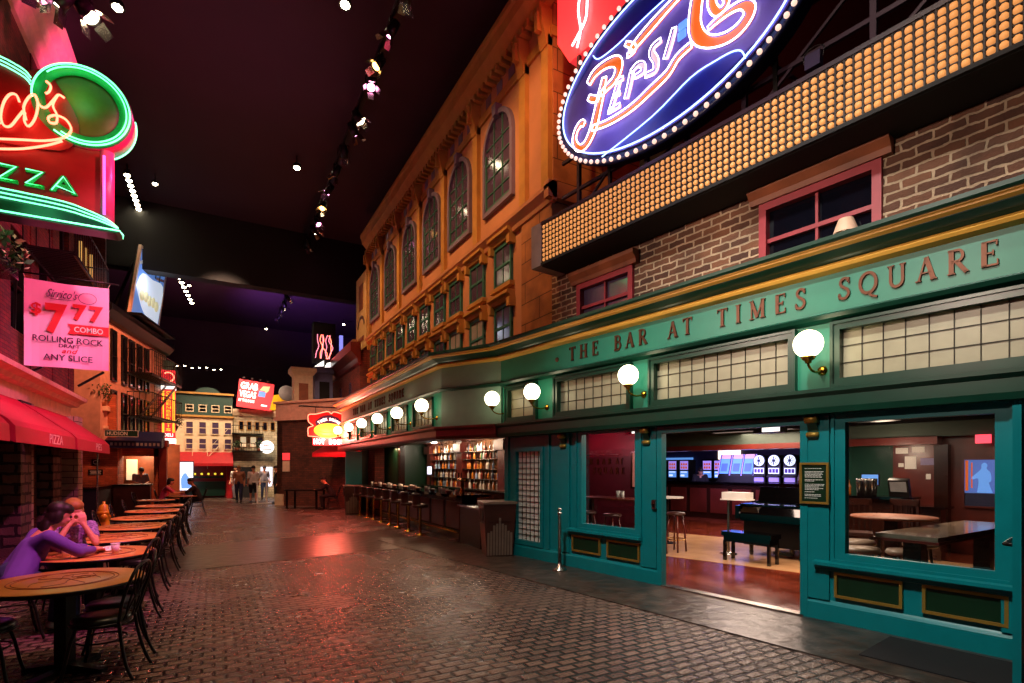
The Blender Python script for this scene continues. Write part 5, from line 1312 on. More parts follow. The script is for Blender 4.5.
put('bracket', G().bar((-0.1, 0.1, -0.25), (0.3, 0.1, 0.0), 0.05).bar((0.95, 0.1, -0.4), (1.45, 0.1, -0.02), 0.05).bar((-0.15, 0.05, BH + 0.12), (-0.2, 0.05, -0.2), 0.05), 'black', bnr)
# fire escape on the pizzeria
def fire_escape(M4, label, levels, length, depth=0.9, rise=2.2, stair=True):
    t = thing('fire_escape', label, 'fire escape', M4)
    for L_ in range(levels):
        z = L_ * rise
        g = G()
        for i in range(int(length / 0.12) + 1): g.box(i * 0.12 - 0.012, i * 0.12 + 0.012, -depth, 0, z, z + 0.03)
        g.box(0, length, -depth, -depth + 0.04, z - 0.04, z + 0.04).box(0, length, -0.04, 0, z - 0.04, z + 0.04)
        put('platform', g, 'black', t)
        g = G()
        g.tube([(0, 0, z + 0.9), (0, -depth, z + 0.9), (length, -depth, z + 0.9), (length, 0, z + 0.9)], 0.02, 5)
        n = int(length / 0.22)
        for i in range(n + 1): g.bar((i * length / n, -depth, z), (i * length / n, -depth, z + 0.9), 0.018)
        for i in range(4): g.bar((0, -i * depth / 4, z), (0, -i * depth / 4, z + 0.9), 0.018)
        put('railing', g, 'black', t)
        if stair and L_ < levels - 1:
            g = G()
            for dy in (-0.25, -0.65): g.bar((0.3, dy - 0.05, z), (length - 0.3, dy - 0.05, z + rise), 0.03, 0.1)
            for i in range(8): g.box(0.3 + (length - 0.6) * i / 8, 0.42 + (length - 0.6) * i / 8, -0.7, -0.3, z + rise * i / 8, z + rise * i / 8 + 0.02)
            put('stair', g, 'black', t)
    return t
fire_escape(FL(13.6, LX - 0.02, 6.0), 'dark iron fire escape on the pizzeria wall behind the pink banner', 1, 3.8, 0.8)

# neon pizza sign, standing out from the wall at right angles
sg = thing('neon_pizza_sign', 'big red and green neon pizza sign jutting from the left wall', 'neon sign', FE(0, 11.5, 0))
put('medallion', G().lathe([(0, 0), (0.62, 0), (0.62, 0.02), (0, 0.02)], -1.95, 7.87, 40, axis='y'), 'sign_olive', sg)
put('medallion_border', G().lathe([(0.5, -0.012), (0.69, -0.012), (0.69, 0.0), (0.5, 0.0)], -1.95, 7.87, 40, axis='y'), 'sign_green', sg)
put('medallion_can', G().lathe([(0, 0.03), (0.7, 0.0), (0.7, 0.36), (0, 0.36)], -1.95, 7.87, 40, axis='y'), 'sign_pink', sg)
ring = lambda r, a0, a1, y: [(-1.95 + r * cos(radians(a)), y, 7.87 + r * sin(radians(a))) for a in range(a0, a1 + 1, 6)]
put('green_tube', G().tube(ring(0.66, -125, 190, -0.06), 0.014, 6), 'green_neon', sg)
put('green_tube', G().tube(ring(0.61, -118, 140, -0.06), 0.012, 6), 'green_neon', sg)
put('green_tube', G().tube(ring(0.71, -100, 15, 0.38), 0.014, 6), 'green_neon', sg)
# dark red body and script backing
put('sign_body', G().box(-4.2, -1.6, 0.03, 0.33, 6.1, 7.2), 'sign_red', sg)
back = smooth([(-4.2, 8.15), (-3.4, 8.3), (-2.75, 8.2), (-2.45, 8.3), (-2.15, 7.9), (-2.0, 7.5), (-2.1, 7.15), (-2.5, 6.98), (-4.2, 6.9)], 3)
put('script_backing', G().poly(back, -0.01, 0.1), 'sign_red', sg)
for dz in (0, 0.06, 0.12): put('green_tube', G().tube(smooth([(-4.2, -0.05, 8.28 - dz), (-3.2, -0.05, 8.33 - dz), (-2.75, -0.05, 8.22 - dz), (-2.62, -0.05, 8.1 - dz)], 4), 0.012, 6), 'green_neon', sg)
def redtube(pts, r=0.018):
    q = smooth(pts, 4); put('red_script_tube', G().tube([(p[0], -0.06, p[1]) for p in q], r, 6), 'red_neon', sg)
redtube([(-2.759, 7.644), (-2.798, 7.744), (-2.874, 7.726), (-2.949, 7.572), (-2.985, 7.339), (-2.949, 7.203), (-2.868, 7.216), (-2.777, 7.387), (-2.716, 7.508)])
redtube([(-2.716, 7.508), (-2.676, 7.379), (-2.707, 7.572), (-2.645, 7.756), (-2.567, 7.824), (-2.530, 7.672), (-2.567, 7.434), (-2.645, 7.283), (-2.697, 7.352), (-2.691, 7.496)])
redtube([(-2.561, 7.818), (-2.511, 7.679), (-2.426, 7.666), (-2.330, 7.823), (-2.266, 7.928), (-2.191, 7.903)])
redtube([(-2.275, 7.925), (-2.340, 7.736), (-2.288, 7.587), (-2.295, 7.452), (-2.378, 7.433), (-2.394, 7.511), (-2.298, 7.576), (-2.168, 7.542), (-2.100, 7.396), (-2.201, 7.231), (-2.442, 7.108), (-2.722, 7.039), (-3.082, 6.949), (-3.343, 6.882)])
redtube([(-2.217, 7.171), (-2.410, 7.043), (-2.722, 6.893), (-3.053, 6.795), (-3.343, 6.725)])
redtube([(-2.426, 8.100), (-2.368, 8.050), (-2.384, 7.949), (-2.432, 7.891)])
redtube([(-2.994, 7.236), (-3.082, 7.148), (-3.170, 7.338), (-3.112, 7.596), (-3.199, 7.487), (-3.286, 7.104), (-3.372, 7.429)])
for k, (a, b) in enumerate(((-3.35, -3.1), (-3.05, -2.78), (-2.72, -2.45), (-2.4, -2.02))):
    ch = 'IZZA'[k]
    put('pizza_letter', text_mesh(ch, a + (0.1 if ch == 'I' else 0), b - (0.08 if ch == 'I' else 0), 6.33, 6.62, 0.03, 0.03, 0.03), 'sign_green', sg)
    w_ = {'I': [(.5, 0), (.5, 1)], 'Z': [(0.1, .9), (.9, .9), (.1, .1), (.9, .1)], 'A': [(.1, 0), (.5, .9), (.9, .05), (.25, .3)]}[ch]
    put('green_tube', G().tube([(a + p[0] * (b - a), -0.03, 6.33 + p[1] * 0.29) for p in w_], 0.01, 5), 'green_neon', sg)
put('pizza_letter', text_mesh('P', -3.75, -3.45, 6.33, 6.62, 0.03, 0.03, 0.03), 'sign_green', sg)
put('round_column', G().lathe([(0, 6.0), (0.11, 6.0), (0.11, 7.22), (0, 7.22)], -1.64, 0.1, 16), 'sign_pink', sg)
put('violet_tube', G().tube([(-1.66, -0.03, 6.08), (-1.66, -0.03, 7.1)], 0.022, 8), 'pink_neon', sg)
nose = [(-4.2, 6.22), (-2.4, 6.2), (-1.9, 6.12), (-1.6, 6.0), (-1.46, 5.9), (-1.44, 5.84), (-1.5, 5.8), (-4.2, 5.8)]
put('base_band', G().poly(nose, 0.0, 0.36), 'green_dark', sg)
for dz, dx in ((0.0, 0.0), (0.07, 0.03), (0.14, 0.08)):
    put('green_tube', G().tube([(p[0], -0.04, p[1]) for p in smooth([(-4.2, 6.2 - dz), (-2.4, 6.18 - dz), (-1.9, 6.1 - dz * 0.8), (-1.6, 5.99 - dz * 0.5), (-1.46 - dx * .3, 5.88)], 4)], 0.012, 6), 'green_neon', sg)
put('green_tube', G().tube([(-4.2, -0.04, 5.82), (-1.44, -0.04, 5.84), (-1.42, 0.2, 5.86), (-1.44, 0.38, 5.86), (-4.2, 0.38, 5.84)], 0.014, 6), 'green_neon', sg)
put('hanger', G().bar((-4.2, 0.2, 7.6), (-3.0, 0.2, 7.6), 0.1), 'black', sg)
light('POINT', 'green_glow', (-2.0, 11.1, 8.0), (0.1, 1.0, 0.35), 9, 0.3)
light('POINT', 'red_glow', (-2.6, 11.0, 7.3), (1.0, 0.1, 0.05), 14, 0.3)
light('POINT', 'green_glow', (-2.6, 11.0, 6.0), (0.1, 1.0, 0.35), 10, 0.3)

# ================================================================== LEFT SIDE BEYOND THE PIZZERIA
sb = thing('corner_building', 'orange brick corner block with lit counter window behind the dining tables', 'building', XF(0, 0, 0))
put('brick_wall', G().box(-6.0, -2.95, 22.6, 22.9, 0, 4.2), 'brick_orange', sb)
put('side_brick', G().box(-4.6, -4.3, 18, 22.6, 0, 10.5), 'brick_dark', sb)
put('upper_wall', G().box(-6.0, -3.25, 22.7, 22.9, 4.2, 9.6), 'brick_dark', sb)
put('front_wall', G().box(-2.95, -2.9, 22.6, 24, 0, 2.6).box(-1.95, -1.6, 23.7, 23.9, 0, 2.6).box(-2.95, -1.6, 23.7, 23.9, 2.1, 2.6).box(-2.95, -1.95, 23.7, 23.9, 0, 0.9), 'brick_orange', sb)
put('pilaster', G().box(-1.78, -1.55, 23.6, 24.2, 0, 2.7).box(-1.82, -1.5, 23.55, 24.2, 2.45, 2.7), 'red_wood', sb)
put('room_back', G().box(-3.4, -1.2, 25.2, 25.3, 0, 2.6), 'header_brown', sb)
put('lit_poster', G().box(-2.95, -2.6, 25.14, 25.2, 1.2, 2.0), 'warm_room', sb)
put('lintel_awning', G().prof([(22.2, 2.35), (22.2, 2.6), (23.7, 3.0), (23.7, 2.5)], -3.2, -1.6), 'navy', sb)
for i in range(12): put('awning_mark', G().box(-3.05 + i * 0.12, -2.98 + i * 0.12, 22.19, 22.2, 2.43, 2.53), 'curtain', sb)
light('POINT', 'counter_light', (-2.3, 24.6, 2.3), (1.0, 0.75, 0.5), 50, 0.1)
for i in range(3): put('lit_strip_window', G().box(-3.95 + i * 0.14, -3.87 + i * 0.14, 22.62, 22.7, 7.6 - i * 0.2, 9.3 - i * 0.2), glow('amber lit strip', (1.0, 0.55, 0.15), 0.5) if i == 0 else bpy.data.materials['amber lit strip'], sb)
put('balcony_box', G().box(-3.9, -3.1, 22.2, 22.6, 3.6, 3.75).box(-3.85, -3.15, 22.25, 22.6, 3.0, 3.1), 'cream', sb)
put('wall_light', G().box(-3.7, -3.2, 22.5, 22.58, 2.75, 2.9), 'warm_room', sb)
hp = thing('balcony_plant', 'leafy plant on the small balcony above the street sign', 'plant', XF(-3.3, 22.3, 3.75))
put('pot', G().lathe([(0, 0), (0.12, 0), (0.16, 0.22), (0, 0.22)], 0, 0, 12), 'header_brown', hp)
put('foliage', leafball(0, 0, 0.5, 0.35, 220, 5, 0.06), 'leaf', hp)
hsn = thing('street_sign', 'dark green HUDSON street name sign on the corner block', 'street sign', FE(-2.75, 22.0, 2.72))
put('plate', G().box(-0.42, 0.5, 0, 0.03, 0, 0.22), 'green_dark', hsn)
put('plate_edge', G().frame(-0.42, 0.5, 0, 0.22, 0.012, -0.006, 0), 'white', hsn)
put('street_name', text_mesh('HUDSON', -0.36, 0.2, 0.05, 0.17, -0.001, 0.004, 0.01), 'white', hsn)
put('arm', G().bar((-0.3, 0.03, 0.11), (-0.3, 0.62, 0.11), 0.04), 'black', hsn)
for z, m1, w_, h_, lb in ((1.75, 'black', 0.11, 0.22, 'small round marked black wall sign on the orange brick'), (1.42, 'black', 0.2, 0.2, 'lower black notice sign on the orange brick beside the counter')):
    o = thing('notice_sign', lb, 'sign', FE(-3.5, 22.6, z))
    put('plate', G().box(-w_, w_, -0.02, 0, 0, h_), m1, o)
    if h_ > 0.21: put('round_mark', G().tube([(0.06 * cos(2 * pi * i / 16), -0.024, 0.11 + 0.06 * sin(2 * pi * i / 16)) for i in range(16)], 0.008, 4, closed=True), 'white', o)
    else: put('printed_lines', G().box(-0.15, 0.15, -0.024, -0.02, 0.13, 0.15).box(-0.13, 0.13, -0.024, -0.02, 0.08, 0.1).box(-0.15, 0.15, -0.024, -0.02, 0.04, 0.055), 'white', o)
bc = thing('host_counter', 'dark brown counter in front of the lit corner window', 'counter', XF(0, 0, 0))
put('body', G().box(-3.0, -1.95, 22.4, 22.9, 0, 1.05), 'laminate', bc)
put('top', G().box(-3.05, -1.9, 22.35, 22.95, 1.05, 1.1), 'black', bc)
pw = thing('planter_wall', 'low black planter wall between pale pillar and host counter', 'low wall', XF(0, 0, 0))
put('body', G().box(-3.9, -3.02, 19.8, 22.2, 0, 1.05), 'black_matte', pw)
put('coping', G().box(-3.95, -2.98, 19.75, 22.25, 1.05, 1.1), 'dark_wood', pw)
tp_ = thing('thin_post', 'thin pale pipe post under the far end of the red awnings', 'post', XF(-2.66, 17.4, 0))
put('pipe', G().cyl(0, 0, 0, 2.35, 0.02).cyl(0, 0, 0, 0.02, 0.07), 'steel', tp_)
# fire escape building, wall turned a little towards the street
FF = lambda s=0, n=0, z=0, r=0: XF(-3.2, 22.5, 0, 77.6) @ XF(s, n, z, r)
fe = thing('pink_tenement', 'salmon tenement with tall black windows and fire escape on the left', 'building', FF())
wn = [(1.2, 1.66), (1.88, 2.4), (2.64, 3.16), (3.4, 3.9)]
g = G(); xs = -0.4
g.box(-0.4, 6, 0, 0.4, 2.6, 6.9)
put('wall', g, 'pink_stucco', fe)
put('brick_side', G().box(4.6, 6.0, -0.03, 0, 2.6, 6.8), 'stone_column', fe)
for a, b in wn + [(0.3, 0.75)]:
    for z0, z1 in ((4.7, 6.5), (2.9, 4.4)):
        f = put('window', G().frame(a, b, z0, z1, 0.05, -0.06, 0.02).box(a, b, -0.05, 0, (z0 + z1) / 2 - 0.02, (z0 + z1) / 2 + 0.02), 'black', fe)
        put('glass', G().box(a, b, -0.02, 0.01, z0, z1), 'dark_glass', f)
put('roof_cornice', G().prof([(0, 6.7), (-0.15, 6.75), (-0.35, 7.0), (-0.35, 7.2), (0.4, 7.25)], -0.5, 6.1), 'black', fe)
put('rear_side', G().box(-0.45, -0.4, 0, 2.5, 2.6, 7.0), 'pink_stucco', fe)
fire_escape(FF(1.6, -0.06, 3.6), 'black zigzag fire escape on the salmon tenement front', 2, 3.6, 0.8, 1.6)
rp_ = thing('balcony_plant', 'trailing plant at the far end of the tenement fire escape', 'plant', FF(5.4, -0.5, 3.3))
put('pot', G().lathe([(0, 0), (0.12, 0), (0.16, 0.22), (0, 0.22)], 0, 0, 12), 'header_brown', rp_)
put('foliage', leafball(0, 0, 0.4, 0.4, 220, 9, 0.06), 'leaf', rp_)
# roof billboard
bb = thing('roof_billboard', 'tilted backlit blue and white billboard on the tenement roof', 'billboard', FF(1.7, -0.1, 7.45))
lean = Matrix(((1, 0, 0.38, 0), (0, 1, 0.0, 0), (0, 0, 1, 0), (0, 0, 0, 1)))
gx = G(lean); put('board', gx.box(0, 2.9, 0, 0.15, 0, 2.9), 'black', bb)
put('board_frame', G(lean).frame(-0.08, 2.98, -0.05, 2.95, 0.1, -0.05, 0.05), 'cream', bb)
put('poster', G(lean).box(0.05, 2.85, -0.02, 0, 0.05, 2.85), 'ad_blue', bb)
put('poster_light', G(lean).poly(smooth([(0.1, 1.2), (0.5, 1.9), (1.6, 2.0), (2.8, 2.1), (2.8, 0.7), (2.6, 0.2), (1.4, 0.3), (0.8, 0.6)], 3), -0.03, -0.02), 'ad_white', bb)
g = G(lean)
for i in range(5): g.lathe([(0, -0.045), (0.24, -0.045), (0.24, -0.03), (0, -0.03)], 0.75 + i * 0.4, 1.0 + 0.06 * (i % 2), 12, axis='y')
put('poster_glasses', g, glow('pale yellow print', (0.75, 0.7, 0.42), 0.5), bb)
put('poster_stripe', G(lean).ribbon([(0.1, 2.2), (0.7, 2.6), (1.2, 2.8)], [0.14] * 3, -0.035, -0.03).ribbon([(1.9, 2.2), (2.8, 2.4)], [0.12] * 2, -0.035, -0.03), 'white', bb)
for i, c in enumerate('YIII'):
    put('poster_letter', G(lean).box(0.85 + i * 0.45, 0.95 + i * 0.45, -0.045, -0.035, 2.15, 2.6) if c == 'I' else G(lean).ribbon([(0.72, 2.65), (0.88, 2.4)], [.08, .08], -0.045, -0.035).ribbon([(1.02, 2.65), (0.84, 2.15)], [.09, .09], -0.045, -0.035), 'navy', bb)
put('catwalk', G().box(-0.3, 3.6, -0.5, 0.1, -0.15, -0.05).bar((0.2, 0.7, -0.2), (0.9, 0.16, 2.2), 0.08).bar((2.8, 0.7, -0.2), (3.5, 0.16, 2.2), 0.08), 'black', bb)
light('POINT', 'billboard_light', (-2.0, 25.3, 9.0), (0.8, 0.85, 1.0), 18, 0.3)
# arcade building between tenement and street end
ab = thing('arcade_building', 'pale arched facade with green eaves past the tenement', 'building', FL(0, 1.95, 0))
put('wall', G().box(28.2, 33.1, 0, 0.5, 0, 6.0), 'cream_wall', ab)
put('eaves', G().prof([(0, 5.8), (-0.25, 5.9), (-0.4, 6.2), (-0.4, 6.4), (0.5, 6.5)], 28.0, 33.0), 'green_roof', ab)
put('eaves_band', G().box(28.0, 33, -0.1, 0, 5.5, 5.7), 'tan_dark', ab)
for y in (29, 30.4, 31.8):
    for z0 in (2.9, 4.4):
        put('arched_window', G().poly([(y - 0.35, z0), (y + 0.35, z0)] + [(y + 0.35 * cos(radians(a)), z0 + 0.75 + 0.35 * sin(radians(a))) for a in range(0, 181, 20)], -0.03, 0.02), 'violet_glass', ab)
put('shopfront', G().box(28.4, 32.8, -0.04, 0.0, 0.3, 2.3), 'dark_wood', ab)
put('shop_band', G().box(28.2, 33, -0.15, 0.0, 2.3, 2.6), 'brick_orange', ab)
# vertical delicatessen sign
ds = thing('deli_sign', 'tall narrow lit red and yellow vertical sign in the far left', 'neon sign', FE(-1.72, 27.3, 2.7))
w2 = 0.25
put('sign_box', G().box(-w2, w2, 0, 0.3, 0, 3.2), 'red_lit', ds)
put('yellow_tubes', G().box(-w2 + 0.02, -w2 + 0.1, -0.03, 0, 0.5, 2.3).box(w2 - 0.1, w2 - 0.02, -0.03, 0, 0.5, 2.3), 'yellow_lit', ds)
for i, c in enumerate("GREENBERG'S"): put('sign_letter', text_mesh(c, -0.09 if c not in "'" else -0.02, 0.09 if c not in "'" else 0.02, 2.16 - i * 0.16, 2.28 - i * 0.16, -0.005, 0.01, 0.03), 'yellow_lit', ds)
put('sign_letter', text_mesh('DELI', -0.17, 0.17, 0.32, 0.46, -0.005, 0.01, 0.02), 'white_lit', ds)
put('white_band', G().box(-w2 - 0.02, w2 + 0.02, -0.03, 0.3, 0.02, 0.24).box(-w2 - 0.02, w2 + 0.02, -0.03, 0.3, 2.36, 2.58), 'white_lit', ds)
put('top_disc', G().lathe([(0, 0), (0.3, 0), (0.3, 0.3), (0, 0.3)], 0, 2.9, 20, axis='y'), 'sign_red', ds)
put('disc_tube', G().tube([(0.2 * cos(radians(a)), -0.03, 2.9 + 0.2 * sin(radians(a))) for a in range(-150, 150, 15)], 0.03, 6), 'red_neon', ds)
put('bracket', G().bar((-0.3, 0.15, 2.5), (0, 0.15, 2.5), 0.06).bar((-0.3, 0.15, 0.4), (0, 0.15, 0.4), 0.06), 'black', ds)

# ================================================================== STREET END
eb = thing('cream_house', 'cream three storey house with green mansard and red awning at street end', 'building', FE(0, 33, 0))
put('wall', G().box(-1.8, 0.9, 0, 0.5, 2.5, 4.45), 'cream_wall', eb)
put('green_roof', G().box(-1.8, 0.9, -0.05, 0.5, 4.45, 5.65).poly(arc(-0.3, 5.65, 0.6, 0.35, 0, 180, 12), -0.05, 0.3), 'green_roof', eb)
put('roof_ledge', G().box(-1.85, 0.95, -0.2, 0, 5.6, 5.7).box(-1.85, 0.95, -0.15, 0, 4.38, 4.48), 'tan_dark', eb)
for z0, z1 in ((2.65, 3.25), (3.45, 4.15), (4.65, 5.05)):
    for i in range(4):
        x = -1.12 + i * 0.6 - 0.2
        f = put('window', G().frame(x, x + 0.38, z0, z1, 0.04, -0.08, 0).box(x, x + 0.38, -0.06, 0, (z0 + z1) / 2 - 0.02, (z0 + z1) / 2 + 0.02), 'cream_wall', eb)
        put('glass', G().box(x + 0.02, x + 0.36, -0.05, -0.01, z0, z1), 'violet_glass' if z1 < 4.5 else 'curtain', f)
put('red_front', G().prof([(0, 2.5), (0, 1.8), (-0.1, 1.8), (-0.9, 1.75), (-0.9, 1.9), (-0.3, 2.5)], -1.8, 0.9), 'red_paint', eb)
put('shop_wall', G().box(-1.8, -1.4, 0, 0.5, 0, 1.85).box(0.6, 0.9, 0, 0.5, 0, 1.85).box(-1.4, 0.6, 0.9, 1.0, 0, 1.85), 'red_paint', eb)
put('shop_interior', G().box(-1.3, 0.55, 0.6, 0.9, 0.1, 0.9).box(-1.3, 0.5, 0.3, 0.5, 1.1, 1.2), 'green_dark', eb)
for i in range(5): put('counter_light', G().ball((-0.9 + i * 0.32, 0.45, 1.32), 0.06, 8, 6), 'yellow_lit', eb)
put('stair_rail', G().bar((-1.0, -0.5, 2.0), (-0.95, -0.5, 3.6), 0.03).bar((-0.3, -0.5, 2.2), (0.7, -0.5, 3.4), 0.03).bar((-0.3, -0.5, 2.6), (0.7, -0.5, 3.8), 0.02).bar((-0.3, -0.5, 1.6), (-0.3, -0.5, 2.6), 0.03), 'cream_wall', eb)
gk = thing('lit_poster', 'bright blue white lit poster left of the red awning at street end', 'poster', FE(-1.25, 32.0, 0))
put('panel', G().box(-0.32, 0.32, 0, 0.12, 0.5, 1.95), 'screen_white', gk)
put('poster_art', G().poly(smooth([(-0.2, 0.6), (-0.22, 1.1), (-0.05, 1.4), (0.1, 1.2), (0.24, 0.9), (0.2, 0.6)], 3), -0.01, 0), 'screen_blue', gk)
put('frame', G().frame(-0.35, 0.35, 0.0, 2.0, 0.04, -0.02, 0.14), 'black', gk)
hb = thing('grey_brick_house', 'pale brick house with iron balconies at street end', 'building', FE(0, 33, 0))
put('wall', G().box(0.95, 3.2, -0.02, 0.5, 0, 4.75), 'brick_white', hb)
put('cornice', G().prof([(0, 4.5), (-0.1, 4.55), (-0.2, 4.75), (-0.2, 4.9), (0.5, 4.95)], 0.9, 3.25), 'cream_wall', hb)
for i, x in enumerate((1.2, 1.6, 2.0, 2.4, 2.8)):
    f = put('window', G().frame(x, x + 0.24, 3.75, 4.25, 0.03, -0.06, -0.02), 'tan_dark', hb)
    put('glass', G().box(x, x + 0.24, -0.04, -0.02, 3.75, 4.25), 'dark_glass', f)
for x, m_ in ((1.25, 'warm_room'), (1.75, 'warm_room'), (2.1, 'violet_glass')):
    f = put('window', G().frame(x, x + 0.34, 2.8, 3.4, 0.03, -0.06, -0.02), 'tan_dark', hb)
    put('glass', G().box(x, x + 0.34, -0.04, -0.02, 2.8, 3.4), m_, f)
for z in (3.55, 2.6):
    g = G().box(0.85, 2.4, -0.7, 0, z - 0.05, z)
    g.tube([(0.85, 0, z + 0.4), (0.85, -0.7, z + 0.4), (2.4, -0.7, z + 0.4), (2.4, 0, z + 0.4)], 0.02, 5)
    for i in range(12): g.bar((0.9 + i * 0.13, -0.7, z), (0.9 + i * 0.13, -0.7, z + 0.4), 0.015)
    put('balcony', g, 'black', hb)
put('doorway', G().box(1.2, 2.0, -0.05, 0, 0, 1.7), 'black_matte', hb)
put('lit_window', G().box(2.3, 2.9, -0.05, 0, 0.6, 1.7), 'screen_white', hb)
for i, x in enumerate((1.1, 2.2)):
    p_ = thing('balcony_plant', ['bushy plant at the left end of the street end balcony', 'bushy plant at the right end of the street end balcony'][i], 'plant', FE(x, 32.6, 2.6))
    put('pot', G().lathe([(0, 0), (0.1, 0), (0.13, 0.15), (0, 0.15)], 0, 0, 10), 'header_brown', p_)
    put('foliage', leafball(0, 0, 0.35, 0.28, 120, 20 + i, 0.06), 'leaf', p_)
rsn = thing('round_sign', 'round white lit sign hung from the pale brick house', 'sign', FE(2.58, 32.4, 2.45))
put('disc', G().lathe([(0, 0), (0.36, 0), (0.36, 0.12), (0, 0.12)], 0, 0.36, 28, axis='y'), 'white_lit', rsn)
put('sign_lettering', text_mesh('44th', -0.2, 0.14, 0.38, 0.54, -0.005, 0.005, 0.02), 'red_lit', rsn)
put('sign_line', G().box(-0.22, 0.22, -0.01, -0.005, 0.22, 0.28), 'navy', rsn)
put('arm', G().bar((0, 0.06, 0), (0, 0.6, 0.0), 0.04), 'black', rsn)
gb = thing('red_billboard', 'tilted red billboard with white and blue print over the pale brick house', 'billboard', XF(1.05, 32.3, 5.0, 0))
tilt = Matrix.Rotation(radians(6), 4, 'Y')
put('board', G(tilt).box(0, 1.75, 0, 0.12, 0, 1.5), 'red_lit', gb)
for i, (txt, x0, x1, z0, z1) in enumerate((('GRAB', 0.1, 0.95, 1.0, 1.38), ('VEGAS', 0.08, 0.9, 0.55, 0.92), ('BY THE BALLS', 0.08, 0.85, 0.3, 0.46))):
    me = text_mesh(txt, x0, x1, z0, z1, -0.002, 0.01, 0.03); me.v = [tuple(tilt @ Vector(p)) for p in me.v]
    put('billboard_lettering', me, 'white_lit', gb)
put('printed_block', G(tilt).poly([(1.0, 0.7), (1.35, 0.7), (1.38, 1.0), (1.02, 1.02)], -0.012, 0), 'ad_blue', gb)
put('printed_hand', G(tilt).poly([(1.05, 1.05), (1.2, 1.3), (1.55, 1.35), (1.5, 1.1), (1.4, 0.95), (1.3, 1.05)], -0.012, 0), glow('tan print', (0.8, 0.5, 0.25), 0.7), gb)
put('printed_mark', G(tilt).box(1.2, 1.5, -0.012, 0, 0.2, 0.28), 'white_lit', gb)
g = G(tilt)
for x in (0.2, 0.6, 1.0, 1.4): g.bar((x, 0, 1.5), (x, -0.25, 1.62), 0.03).box(x - 0.06, x + 0.06, -0.3, -0.2, 1.56, 1.62)
put('lamp_arms', g, 'black', gb)
put('roof_posts', G().bar((0.2, 0.1, -0.2), (0.2, 0.1, 0.2), 0.05).bar((1.5, 0.1, -0.2), (1.5, 0.1, 0.2), 0.05), 'black', gb)
# yellow dome sign and cream tower, blue grey tower with neon
ys = thing('yellow_roof_sign', 'yellow roof sign with grey oval beside the red billboard', 'sign', XF(2.5, 31.0, 4.75))
put('board', G().poly([(0.1, 0), (1.4, 0), (1.4, 0.75), (0.9, 0.95), (0.3, 0.8)], 0, 0.15), 'yellow', ys)
put('oval', G().lathe([(0, -0.06), (0.38, -0.06), (0.42, 0)], 0.95, 0.95, 24, axis='y'), 'curtain', ys)
wd = thing('brown_brick_corner', 'brown brick corner wall with pinkish ledge right of the street end', 'building', XF(2.45, 25.7, 0, math.degrees(math.atan2(-3.3, 2.65))))
wl = sqrt(2.65 ** 2 + 3.3 ** 2)
put('brick_wall', G().box(0, wl, 0, 0.3, 0, 3.75).box(0, 0.3, 0, 6, 0, 3.75), 'brick_dark', wd)
put('ledge', G().box(-0.1, wl, -0.12, 0.6, 3.75, 3.9).box(-0.02, wl, -0.05, 0.5, 3.9, 4.5).box(-0.1, wl, -0.12, 0.6, 4.5, 4.6), 'pink_stucco', wd)
put('stone_foot', G().box(-0.06, 0.4, -0.08, 0.3, 0, 0.5), 'cream_wall', wd)
for z, m_, lb in ((2.0, 'red_lit', 'small glowing red notice on the brown brick corner wall'), (1.5, 'cream', 'cream framed poster below the red notice on the brown brick corner')):
    o = put('poster', G().box(0, 0.4, -0.03, 0, 0, 0.32 if z == 2.0 else 0.46), m_, None, lb, 'poster')
    o.matrix_world = wd.matrix_world @ XF(0.35, -0.001, z)
ct = thing('cream_tower', 'cream square chimney tower with flared cap above the pinkish ledge', 'tower', XF(3.55, 25.6, 4.55))
put('shaft', G().box(-0.4, 0.4, 0, 0.8, 0, 1.3), 'cream_wall', ct)
put('cap', G().add([(sx * w_, 0.4 + sy * w_, z) for w_, z in ((0.4, 1.3), (0.55, 1.5), (0.55, 1.65)) for sx, sy in ((-1, -1), (1, -1), (1, 1), (-1, 1))], [(0, 1, 5, 4), (1, 2, 6, 5), (2, 3, 7, 6), (3, 0, 4, 7), (4, 5, 9, 8), (5, 6, 10, 9), (6, 7, 11, 10), (7, 4, 8, 11), (8, 9, 10, 11)]), 'cream_wall', ct)
put('niche', G().box(-0.2, 0.2, -0.03, 0, 0.1, 0.95), 'header_brown', ct)
bt2 = thing('sign_tower', 'blue grey tower topped by a black box with red neon figure lines', 'tower', XF(4.55, 26.0, 4.4))
put('shaft', G().box(-0.45, 0.35, 0, 0.8, 0, 1.7), mat('blue grey render', '7078a0', 0.6), bt2)
put('opening', G().box(-0.25, 0.2, -0.03, 0, 0.4, 1.3), 'black_matte', bt2)
put('ledge', G().box(-0.5, 0.4, -0.1, 0.85, 1.7, 1.95), mat('blue grey render', '7078a0', 0.6), bt2)
put('black_box', G().box(-0.5, 0.5, 0.1, 0.6, 2.2, 4.1), 'black_matte', bt2)
rr = random.Random(3)
for k in range(7):
    a = [(-0.3 + 0.09 * k + rr.uniform(-.08, .08), 0.05, 2.4 + j * 0.28) for j in range(5)]
    put('neon_line', G().tube(smooth([(p[0] + rr.uniform(-.08, .08), p[1], p[2]) for p in a], 3), 0.018, 5), 'red_neon' if k % 2 else glow('rose neon', (1.0, 0.25, 0.35), 1.6), bt2)
put('white_boots', G().poly([(-0.45, 2.0), (-0.05, 2.05), (-0.05, 2.3), (-0.2, 2.2)], -0.02, 0.1).poly([(0.0, 2.0), (0.4, 2.05), (0.4, 2.3), (0.1, 2.2)], -0.02, 0.1), 'white_lit', bt2)
put('support', G().bar((0, 0.3, 1.9), (0, 0.3, 2.3), 0.1), 'black', bt2)
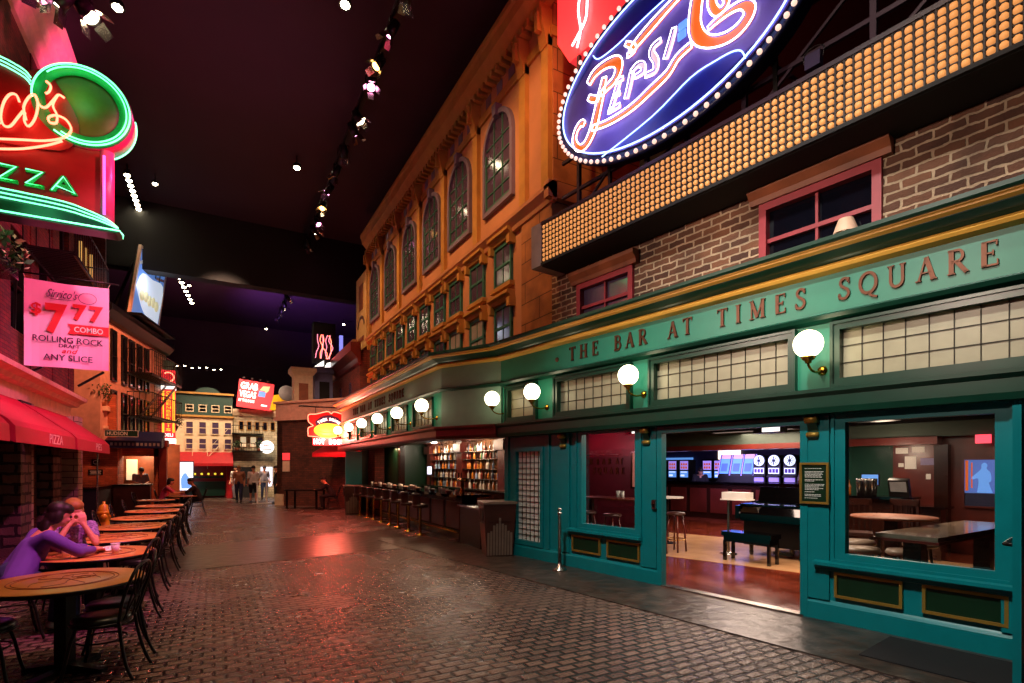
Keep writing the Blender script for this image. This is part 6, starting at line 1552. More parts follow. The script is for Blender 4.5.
vs_ = put('violet_tube_sign', G().box(-0.08, 0.08, 0, 0.1, 0, 1.7), glow('violet blue tube', (0.3, 0.3, 1.0), 0.8), None, 'thin vertical violet blue lit sign beside the black neon box', 'sign', M4=XF(5.4, 26.5, 6.4))

# neon food sign and red awning at the canopy end
ns = thing('neon_food_sign', 'red edged neon sign with big yellow lit oval at the far canopy end', 'neon sign', FE(3.08, 21.2, 2.55))
sh = smooth([(0.02, 0.32), (0.02, 0.62), (0.2, 0.72), (0.04, 0.85), (0.03, 1.12), (0.3, 1.16), (0.72, 1.28), (0.86, 1.2), (1.0, 1.28), (1.5, 1.1), (1.46, 0.95), (1.35, 0.8), (1.45, 0.6), (1.3, 0.4), (0.8, 0.26), (0.3, 0.3)], 3)
put('sign_board', G().poly(sh, 0, 0.18), 'sign_red', ns)
put('red_outline', G().tube([(p[0], -0.04, p[1]) for p in sh], 0.016, 5, closed=True), 'red_neon', ns)
put('name_panel', G().poly(arc(0.78, 0.35, 0.66, 0.78, 40, 140, 10) + arc(0.78, 0.3, 0.56, 0.5, 140, 40, 10), -0.02, 0), 'navy', ns)
for i, c in enumerate('TIMES SQUARE'):
    if c == ' ': continue
    a = radians(128 - i * 76 / 11); cx_, cz_ = 0.78 + 0.6 * cos(a), 0.34 + 0.64 * sin(a)
    g_ = text_mesh(c, -0.035 if c != 'I' else -0.012, 0.035 if c != 'I' else 0.012, -0.05, 0.06, 0, 0.01, 0.03)
    R_ = Matrix.Translation((cx_, -0.022, cz_)) @ Matrix.Rotation(-(a - pi / 2), 4, 'Y')
    g_.v = [tuple(R_ @ Vector(p)) for p in g_.v]
    put('name_letter', g_, 'white_lit', ns)
put('yellow_oval', G().lathe([(0, -0.05), (0.3, -0.05), (0.42, -0.03), (0.5, 0.0)], 0, 0, 32, axis='y'), 'yellow_lit', ns).scale = (1.12, 1, 0.56)
ns.children[-1].location = (0.78, -0.02, 0.55) if ns.children else None
put('sausage_line', G().tube(smooth([(0.42, -0.09, 0.5), (0.6, -0.09, 0.47), (0.78, -0.09, 0.48), (0.95, -0.09, 0.47), (1.15, -0.09, 0.52)], 3), 0.012, 5), 'header_brown', ns)
for i, c in enumerate('HOT DOGS'):
    if c != ' ': put('neon_letter', text_mesh(c, 0.22 + i * 0.14, 0.34 + i * 0.14, 0.02, 0.22, -0.03, 0.03, 0.03), 'white_neon', ns)
put('letter_backing', G().box(0.18, 1.38, -0.02, 0.02, -0.02, 0.26), 'red_lit', ns)
put('hanging_bar', G().tube([(-0.3, 0.09, 1.45), (2.0, 0.09, 1.45)], 0.03, 6).bar((0.3, 0.09, 1.1), (0.3, 0.09, 1.45), 0.02).bar((1.2, 0.09, 1.1), (1.2, 0.09, 1.45), 0.02), 'black', ns)
light('POINT', 'red_glow', (3.8, 20.6, 2.9), (1.0, 0.12, 0.08), 260, 0.25)
ra = thing('food_awning', 'small red awning under the neon food sign', 'awning', XF(0, 0, 0))
put('canvas', G().add([(3.35, 21.9, 2.1), (4.93, 21.4, 2.1), (4.93, 23.2, 3.0), (4.7, 23.4, 3.0), (3.35, 21.9, 2.25), (4.93, 21.35, 2.28)], [(0, 1, 5, 4), (4, 5, 2, 3), (0, 4, 3), (0, 3, 2, 1)]), 'red_awning', ra)
struct('wall_food', G().box(4.95, 5.15, 20.65, 21.85, 0, 3.0), 'red_paint')
cyt = put('cyan_tube', G().box(-0.03, 0.03, -0.03, 0.03, 0.0, 2.05), 'cyan', None, 'vertical cyan light tube at the food stall doorway', 'light', M4=XF(4.92, 21.3, 0.0))

# ================================================================== CEILING TRACK AND LAMPS
tk = thing('light_track', 'long black lighting track hung under the dark ceiling over the street', 'light track', XF(0, 0, 0))
put('rail', G().bar((3.4, 5, 11.62), (3.72, 38, 11.62), 0.16, 0.1).bar((3.32, 5, 11.5), (3.64, 38, 11.5), 0.06), 'black', tk)
for y in range(6, 38, 4): put('hanger', G().bar((3.4 + y * 0.0085, y, 11.6), (3.4 + y * 0.0085, y, 12.2), 0.03), 'black', tk)
def fixture(M4, label, gel, group='gelled spotlights on the ceiling track'):
    t = thing('stage_spotlight', label, 'spotlight', M4, group)
    put('yoke', G().bar((0, 0, 0), (0, 0, -0.1), 0.04).bar((-0.13, 0, -0.1), (0.13, 0, -0.1), 0.03).bar((-0.13, 0, -0.1), (-0.13, 0, -0.28), 0.03).bar((0.13, 0, -0.1), (0.13, 0, -0.28), 0.03), 'black', t)
    put('lamp_can', G(Matrix.Translation((0, 0, -0.28)) @ Matrix.Rotation(radians(35), 4, 'X')).lathe([(0.02, 0.2), (0.09, 0.18), (0.11, 0.0), (0.11, -0.18), (0.1, -0.18)], 0, 0, 16), 'black', t)
    put('lens', G(Matrix.Translation((0, 0, -0.28)) @ Matrix.Rotation(radians(35), 4, 'X')).lathe([(0, -0.15), (0.1, -0.15), (0.1, -0.14)], 0, 0, 16), gel, t)
    g = G(Matrix.Translation((0, 0, -0.28)) @ Matrix.Rotation(radians(35), 4, 'X'))
    for a in (0, 90, 180, 270):
        c, s_ = cos(radians(a)), sin(radians(a))
        g.add([(0.11 * c - 0.08 * s_, 0.11 * s_ + 0.08 * c, -0.18), (0.11 * c + 0.08 * s_, 0.11 * s_ - 0.08 * c, -0.18), (0.2 * c + 0.07 * s_, 0.2 * s_ - 0.07 * c, -0.34), (0.2 * c - 0.07 * s_, 0.2 * s_ + 0.07 * c, -0.34)], [(0, 1, 2, 3)])
    put('barn_doors', g, 'steel', t)
    register(t)
    return t
fx = {'pink': fixture(XF(3.345, 7.5, 11.5, 0), 'black spotlight with glowing pink gel on the ceiling track', 'lamp_pink')}
fx['amber'] = fixture(XF(3.353, 8.3, 11.5, 40), 'black spotlight with glowing amber gel on the ceiling track', 'lamp_amber')
fx['white'] = fixture(XF(3.362, 9.3, 11.5, -30), 'black spotlight with pale glowing lens on the ceiling track', 'lamp')
for i, y in enumerate([10.3, 11.3, 12.4, 13.2, 14.6, 15.2, 16.4, 17.6, 18.9, 20.2, 21.6, 22.4, 24, 25.6, 27.2, 28.8, 30.5, 32, 33.5, 35, 36.5]):
    k = ['pink', 'pink', 'amber', 'pink', 'white', 'pink', 'amber'][i % 7]
    dup(fx[k], XF(3.272 + y * 0.0097, y, 11.5, (i * 57) % 360), f'{k} lensed spotlight, {ORD[i + 3]} from the near end of the ceiling track')
for i, (x, y, z, r, k) in enumerate(((-2.65, 11.5, 10.2, 20, 'white'), (-2.45, 11.62, 10.2, 150, 'pink'), (-2.25, 11.74, 10.2, 70, 'white'), (-2.0, 11.89, 10.2, 240, 'white'))):
    o = dup(fx[k], XF(x, y, z, r, 1.3), ['black spotlight with pale lens, top left of the cluster by the pink cornice', 'pink lensed spotlight in the cluster by the pink cornice', 'pale lensed spotlight at the street side of the cluster by the pink cornice', 'outermost spotlight of the cluster by the pink cornice'][i], 'spotlight cluster by the pink cornice')
sr = thing('light_bar', 'short black bar carrying the spotlight cluster by the pink cornice', 'light bar', XF(0, 0, 0))
put('bar', G().bar((-2.8, 11.41, 10.22), (-1.85, 11.98, 10.22), 0.08).bar((-2.35, 11.68, 10.2), (-2.35, 11.68, 12.17), 0.05), 'black', sr)
# bare ceiling lamps (bright points in the photograph)
cl = thing('ceiling_lamp', 'x', 'ceiling lamp', XF(0, 0, 0))
put('housing', G().lathe([(0, 0.12), (0.12, 0.12), (0.15, 0.0), (0.13, 0.0)], 0, 0, 16).cyl(0, 0, 0.1, 0.5, 0.02), 'black', cl)
put('lens', G().ball((0, 0, 0.0), 0.1, 12, 8, (1, 1, 0.6)), 'lamp', cl)
register(cl)
single = [(2.5, 11.87, 'single bright ceiling lamp left of the track near the top of the view'), (2.44, 19.13, 'single bright ceiling lamp midway, left of the track'), (-1.85, 14.4, 'single bright ceiling lamp right of the pink cornice'), (-1.83, 22.7, 'small ceiling lamp beside the upper left lamp row'),
          (-1.2, 34.5, 'small ceiling lamp right of the farther lamp row'), (8.0, 38.5, 'small ceiling lamp far beyond the beam, by the violet ceiling'), (3.33, 42.5, 'small ceiling lamp farthest down the hall')]
for i, (x, y, lb) in enumerate(single):
    if i == 0: cl.matrix_world = XF(x, y, 11.8); cl['label'] = lb
    else: dup(cl, XF(x, y, 11.8, 0, 0.8 if i > 2 else 1.0), lb)
for i in range(9):
    dup(cl, XF(-2.62 + i * 0.008, 22.5 + i * 0.39, 11.8, 0, 0.9), ORD[i] + ' bright ceiling lamp from the near end of the close lamp row', 'close lamp row before the beam')
for i in range(10):
    dup(cl, XF(-1.82 + i * 0.07, 31.0 + i * 0.78, 11.8, 0, 1.1), ORD[i] + ' bright ceiling lamp from the near end of the row past the roof billboard', 'lamp row past the roof billboard')
for i in range(8):
    dup(cl, XF(-2.4 + i * 0.4, 39, 7.95 + (i % 3) * 0.05, 0, 0.55), ORD[i] + ' tiny lamp from the left in the string above the green mansard', 'string of tiny lamps at the far end')
sw = thing('lamp_wire', 'thin black wire carrying the string of tiny lamps at the far end', 'wire', XF(0, 0, 0))
put('wire', G().tube([(-6, 39, 8.35), (-2, 39, 8.2), (2, 39, 8.25), (8, 39, 8.4)], 0.02, 5), 'black', sw)

# ================================================================== DINING TABLES AND CHAIRS
tbl = thing('cafe_table', 'x', 'table', XF(0, 0, 0))
put('tabletop', G().lathe([(0, 0.735), (0.545, 0.735), (0.55, 0.745), (0.55, 0.755), (0.54, 0.762), (0, 0.762)], 0, 0, 48), 'table_top', tbl)
put('edge_band', G().lathe([(0.545, 0.722), (0.555, 0.722), (0.555, 0.752), (0.55, 0.754)], 0, 0, 48), 'black', tbl)
g = G()
def flat_tube(pts, w_=0.008): g.tube([(p[0], p[1], 0.7625) for p in pts], w_ / 2, 4)
for r in (0.33, 0.36): flat_tube([(r * cos(2 * pi * i / 48), r * sin(2 * pi * i / 48)) for i in range(49)], 0.009)
for s_ in (-1, 1): flat_tube(smooth([(-0.28, 0.05 * s_), (-0.15, 0.12 * s_), (0.0, 0.04 * s_), (0.15, 0.13 * s_), (0.27, 0.02 * s_)], 4))
flat_tube(smooth([(-0.1, -0.25), (-0.02, -0.1), (0.05, 0.05), (0.0, 0.22), (0.12, 0.26)], 4)); flat_tube(smooth([(0.1, -0.22), (0.18, -0.08), (0.1, 0.02), (0.22, 0.1)], 4)); flat_tube([(0.13 + 0.05 * cos(i), -0.05 + 0.05 * sin(i)) for i in range(8)])
put('printed_emblem', g, 'emblem', tbl)
put('pedestal', G().box(-0.05, 0.05, -0.05, 0.05, 0.05, 0.735), 'black', tbl)
put('foot_cross', G().prof([(-0.33, 0), (-0.33, 0.03), (-0.06, 0.07), (0.06, 0.07), (0.33, 0.03), (0.33, 0)], -0.04, 0.04).box(-0.33, 0.33, -0.04, 0.04, 0, 0.04), 'black', tbl)
register(tbl)
tp = [(-1.08, 5.66), (-1.13, 7.28), (-1.15, 8.78), (-1.1, 10.3), (-1.1, 12.0), (-1.1, 13.75), (-1.1, 15.5)]
tlb = ['nearest round orange cafe table, lower left corner', 'round cafe table where two people sit with cups and a napkin', 'third round cafe table from the camera, just beyond the seated people', 'fourth round cafe table from the camera', 'fifth round cafe table from the camera', 'sixth round cafe table from the camera', 'last round cafe table of the front row']
for i, ((x, y), lb) in enumerate(zip(tp, tlb)):
    if i == 0: tbl.matrix_world = XF(x, y, 0, 60); tbl['label'] = lb
    else: dup(tbl, XF(x, y, 0, 60 + i * 3), lb)
dup(tbl, XF(-1.55, 19.6, 0, 20, 0.9), 'round cafe table in front of the host counter')
dup(tbl, XF(-1.0, 21.9, 0, 20, 0.9), 'round cafe table of the two seated people at the far left')

ch = thing('cafe_chair', 'x', 'chair', XF(0, 0, 0))
R_ = 0.011
put('seat', G().lathe([(0, 0.44), (0.19, 0.44), (0.2, 0.45), (0.2, 0.475), (0.18, 0.495), (0.08, 0.5), (0, 0.5)], -0.02, 0, 28), 'vinyl', ch)
put('seat_ring', G().tube([(-0.02 + 0.2 * cos(2 * pi * i / 28), 0.2 * sin(2 * pi * i / 28), 0.44) for i in range(28)], 0.013, 6, closed=True), 'black', ch)
for sx, sy in ((-1, -1), (-1, 1)):
    put('leg', G().tube(smooth([(-0.13, sy * 0.14, 0.44), (-0.17, sy * 0.16, 0.3), (-0.2, sy * 0.18, 0.12), (-0.23, sy * 0.2, 0.0)], 3), R_ + 0.002, 6), 'black', ch)
for sy in (-1, 1):
    put('leg', G().tube(smooth([(0.16, sy * 0.15, 0.46), (0.18, sy * 0.16, 0.3), (0.22, sy * 0.18, 0.12), (0.27, sy * 0.19, 0.0)], 3), R_ + 0.002, 6), 'black', ch)
put('leg_brace', G().tube([(-0.02 + 0.17 * cos(2 * pi * i / 24), 0.17 * sin(2 * pi * i / 24), 0.3) for i in range(24)], 0.008, 5, closed=True), 'black', ch)
hoop = smooth([(0.16, -0.15, 0.46), (0.2, -0.2, 0.62), (0.25, -0.2, 0.78), (0.28, -0.12, 0.89), (0.29, 0, 0.92), (0.28, 0.12, 0.89), (0.25, 0.2, 0.78), (0.2, 0.2, 0.62), (0.16, 0.15, 0.46)], 4)
g = G().tube(hoop, 0.013, 6)
put('back_hoop', g, 'black', ch)
g = G()
for s_ in (-1, 1):
    g.tube(smooth([(0.17, s_ * 0.1, 0.46), (0.21, s_ * 0.02, 0.6), (0.25, -s_ * 0.1, 0.74), (0.28, -s_ * 0.12, 0.88)], 4), 0.008, 5)
    g.tube(smooth([(0.17, s_ * 0.05, 0.46), (0.21, s_ * 0.1, 0.6), (0.25, s_ * 0.04, 0.76), (0.285, s_ * 0.05, 0.91)], 4), 0.008, 5)
g.tube([(0.235 + 0.012 * cos(i * pi / 6) * 0, 0.07 * cos(i * pi / 6), 0.7 + 0.07 * sin(i * pi / 6)) for i in range(12)], 0.008, 5, closed=True)
put('back_lattice', g, 'black', ch)
register(ch)
chairs = []
for i, (x, y) in enumerate(tp):
    nme = ['nearest', 'second', 'third', 'fourth', 'fifth', 'sixth', 'last'][i] + ' cafe table'
    chairs.append((x + 0.30, y - 0.25, -14, f'black chair on the street side of the {nme}, nearer of its pair'))
    chairs.append((x + 0.31, y + 0.27, 12, f'black chair on the street side of the {nme}, farther of its pair'))
    if i not in (1,): chairs.append((x - 0.5, y - 0.1, 180, f'black lattice back chair on the wall side of the {nme}'))
chairs.append((-1.75, 6.95, 200, 'black lattice back chair under the person in the purple top'))
chairs.append((-1.5, 8.02, 110, 'black lattice back chair under the fair haired person'))
chairs.append((-1.9, 19.9, 170, 'black lattice back chair in front of the host counter'))
chairs.append((-1.5, 21.9, 180, 'black lattice back chair under the seated person in a pink top'))
chairs.append((-0.52, 22.0, 5, 'black lattice back chair under the far seated person in dark clothes'))
for i, (x, y, r, lb) in enumerate(chairs):
    if i == 0: ch.matrix_world = XF(x, y, 0, r); ch['label'] = lb
    else: dup(ch, XF(x, y, 0, r), lb)
# cups and napkin on the second table
def papercup(x, y, lb, z=0.762):
    t = thing('paper_cup', lb, 'cup', XF(x, y, z))
    put('cup_body', G().lathe([(0, 0), (0.03, 0), (0.042, 0.11), (0.038, 0.11), (0.03, 0.01), (0, 0.01)], 0, 0, 16), 'paper', t)
    put('rim', G().tube([(0.042 * cos(2 * pi * i / 16), 0.042 * sin(2 * pi * i / 16), 0.11) for i in range(16)], 0.003, 5, closed=True), 'paper', t)
papercup(-0.93, 7.1, 'white paper cup at the street side of the occupied table')
papercup(-1.35, 7.12, 'white paper cup in front of the person in purple')
g = G(); rr = random.Random(8); N_ = 9
vs = [(-0.15 + 0.3 * i / (N_ - 1), -0.12 + 0.24 * j / (N_ - 1), 0.012 + rr.random() * 0.035 * (0 < i < N_ - 1 and 0 < j < N_ - 1)) for j in range(N_) for i in range(N_)]
put('napkin', g.add(vs, [(j * N_ + i, j * N_ + i + 1, (j + 1) * N_ + i + 1, (j + 1) * N_ + i) for j in range(N_ - 1) for i in range(N_ - 1)]), 'paper', None, 'crumpled white napkin on the occupied cafe table', 'napkin', M4=XF(-1.08, 7.42, 0.76, 20))

# yellow hydrant
hy = thing('fire_hydrant', 'yellow fire hydrant in front of the pale corner pillar', 'hydrant', XF(-2.45, 16.9, 0, 10))
put('barrel', G().lathe([(0, 0), (0.17, 0), (0.17, 0.04), (0.12, 0.06), (0.12, 0.5), (0.15, 0.52), (0.15, 0.56), (0.12, 0.58), (0, 0.58)], 0, 0, 20), 'hyd', hy)
put('bonnet', G().lathe([(0.13, 0.58), (0.12, 0.66), (0.08, 0.73), (0.03, 0.76), (0.03, 0.82), (0, 0.82)], 0, 0, 20), 'hyd', hy)
put('hose_outlet', G().lathe([(0, -0.22), (0.07, -0.22), (0.07, -0.16), (0.05, -0.16), (0.05, 0.0)], 0, 0.44, 14, axis='y'), 'hyd', hy)
put('side_outlet', G().lathe([(0, -0.21), (0.05, -0.21), (0.05, 0.21), (0, 0.21)], 0, 0.44, 12, axis='x'), 'hyd', hy)

# ================================================================== PEOPLE
def remesh(g, voxel, sm=6):
    me = g.mesh('tmp'); o = bpy.data.objects.new('tmp', me); COL.objects.link(o)
    m = o.modifiers.new('r', 'REMESH'); m.mode = 'VOXEL'; m.voxel_size = voxel; m.use_smooth_shade = True
    s_ = o.modifiers.new('s', 'SMOOTH'); s_.iterations = sm; s_.factor = 0.5
    dg = bpy.context.evaluated_depsgraph_get(); dg.update()
    out = bpy.data.meshes.new_from_object(o.evaluated_get(dg))
    bpy.data.objects.remove(o); bpy.data.meshes.remove(me)
    for p in out.polygons: p.use_smooth = True
    return out

def hand(g, wrist, dirv, upv, side, near):
    """palm and five separate fingers, slightly curled"""
    d = Vector(dirv).normalized(); u = Vector(upv); u = (u - d * u.dot(d)).normalized(); s_ = d.cross(u) * side
    w_ = Vector(wrist)
    for k in range(4):
        off = s_ * (-0.03 + 0.02 * k)
        g.cap(w_ + off * 0.6, w_ + d * 0.075 + off, 0.016, 0.013, 8)
    Ls = [0.065, 0.075, 0.07, 0.055]
    for k in range(4):
        off = s_ * (-0.033 + 0.022 * k); a = w_ + d * 0.08 + off
        b = a + d * Ls[k] * 0.5 - u * 0.008; c = b + d * Ls[k] * 0.4 - u * 0.025
        g.cap(a, b, 0.0095, 0.009, 8); g.cap(b, c, 0.009, 0.0075, 8)
    a = w_ + d * 0.02 - s_ * 0.03; b = a + (d * 0.6 - s_).normalized() * 0.035; c = b + (d - s_ * 0.3).normalized() * 0.03
    g.cap(a, b, 0.013, 0.011, 8); g.cap(b, c, 0.011, 0.009, 8)

def person(name, label, J, look, mats, near=True, sleeves=0.5, skirt=False, hair='short', M4=None, shorts=False):
    """J: joints in metres; look: direction the face points"""
    V = {k: Vector(v) for k, v in J.items()}
    vox = 0.0085 if near else 0.016
    t = thing(name, label, 'person', M4)
    f = Vector(look).normalized(); upv = Vector((0, 0, 1)); r = f.cross(upv).normalized(); u = r.cross(f)
    h = V['head']
    g = G()
    # head: skull, face, jaw, nose, ears, eye sockets, lips
    def bl(c, rad, sc): 
        m = Matrix.Translation(h + r * c[0] + f * c[1] + u * c[2]) @ Matrix((( r.x, f.x, u.x, 0), (r.y, f.y, u.y, 0), (r.z, f.z, u.z, 0), (0, 0, 0, 1)))
        gg = G(m); gg.ball((0, 0, 0), rad, 16, 10, sc); g.add(gg.v, gg.f, True)
    bl((0, -0.01, 0.02), 0.1, (0.78, 0.98, 1.0)); bl((0, 0.03, -0.04), 0.075, (0.82, 0.85, 1.0)); bl((0, 0.055, -0.085), 0.035, (1.0, 0.8, 0.8))
    bl((0, 0.1, -0.02), 0.018, (0.7, 1.0, 1.2)); bl((0, 0.092, -0.058), 0.02, (1.2, 0.5, 0.5)); bl((0, 0.082, 0.022), 0.05, (1.1, 0.3, 0.25))
    for s_ in (-1, 1): bl((s_ * 0.08, -0.005, -0.015), 0.028, (0.35, 0.7, 1.1)); bl((s_ * 0.04, 0.07, -0.035), 0.03, (0.8, 0.6, 0.8))
    g.cap(V['neck'], h + Vector((0, 0, -0.06)) - f * 0.02, 0.055, 0.05)
    g.cap(V['neck'], V['chest'], 0.06, 0.11)
    for s_ in ('l', 'r'):
        g.cap(V['neck'] - Vector((0, 0, 0.03)), V['sh' + s_], 0.05, 0.055)
        g.cap(V['chest'], V['sh' + s_], 0.1, 0.06); g.cap(V['chest'], V['hip' + s_], 0.11, 0.11)
        g.cap(V['sh' + s_], V['el' + s_], 0.05, 0.038); g.cap(V['el' + s_], V['wr' + s_], 0.038, 0.026)
        g.cap(V['hip' + s_], V['kn' + s_], 0.085, 0.056); g.cap(V['kn' + s_], V['an' + s_], 0.054, 0.036)
        toe = V['an' + s_] + (Vector(J.get('footdir', (0, 1, 0))).normalized()) * 0.16 + Vector((0, 0, -0.05))
        g.cap(V['an' + s_] + Vector((0, 0, -0.04)), toe, 0.035, 0.028)
        d = (V['wr' + s_] - V['el' + s_]); d2 = Vector(J.get('hand' + s_, tuple(d)))
        hand(g, V['wr' + s_], d2, J.get('hup', (0, 0, 1)), 1 if s_ == 'l' else -1, near)
    put('body', remesh(g, vox), mats['skin'], t)
    # clothes
    c = G()
    for s_ in ('l', 'r'):
        c.cap(V['chest'], V['sh' + s_], 0.115, 0.072); c.cap(V['chest'], V['hip' + s_], 0.128, 0.125); c.cap(V['neck'] - Vector((0, 0, 0.06)), V['sh' + s_], 0.06, 0.068)
        e = V['sh' + s_].lerp(V['el' + s_], min(1, sleeves * 2)); c.cap(V['sh' + s_], e, 0.07, 0.058)
        if sleeves > 0.5: c.cap(V['el' + s_], V['el' + s_].lerp(V['wr' + s_], (sleeves - 0.5) * 1.9), 0.055, 0.042)
    put('top', remesh(c, vox * 1.3), mats['top'], t)
    c = G()
    for s_ in ('l', 'r'):
        c.cap(V['hipl'].lerp(V['hipr'], 0.5) + Vector((0, 0, 0.05)), V['hip' + s_], 0.13, 0.122); c.cap(V['hip' + s_], V['kn' + s_], 0.108, 0.076)
        if not shorts: c.cap(V['kn' + s_], V['kn' + s_].lerp(V['an' + s_], 0.93), 0.073, 0.058)
    put('shorts' if shorts else 'trousers', remesh(c, vox * 1.3), mats['bottom'], t)
    c = G()
    for s_ in ('l', 'r'):
        fd = Vector(J.get('footdir', (0, 1, 0))).normalized()
        a = V['an' + s_]; c.cap(a + Vector((0, 0, -0.045)) - fd * 0.03, a + fd * 0.17 + Vector((0, 0, -0.052)), 0.047, 0.038)
    put('shoes', remesh(c, vox * 1.2), mats['shoes'], t)
    c = G()
    def hb_(cc, rad, sc):
        m = Matrix.Translation(h + r * cc[0] + f * cc[1] + u * cc[2]) @ Matrix(((r.x, f.x, u.x, 0), (r.y, f.y, u.y, 0), (r.z, f.z, u.z, 0), (0, 0, 0, 1)))
        gg = G(m); gg.ball((0, 0, 0), rad, 16, 10, sc); c.add(gg.v, gg.f, True)
    hb_((0, -0.03, 0.05), 0.103, (0.88, 0.94, 0.92)); hb_((0, 0.02, 0.07), 0.092, (0.95, 0.9, 0.7))
    if hair != 'short':
        hb_((0, -0.06, -0.03), 0.095, (0.9, 0.6, 1.1))
        for s_ in (-1, 1): hb_((s_ * 0.07, -0.03, -0.02), 0.045, (0.7, 1.0, 1.7))
        if hair == 'long': hb_((0, -0.09, -0.14), 0.08, (0.9, 0.5, 1.5))
    put('hair', remesh(c, vox), mats['hair'], t)
    for s_ in (-1, 1):
        p = h + r * 0.033 * s_ + f * 0.088 + u * 0.0
        put('eye', G().ball(tuple(p), 0.011, 10, 6), 'black', t)
    return t

def mk(skin, top, bottom, shoes, hair_): return dict(skin=skin, top=top, bottom=bottom, shoes=shoes, hair=hair_)
def seated(x, y, yaw, lean=0.15, z=0.5, arms='table', hd=0.0):
    """local frame: sitter faces +y"""
    c, s_ = cos(radians(yaw)), sin(radians(yaw))
    T_ = lambda p: (x + p[0] * c - p[1] * s_, y + p[0] * s_ + p[1] * c, p[2])
    D_ = lambda p: (p[0] * c - p[1] * s_, p[0] * s_ + p[1] * c, p[2])
    L_ = lean
    J = dict(hipl=(-0.1, 0, z + 0.1), hipr=(0.1, 0, z + 0.1), chest=(0, 0.04 + L_ * 0.6, z + 0.38), neck=(0, 0.06 + L_, z + 0.55), head=(0, 0.11 + L_ * 1.3 + hd, z + 0.70),
             shl=(-0.18, 0.05 + L_ * 0.9, z + 0.5), shr=(0.18, 0.05 + L_ * 0.9, z + 0.5), knl=(-0.13, 0.42, z + 0.03), knr=(0.13, 0.42, z + 0.03), anl=(-0.13, 0.36, 0.09), anr=(0.15, 0.44, 0.09))
    if arms == 'table': J.update(ell=(-0.25, 0.25 + L_, z + 0.33), elr=(0.25, 0.25 + L_, z + 0.33), wrl=(-0.1, 0.45 + L_, z + 0.32), wrr=(0.1, 0.43 + L_, z + 0.32))
    elif arms == 'chin': J.update(ell=(-0.16, 0.34 + L_, z + 0.335), elr=(0.2, 0.32 + L_, z + 0.335), wrl=(-0.06, 0.27 + L_, z + 0.55), wrr=(0.07, 0.27 + L_, z + 0.55))
    else: J.update(ell=(-0.24, 0.15, z + 0.28), elr=(0.24, 0.15, z + 0.28), wrl=(-0.14, 0.33, z + 0.2), wrr=(0.14, 0.33, z + 0.2))
    K_ = {k: T_(v) for k, v in J.items()}
    K_['footdir'] = D_((0, 1, 0))
    if arms == 'chin': K_['handl'] = D_((0.1, -0.1, 1)); K_['handr'] = D_((-0.1, -0.1, 1)); K_['hup'] = D_((0, 1, 0))
    return K_, D_
def standing(x, y, yaw, step=0.0, arms='down', h=1.0):
    c, s_ = cos(radians(yaw)), sin(radians(yaw))
    T_ = lambda p: (x + p[0] * c - p[1] * s_, y + p[0] * s_ + p[1] * c, p[2] * h)
    D_ = lambda p: (p[0] * c - p[1] * s_, p[0] * s_ + p[1] * c, p[2])
    J = dict(hipl=(-0.1, 0, 0.93), hipr=(0.1, 0, 0.93), chest=(0, 0.01, 1.27), neck=(0, 0.0, 1.47), head=(0, 0.03, 1.63), shl=(-0.19, 0, 1.42), shr=(0.19, 0, 1.42),
             knl=(-0.1, 0.04 + step * 0.6, 0.5), knr=(0.1, 0.04 - step * 0.4, 0.5), anl=(-0.1, step, 0.09), anr=(0.1, -step, 0.09),
             ell=(-0.25, -0.03 - step * 0.3, 1.13), elr=(0.25, -0.03 + step * 0.3, 1.13), wrl=(-0.24, 0.08 - step * 0.4, 0.9), wrr=(0.24, 0.08 + step * 0.6, 0.9))
    if arms == 'work': J.update(ell=(-0.24, 0.1, 1.15), elr=(0.24, 0.1, 1.15), wrl=(-0.12, 0.33, 1.13), wrr=(0.12, 0.33, 1.13), neck=(0, 0.06, 1.45), head=(0, 0.13, 1.58))
    K_ = {k: T_(v) for k, v in J.items()}; K_['footdir'] = D_((0, 1, 0))
    return K_, D_
def face(D_, down=0.2): return D_((0, 1, -down))

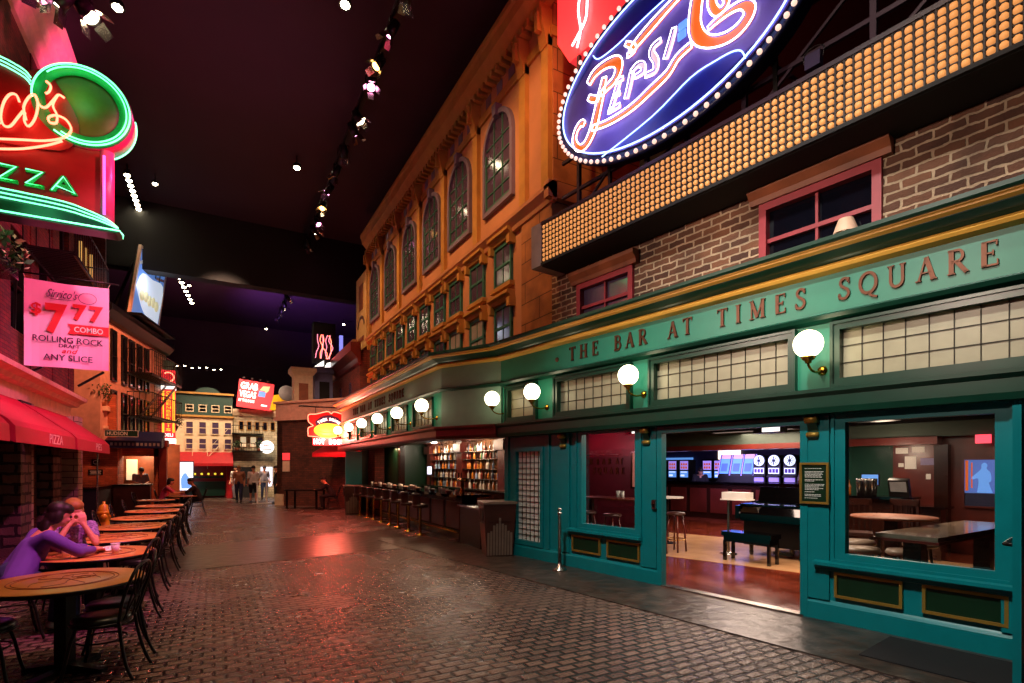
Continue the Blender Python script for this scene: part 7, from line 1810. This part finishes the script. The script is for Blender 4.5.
J, D_ = seated(-1.72, 6.92, -62, 0.2, 0.5, 'table')
person('person', 'person in a purple top leaning over the second cafe table, back to the left edge', J, face(D_, 0.3), mk('skin', 'purple', 'denim', 'white_cloth', 'hair'), True, 0.95, hair='long')
J, D_ = seated(-1.5, 8.0, -158, 0.12, 0.5, 'chin')
person('person', 'fair haired person in a patterned top with hands at the chin behind the second table', J, face(D_, 0.25), mk('skin', 'print_cloth', 'denim', 'white_cloth', 'blonde'), True, 0.3, hair='mid')
far = [
 (standing(-2.42, 24.25, 200, 0, 'work', 0.98), 'person in a grey shirt looking down behind the lit corner counter', mk('skin', 'grey_cloth', 'black_cloth', 'black_cloth', 'hair'), 0.4, 'short', False),
 (seated(-1.55, 21.9, -90, 0.1, 0.48, 'table'), 'seated person in a pink top at the far left cafe table', mk('skin', 'sign_pink', 'black_cloth', 'black_cloth', 'hair'), 0.4, 'mid', False),
 (seated(-0.48, 22.0, 90, 0.1, 0.48, 'table'), 'seated person in dark clothes at the far left cafe table', mk('skin2', 'black_cloth', 'black_cloth', 'black_cloth', 'hair'), 0.6, 'short', False),
 (standing(1.05, 28.6, 170, 0.12), 'walking person in a tan top and dark trousers in the street middle', mk('skin', 'skin2', 'denim', 'black_cloth', 'blonde'), 0.4, 'mid', False),
 (standing(1.65, 28.2, 5, 0.1), 'walking person in a white shirt and dark shorts seen from behind', mk('skin', 'white_cloth', 'black_cloth', 'black_cloth', 'hair'), 0.4, 'short', True),
 (standing(1.0, 31.6, 150, 0.05), 'person in pale clothes standing before the red awning at street end', mk('skin', 'white_cloth', 'grey_cloth', 'black_cloth', 'hair'), 0.4, 'mid', False),
 (standing(2.35, 31.2, 190, 0.05), 'person in a pale shirt near the lit window of the pale brick house', mk('skin', 'grey_cloth', 'denim', 'black_cloth', 'hair'), 0.4, 'short', False),
 (standing(2.55, 26.9, 100, 0.05), 'person in black beside the brown brick corner edge', mk('skin', 'black_cloth', 'black_cloth', 'black_cloth', 'hair'), 0.9, 'short', False),
]
for (JD, lb, mm, sl, hr, sh_) in far:
    J, D_ = JD
    person('person', lb, J, face(D_, 0.2 if 'down' not in lb else 0.7), mm, False, sl, hair=hr, shorts=sh_)
J, D_ = seated(4.15, 22.0, 70, 0.2, 0.48, 'table')
person('person', 'person in dark clothes seated at a table against the brown brick wall', J, face(D_, 0.3), mk('skin', 'black_cloth', 'black_cloth', 'black_cloth', 'hair'), False, 0.95)
dup(ch, XF(4.15, 21.98, 0, -20), 'black chair under the person seated by the brown brick wall')
wt = thing('bench_table', 'long dark table along the brown brick corner wall', 'table', XF(3.35, 22.7, 0, -40))
put('tabletop', G().box(-0.9, 0.6, -0.35, 0.35, 0.74, 0.78), 'black', wt)
for x, y in ((-0.8, -.28), (0.5, -.28), (-.8, .28), (.5, .28)): put('leg', G().box(x - 0.03, x + 0.03, y - 0.03, y + 0.03, 0, 0.74), 'black', wt)
# bartender behind the long counter in the pub
p_ = FA(-2.15, 10.15).translation
J, D_ = standing(p_.x, p_.y, 80 + 60, 0, 'work', 0.98)
person('person', 'bartender in black behind the long counter near the slot machines', J, face(D_, 0.6), mk('skin', 'black_cloth', 'black_cloth', 'black_cloth', 'hair'), False, 0.5)
# steel rail stands at the street end
for i, x in enumerate((1.75, 2.15)):
    t = thing('rail_stand', ['left pale rail stand in front of the pale brick house', 'right pale rail stand in front of the pale brick house'][i], 'stand', XF(x, 27.2, 0))
    put('post', G().box(-0.03, 0.03, -0.03, 0.03, 0, 1.05), 'white', t)
    put('foot', G().box(-0.2, 0.2, -0.15, 0.15, 0, 0.02), 'white', t)
    put('crossbar', G().box(-0.2, 0.2, -0.015, 0.015, 0.98, 1.05), 'white', t)

# tidy: prototype leftovers
for m in list(bpy.data.materials):
    if m.users == 0: bpy.data.materials.remove(m)
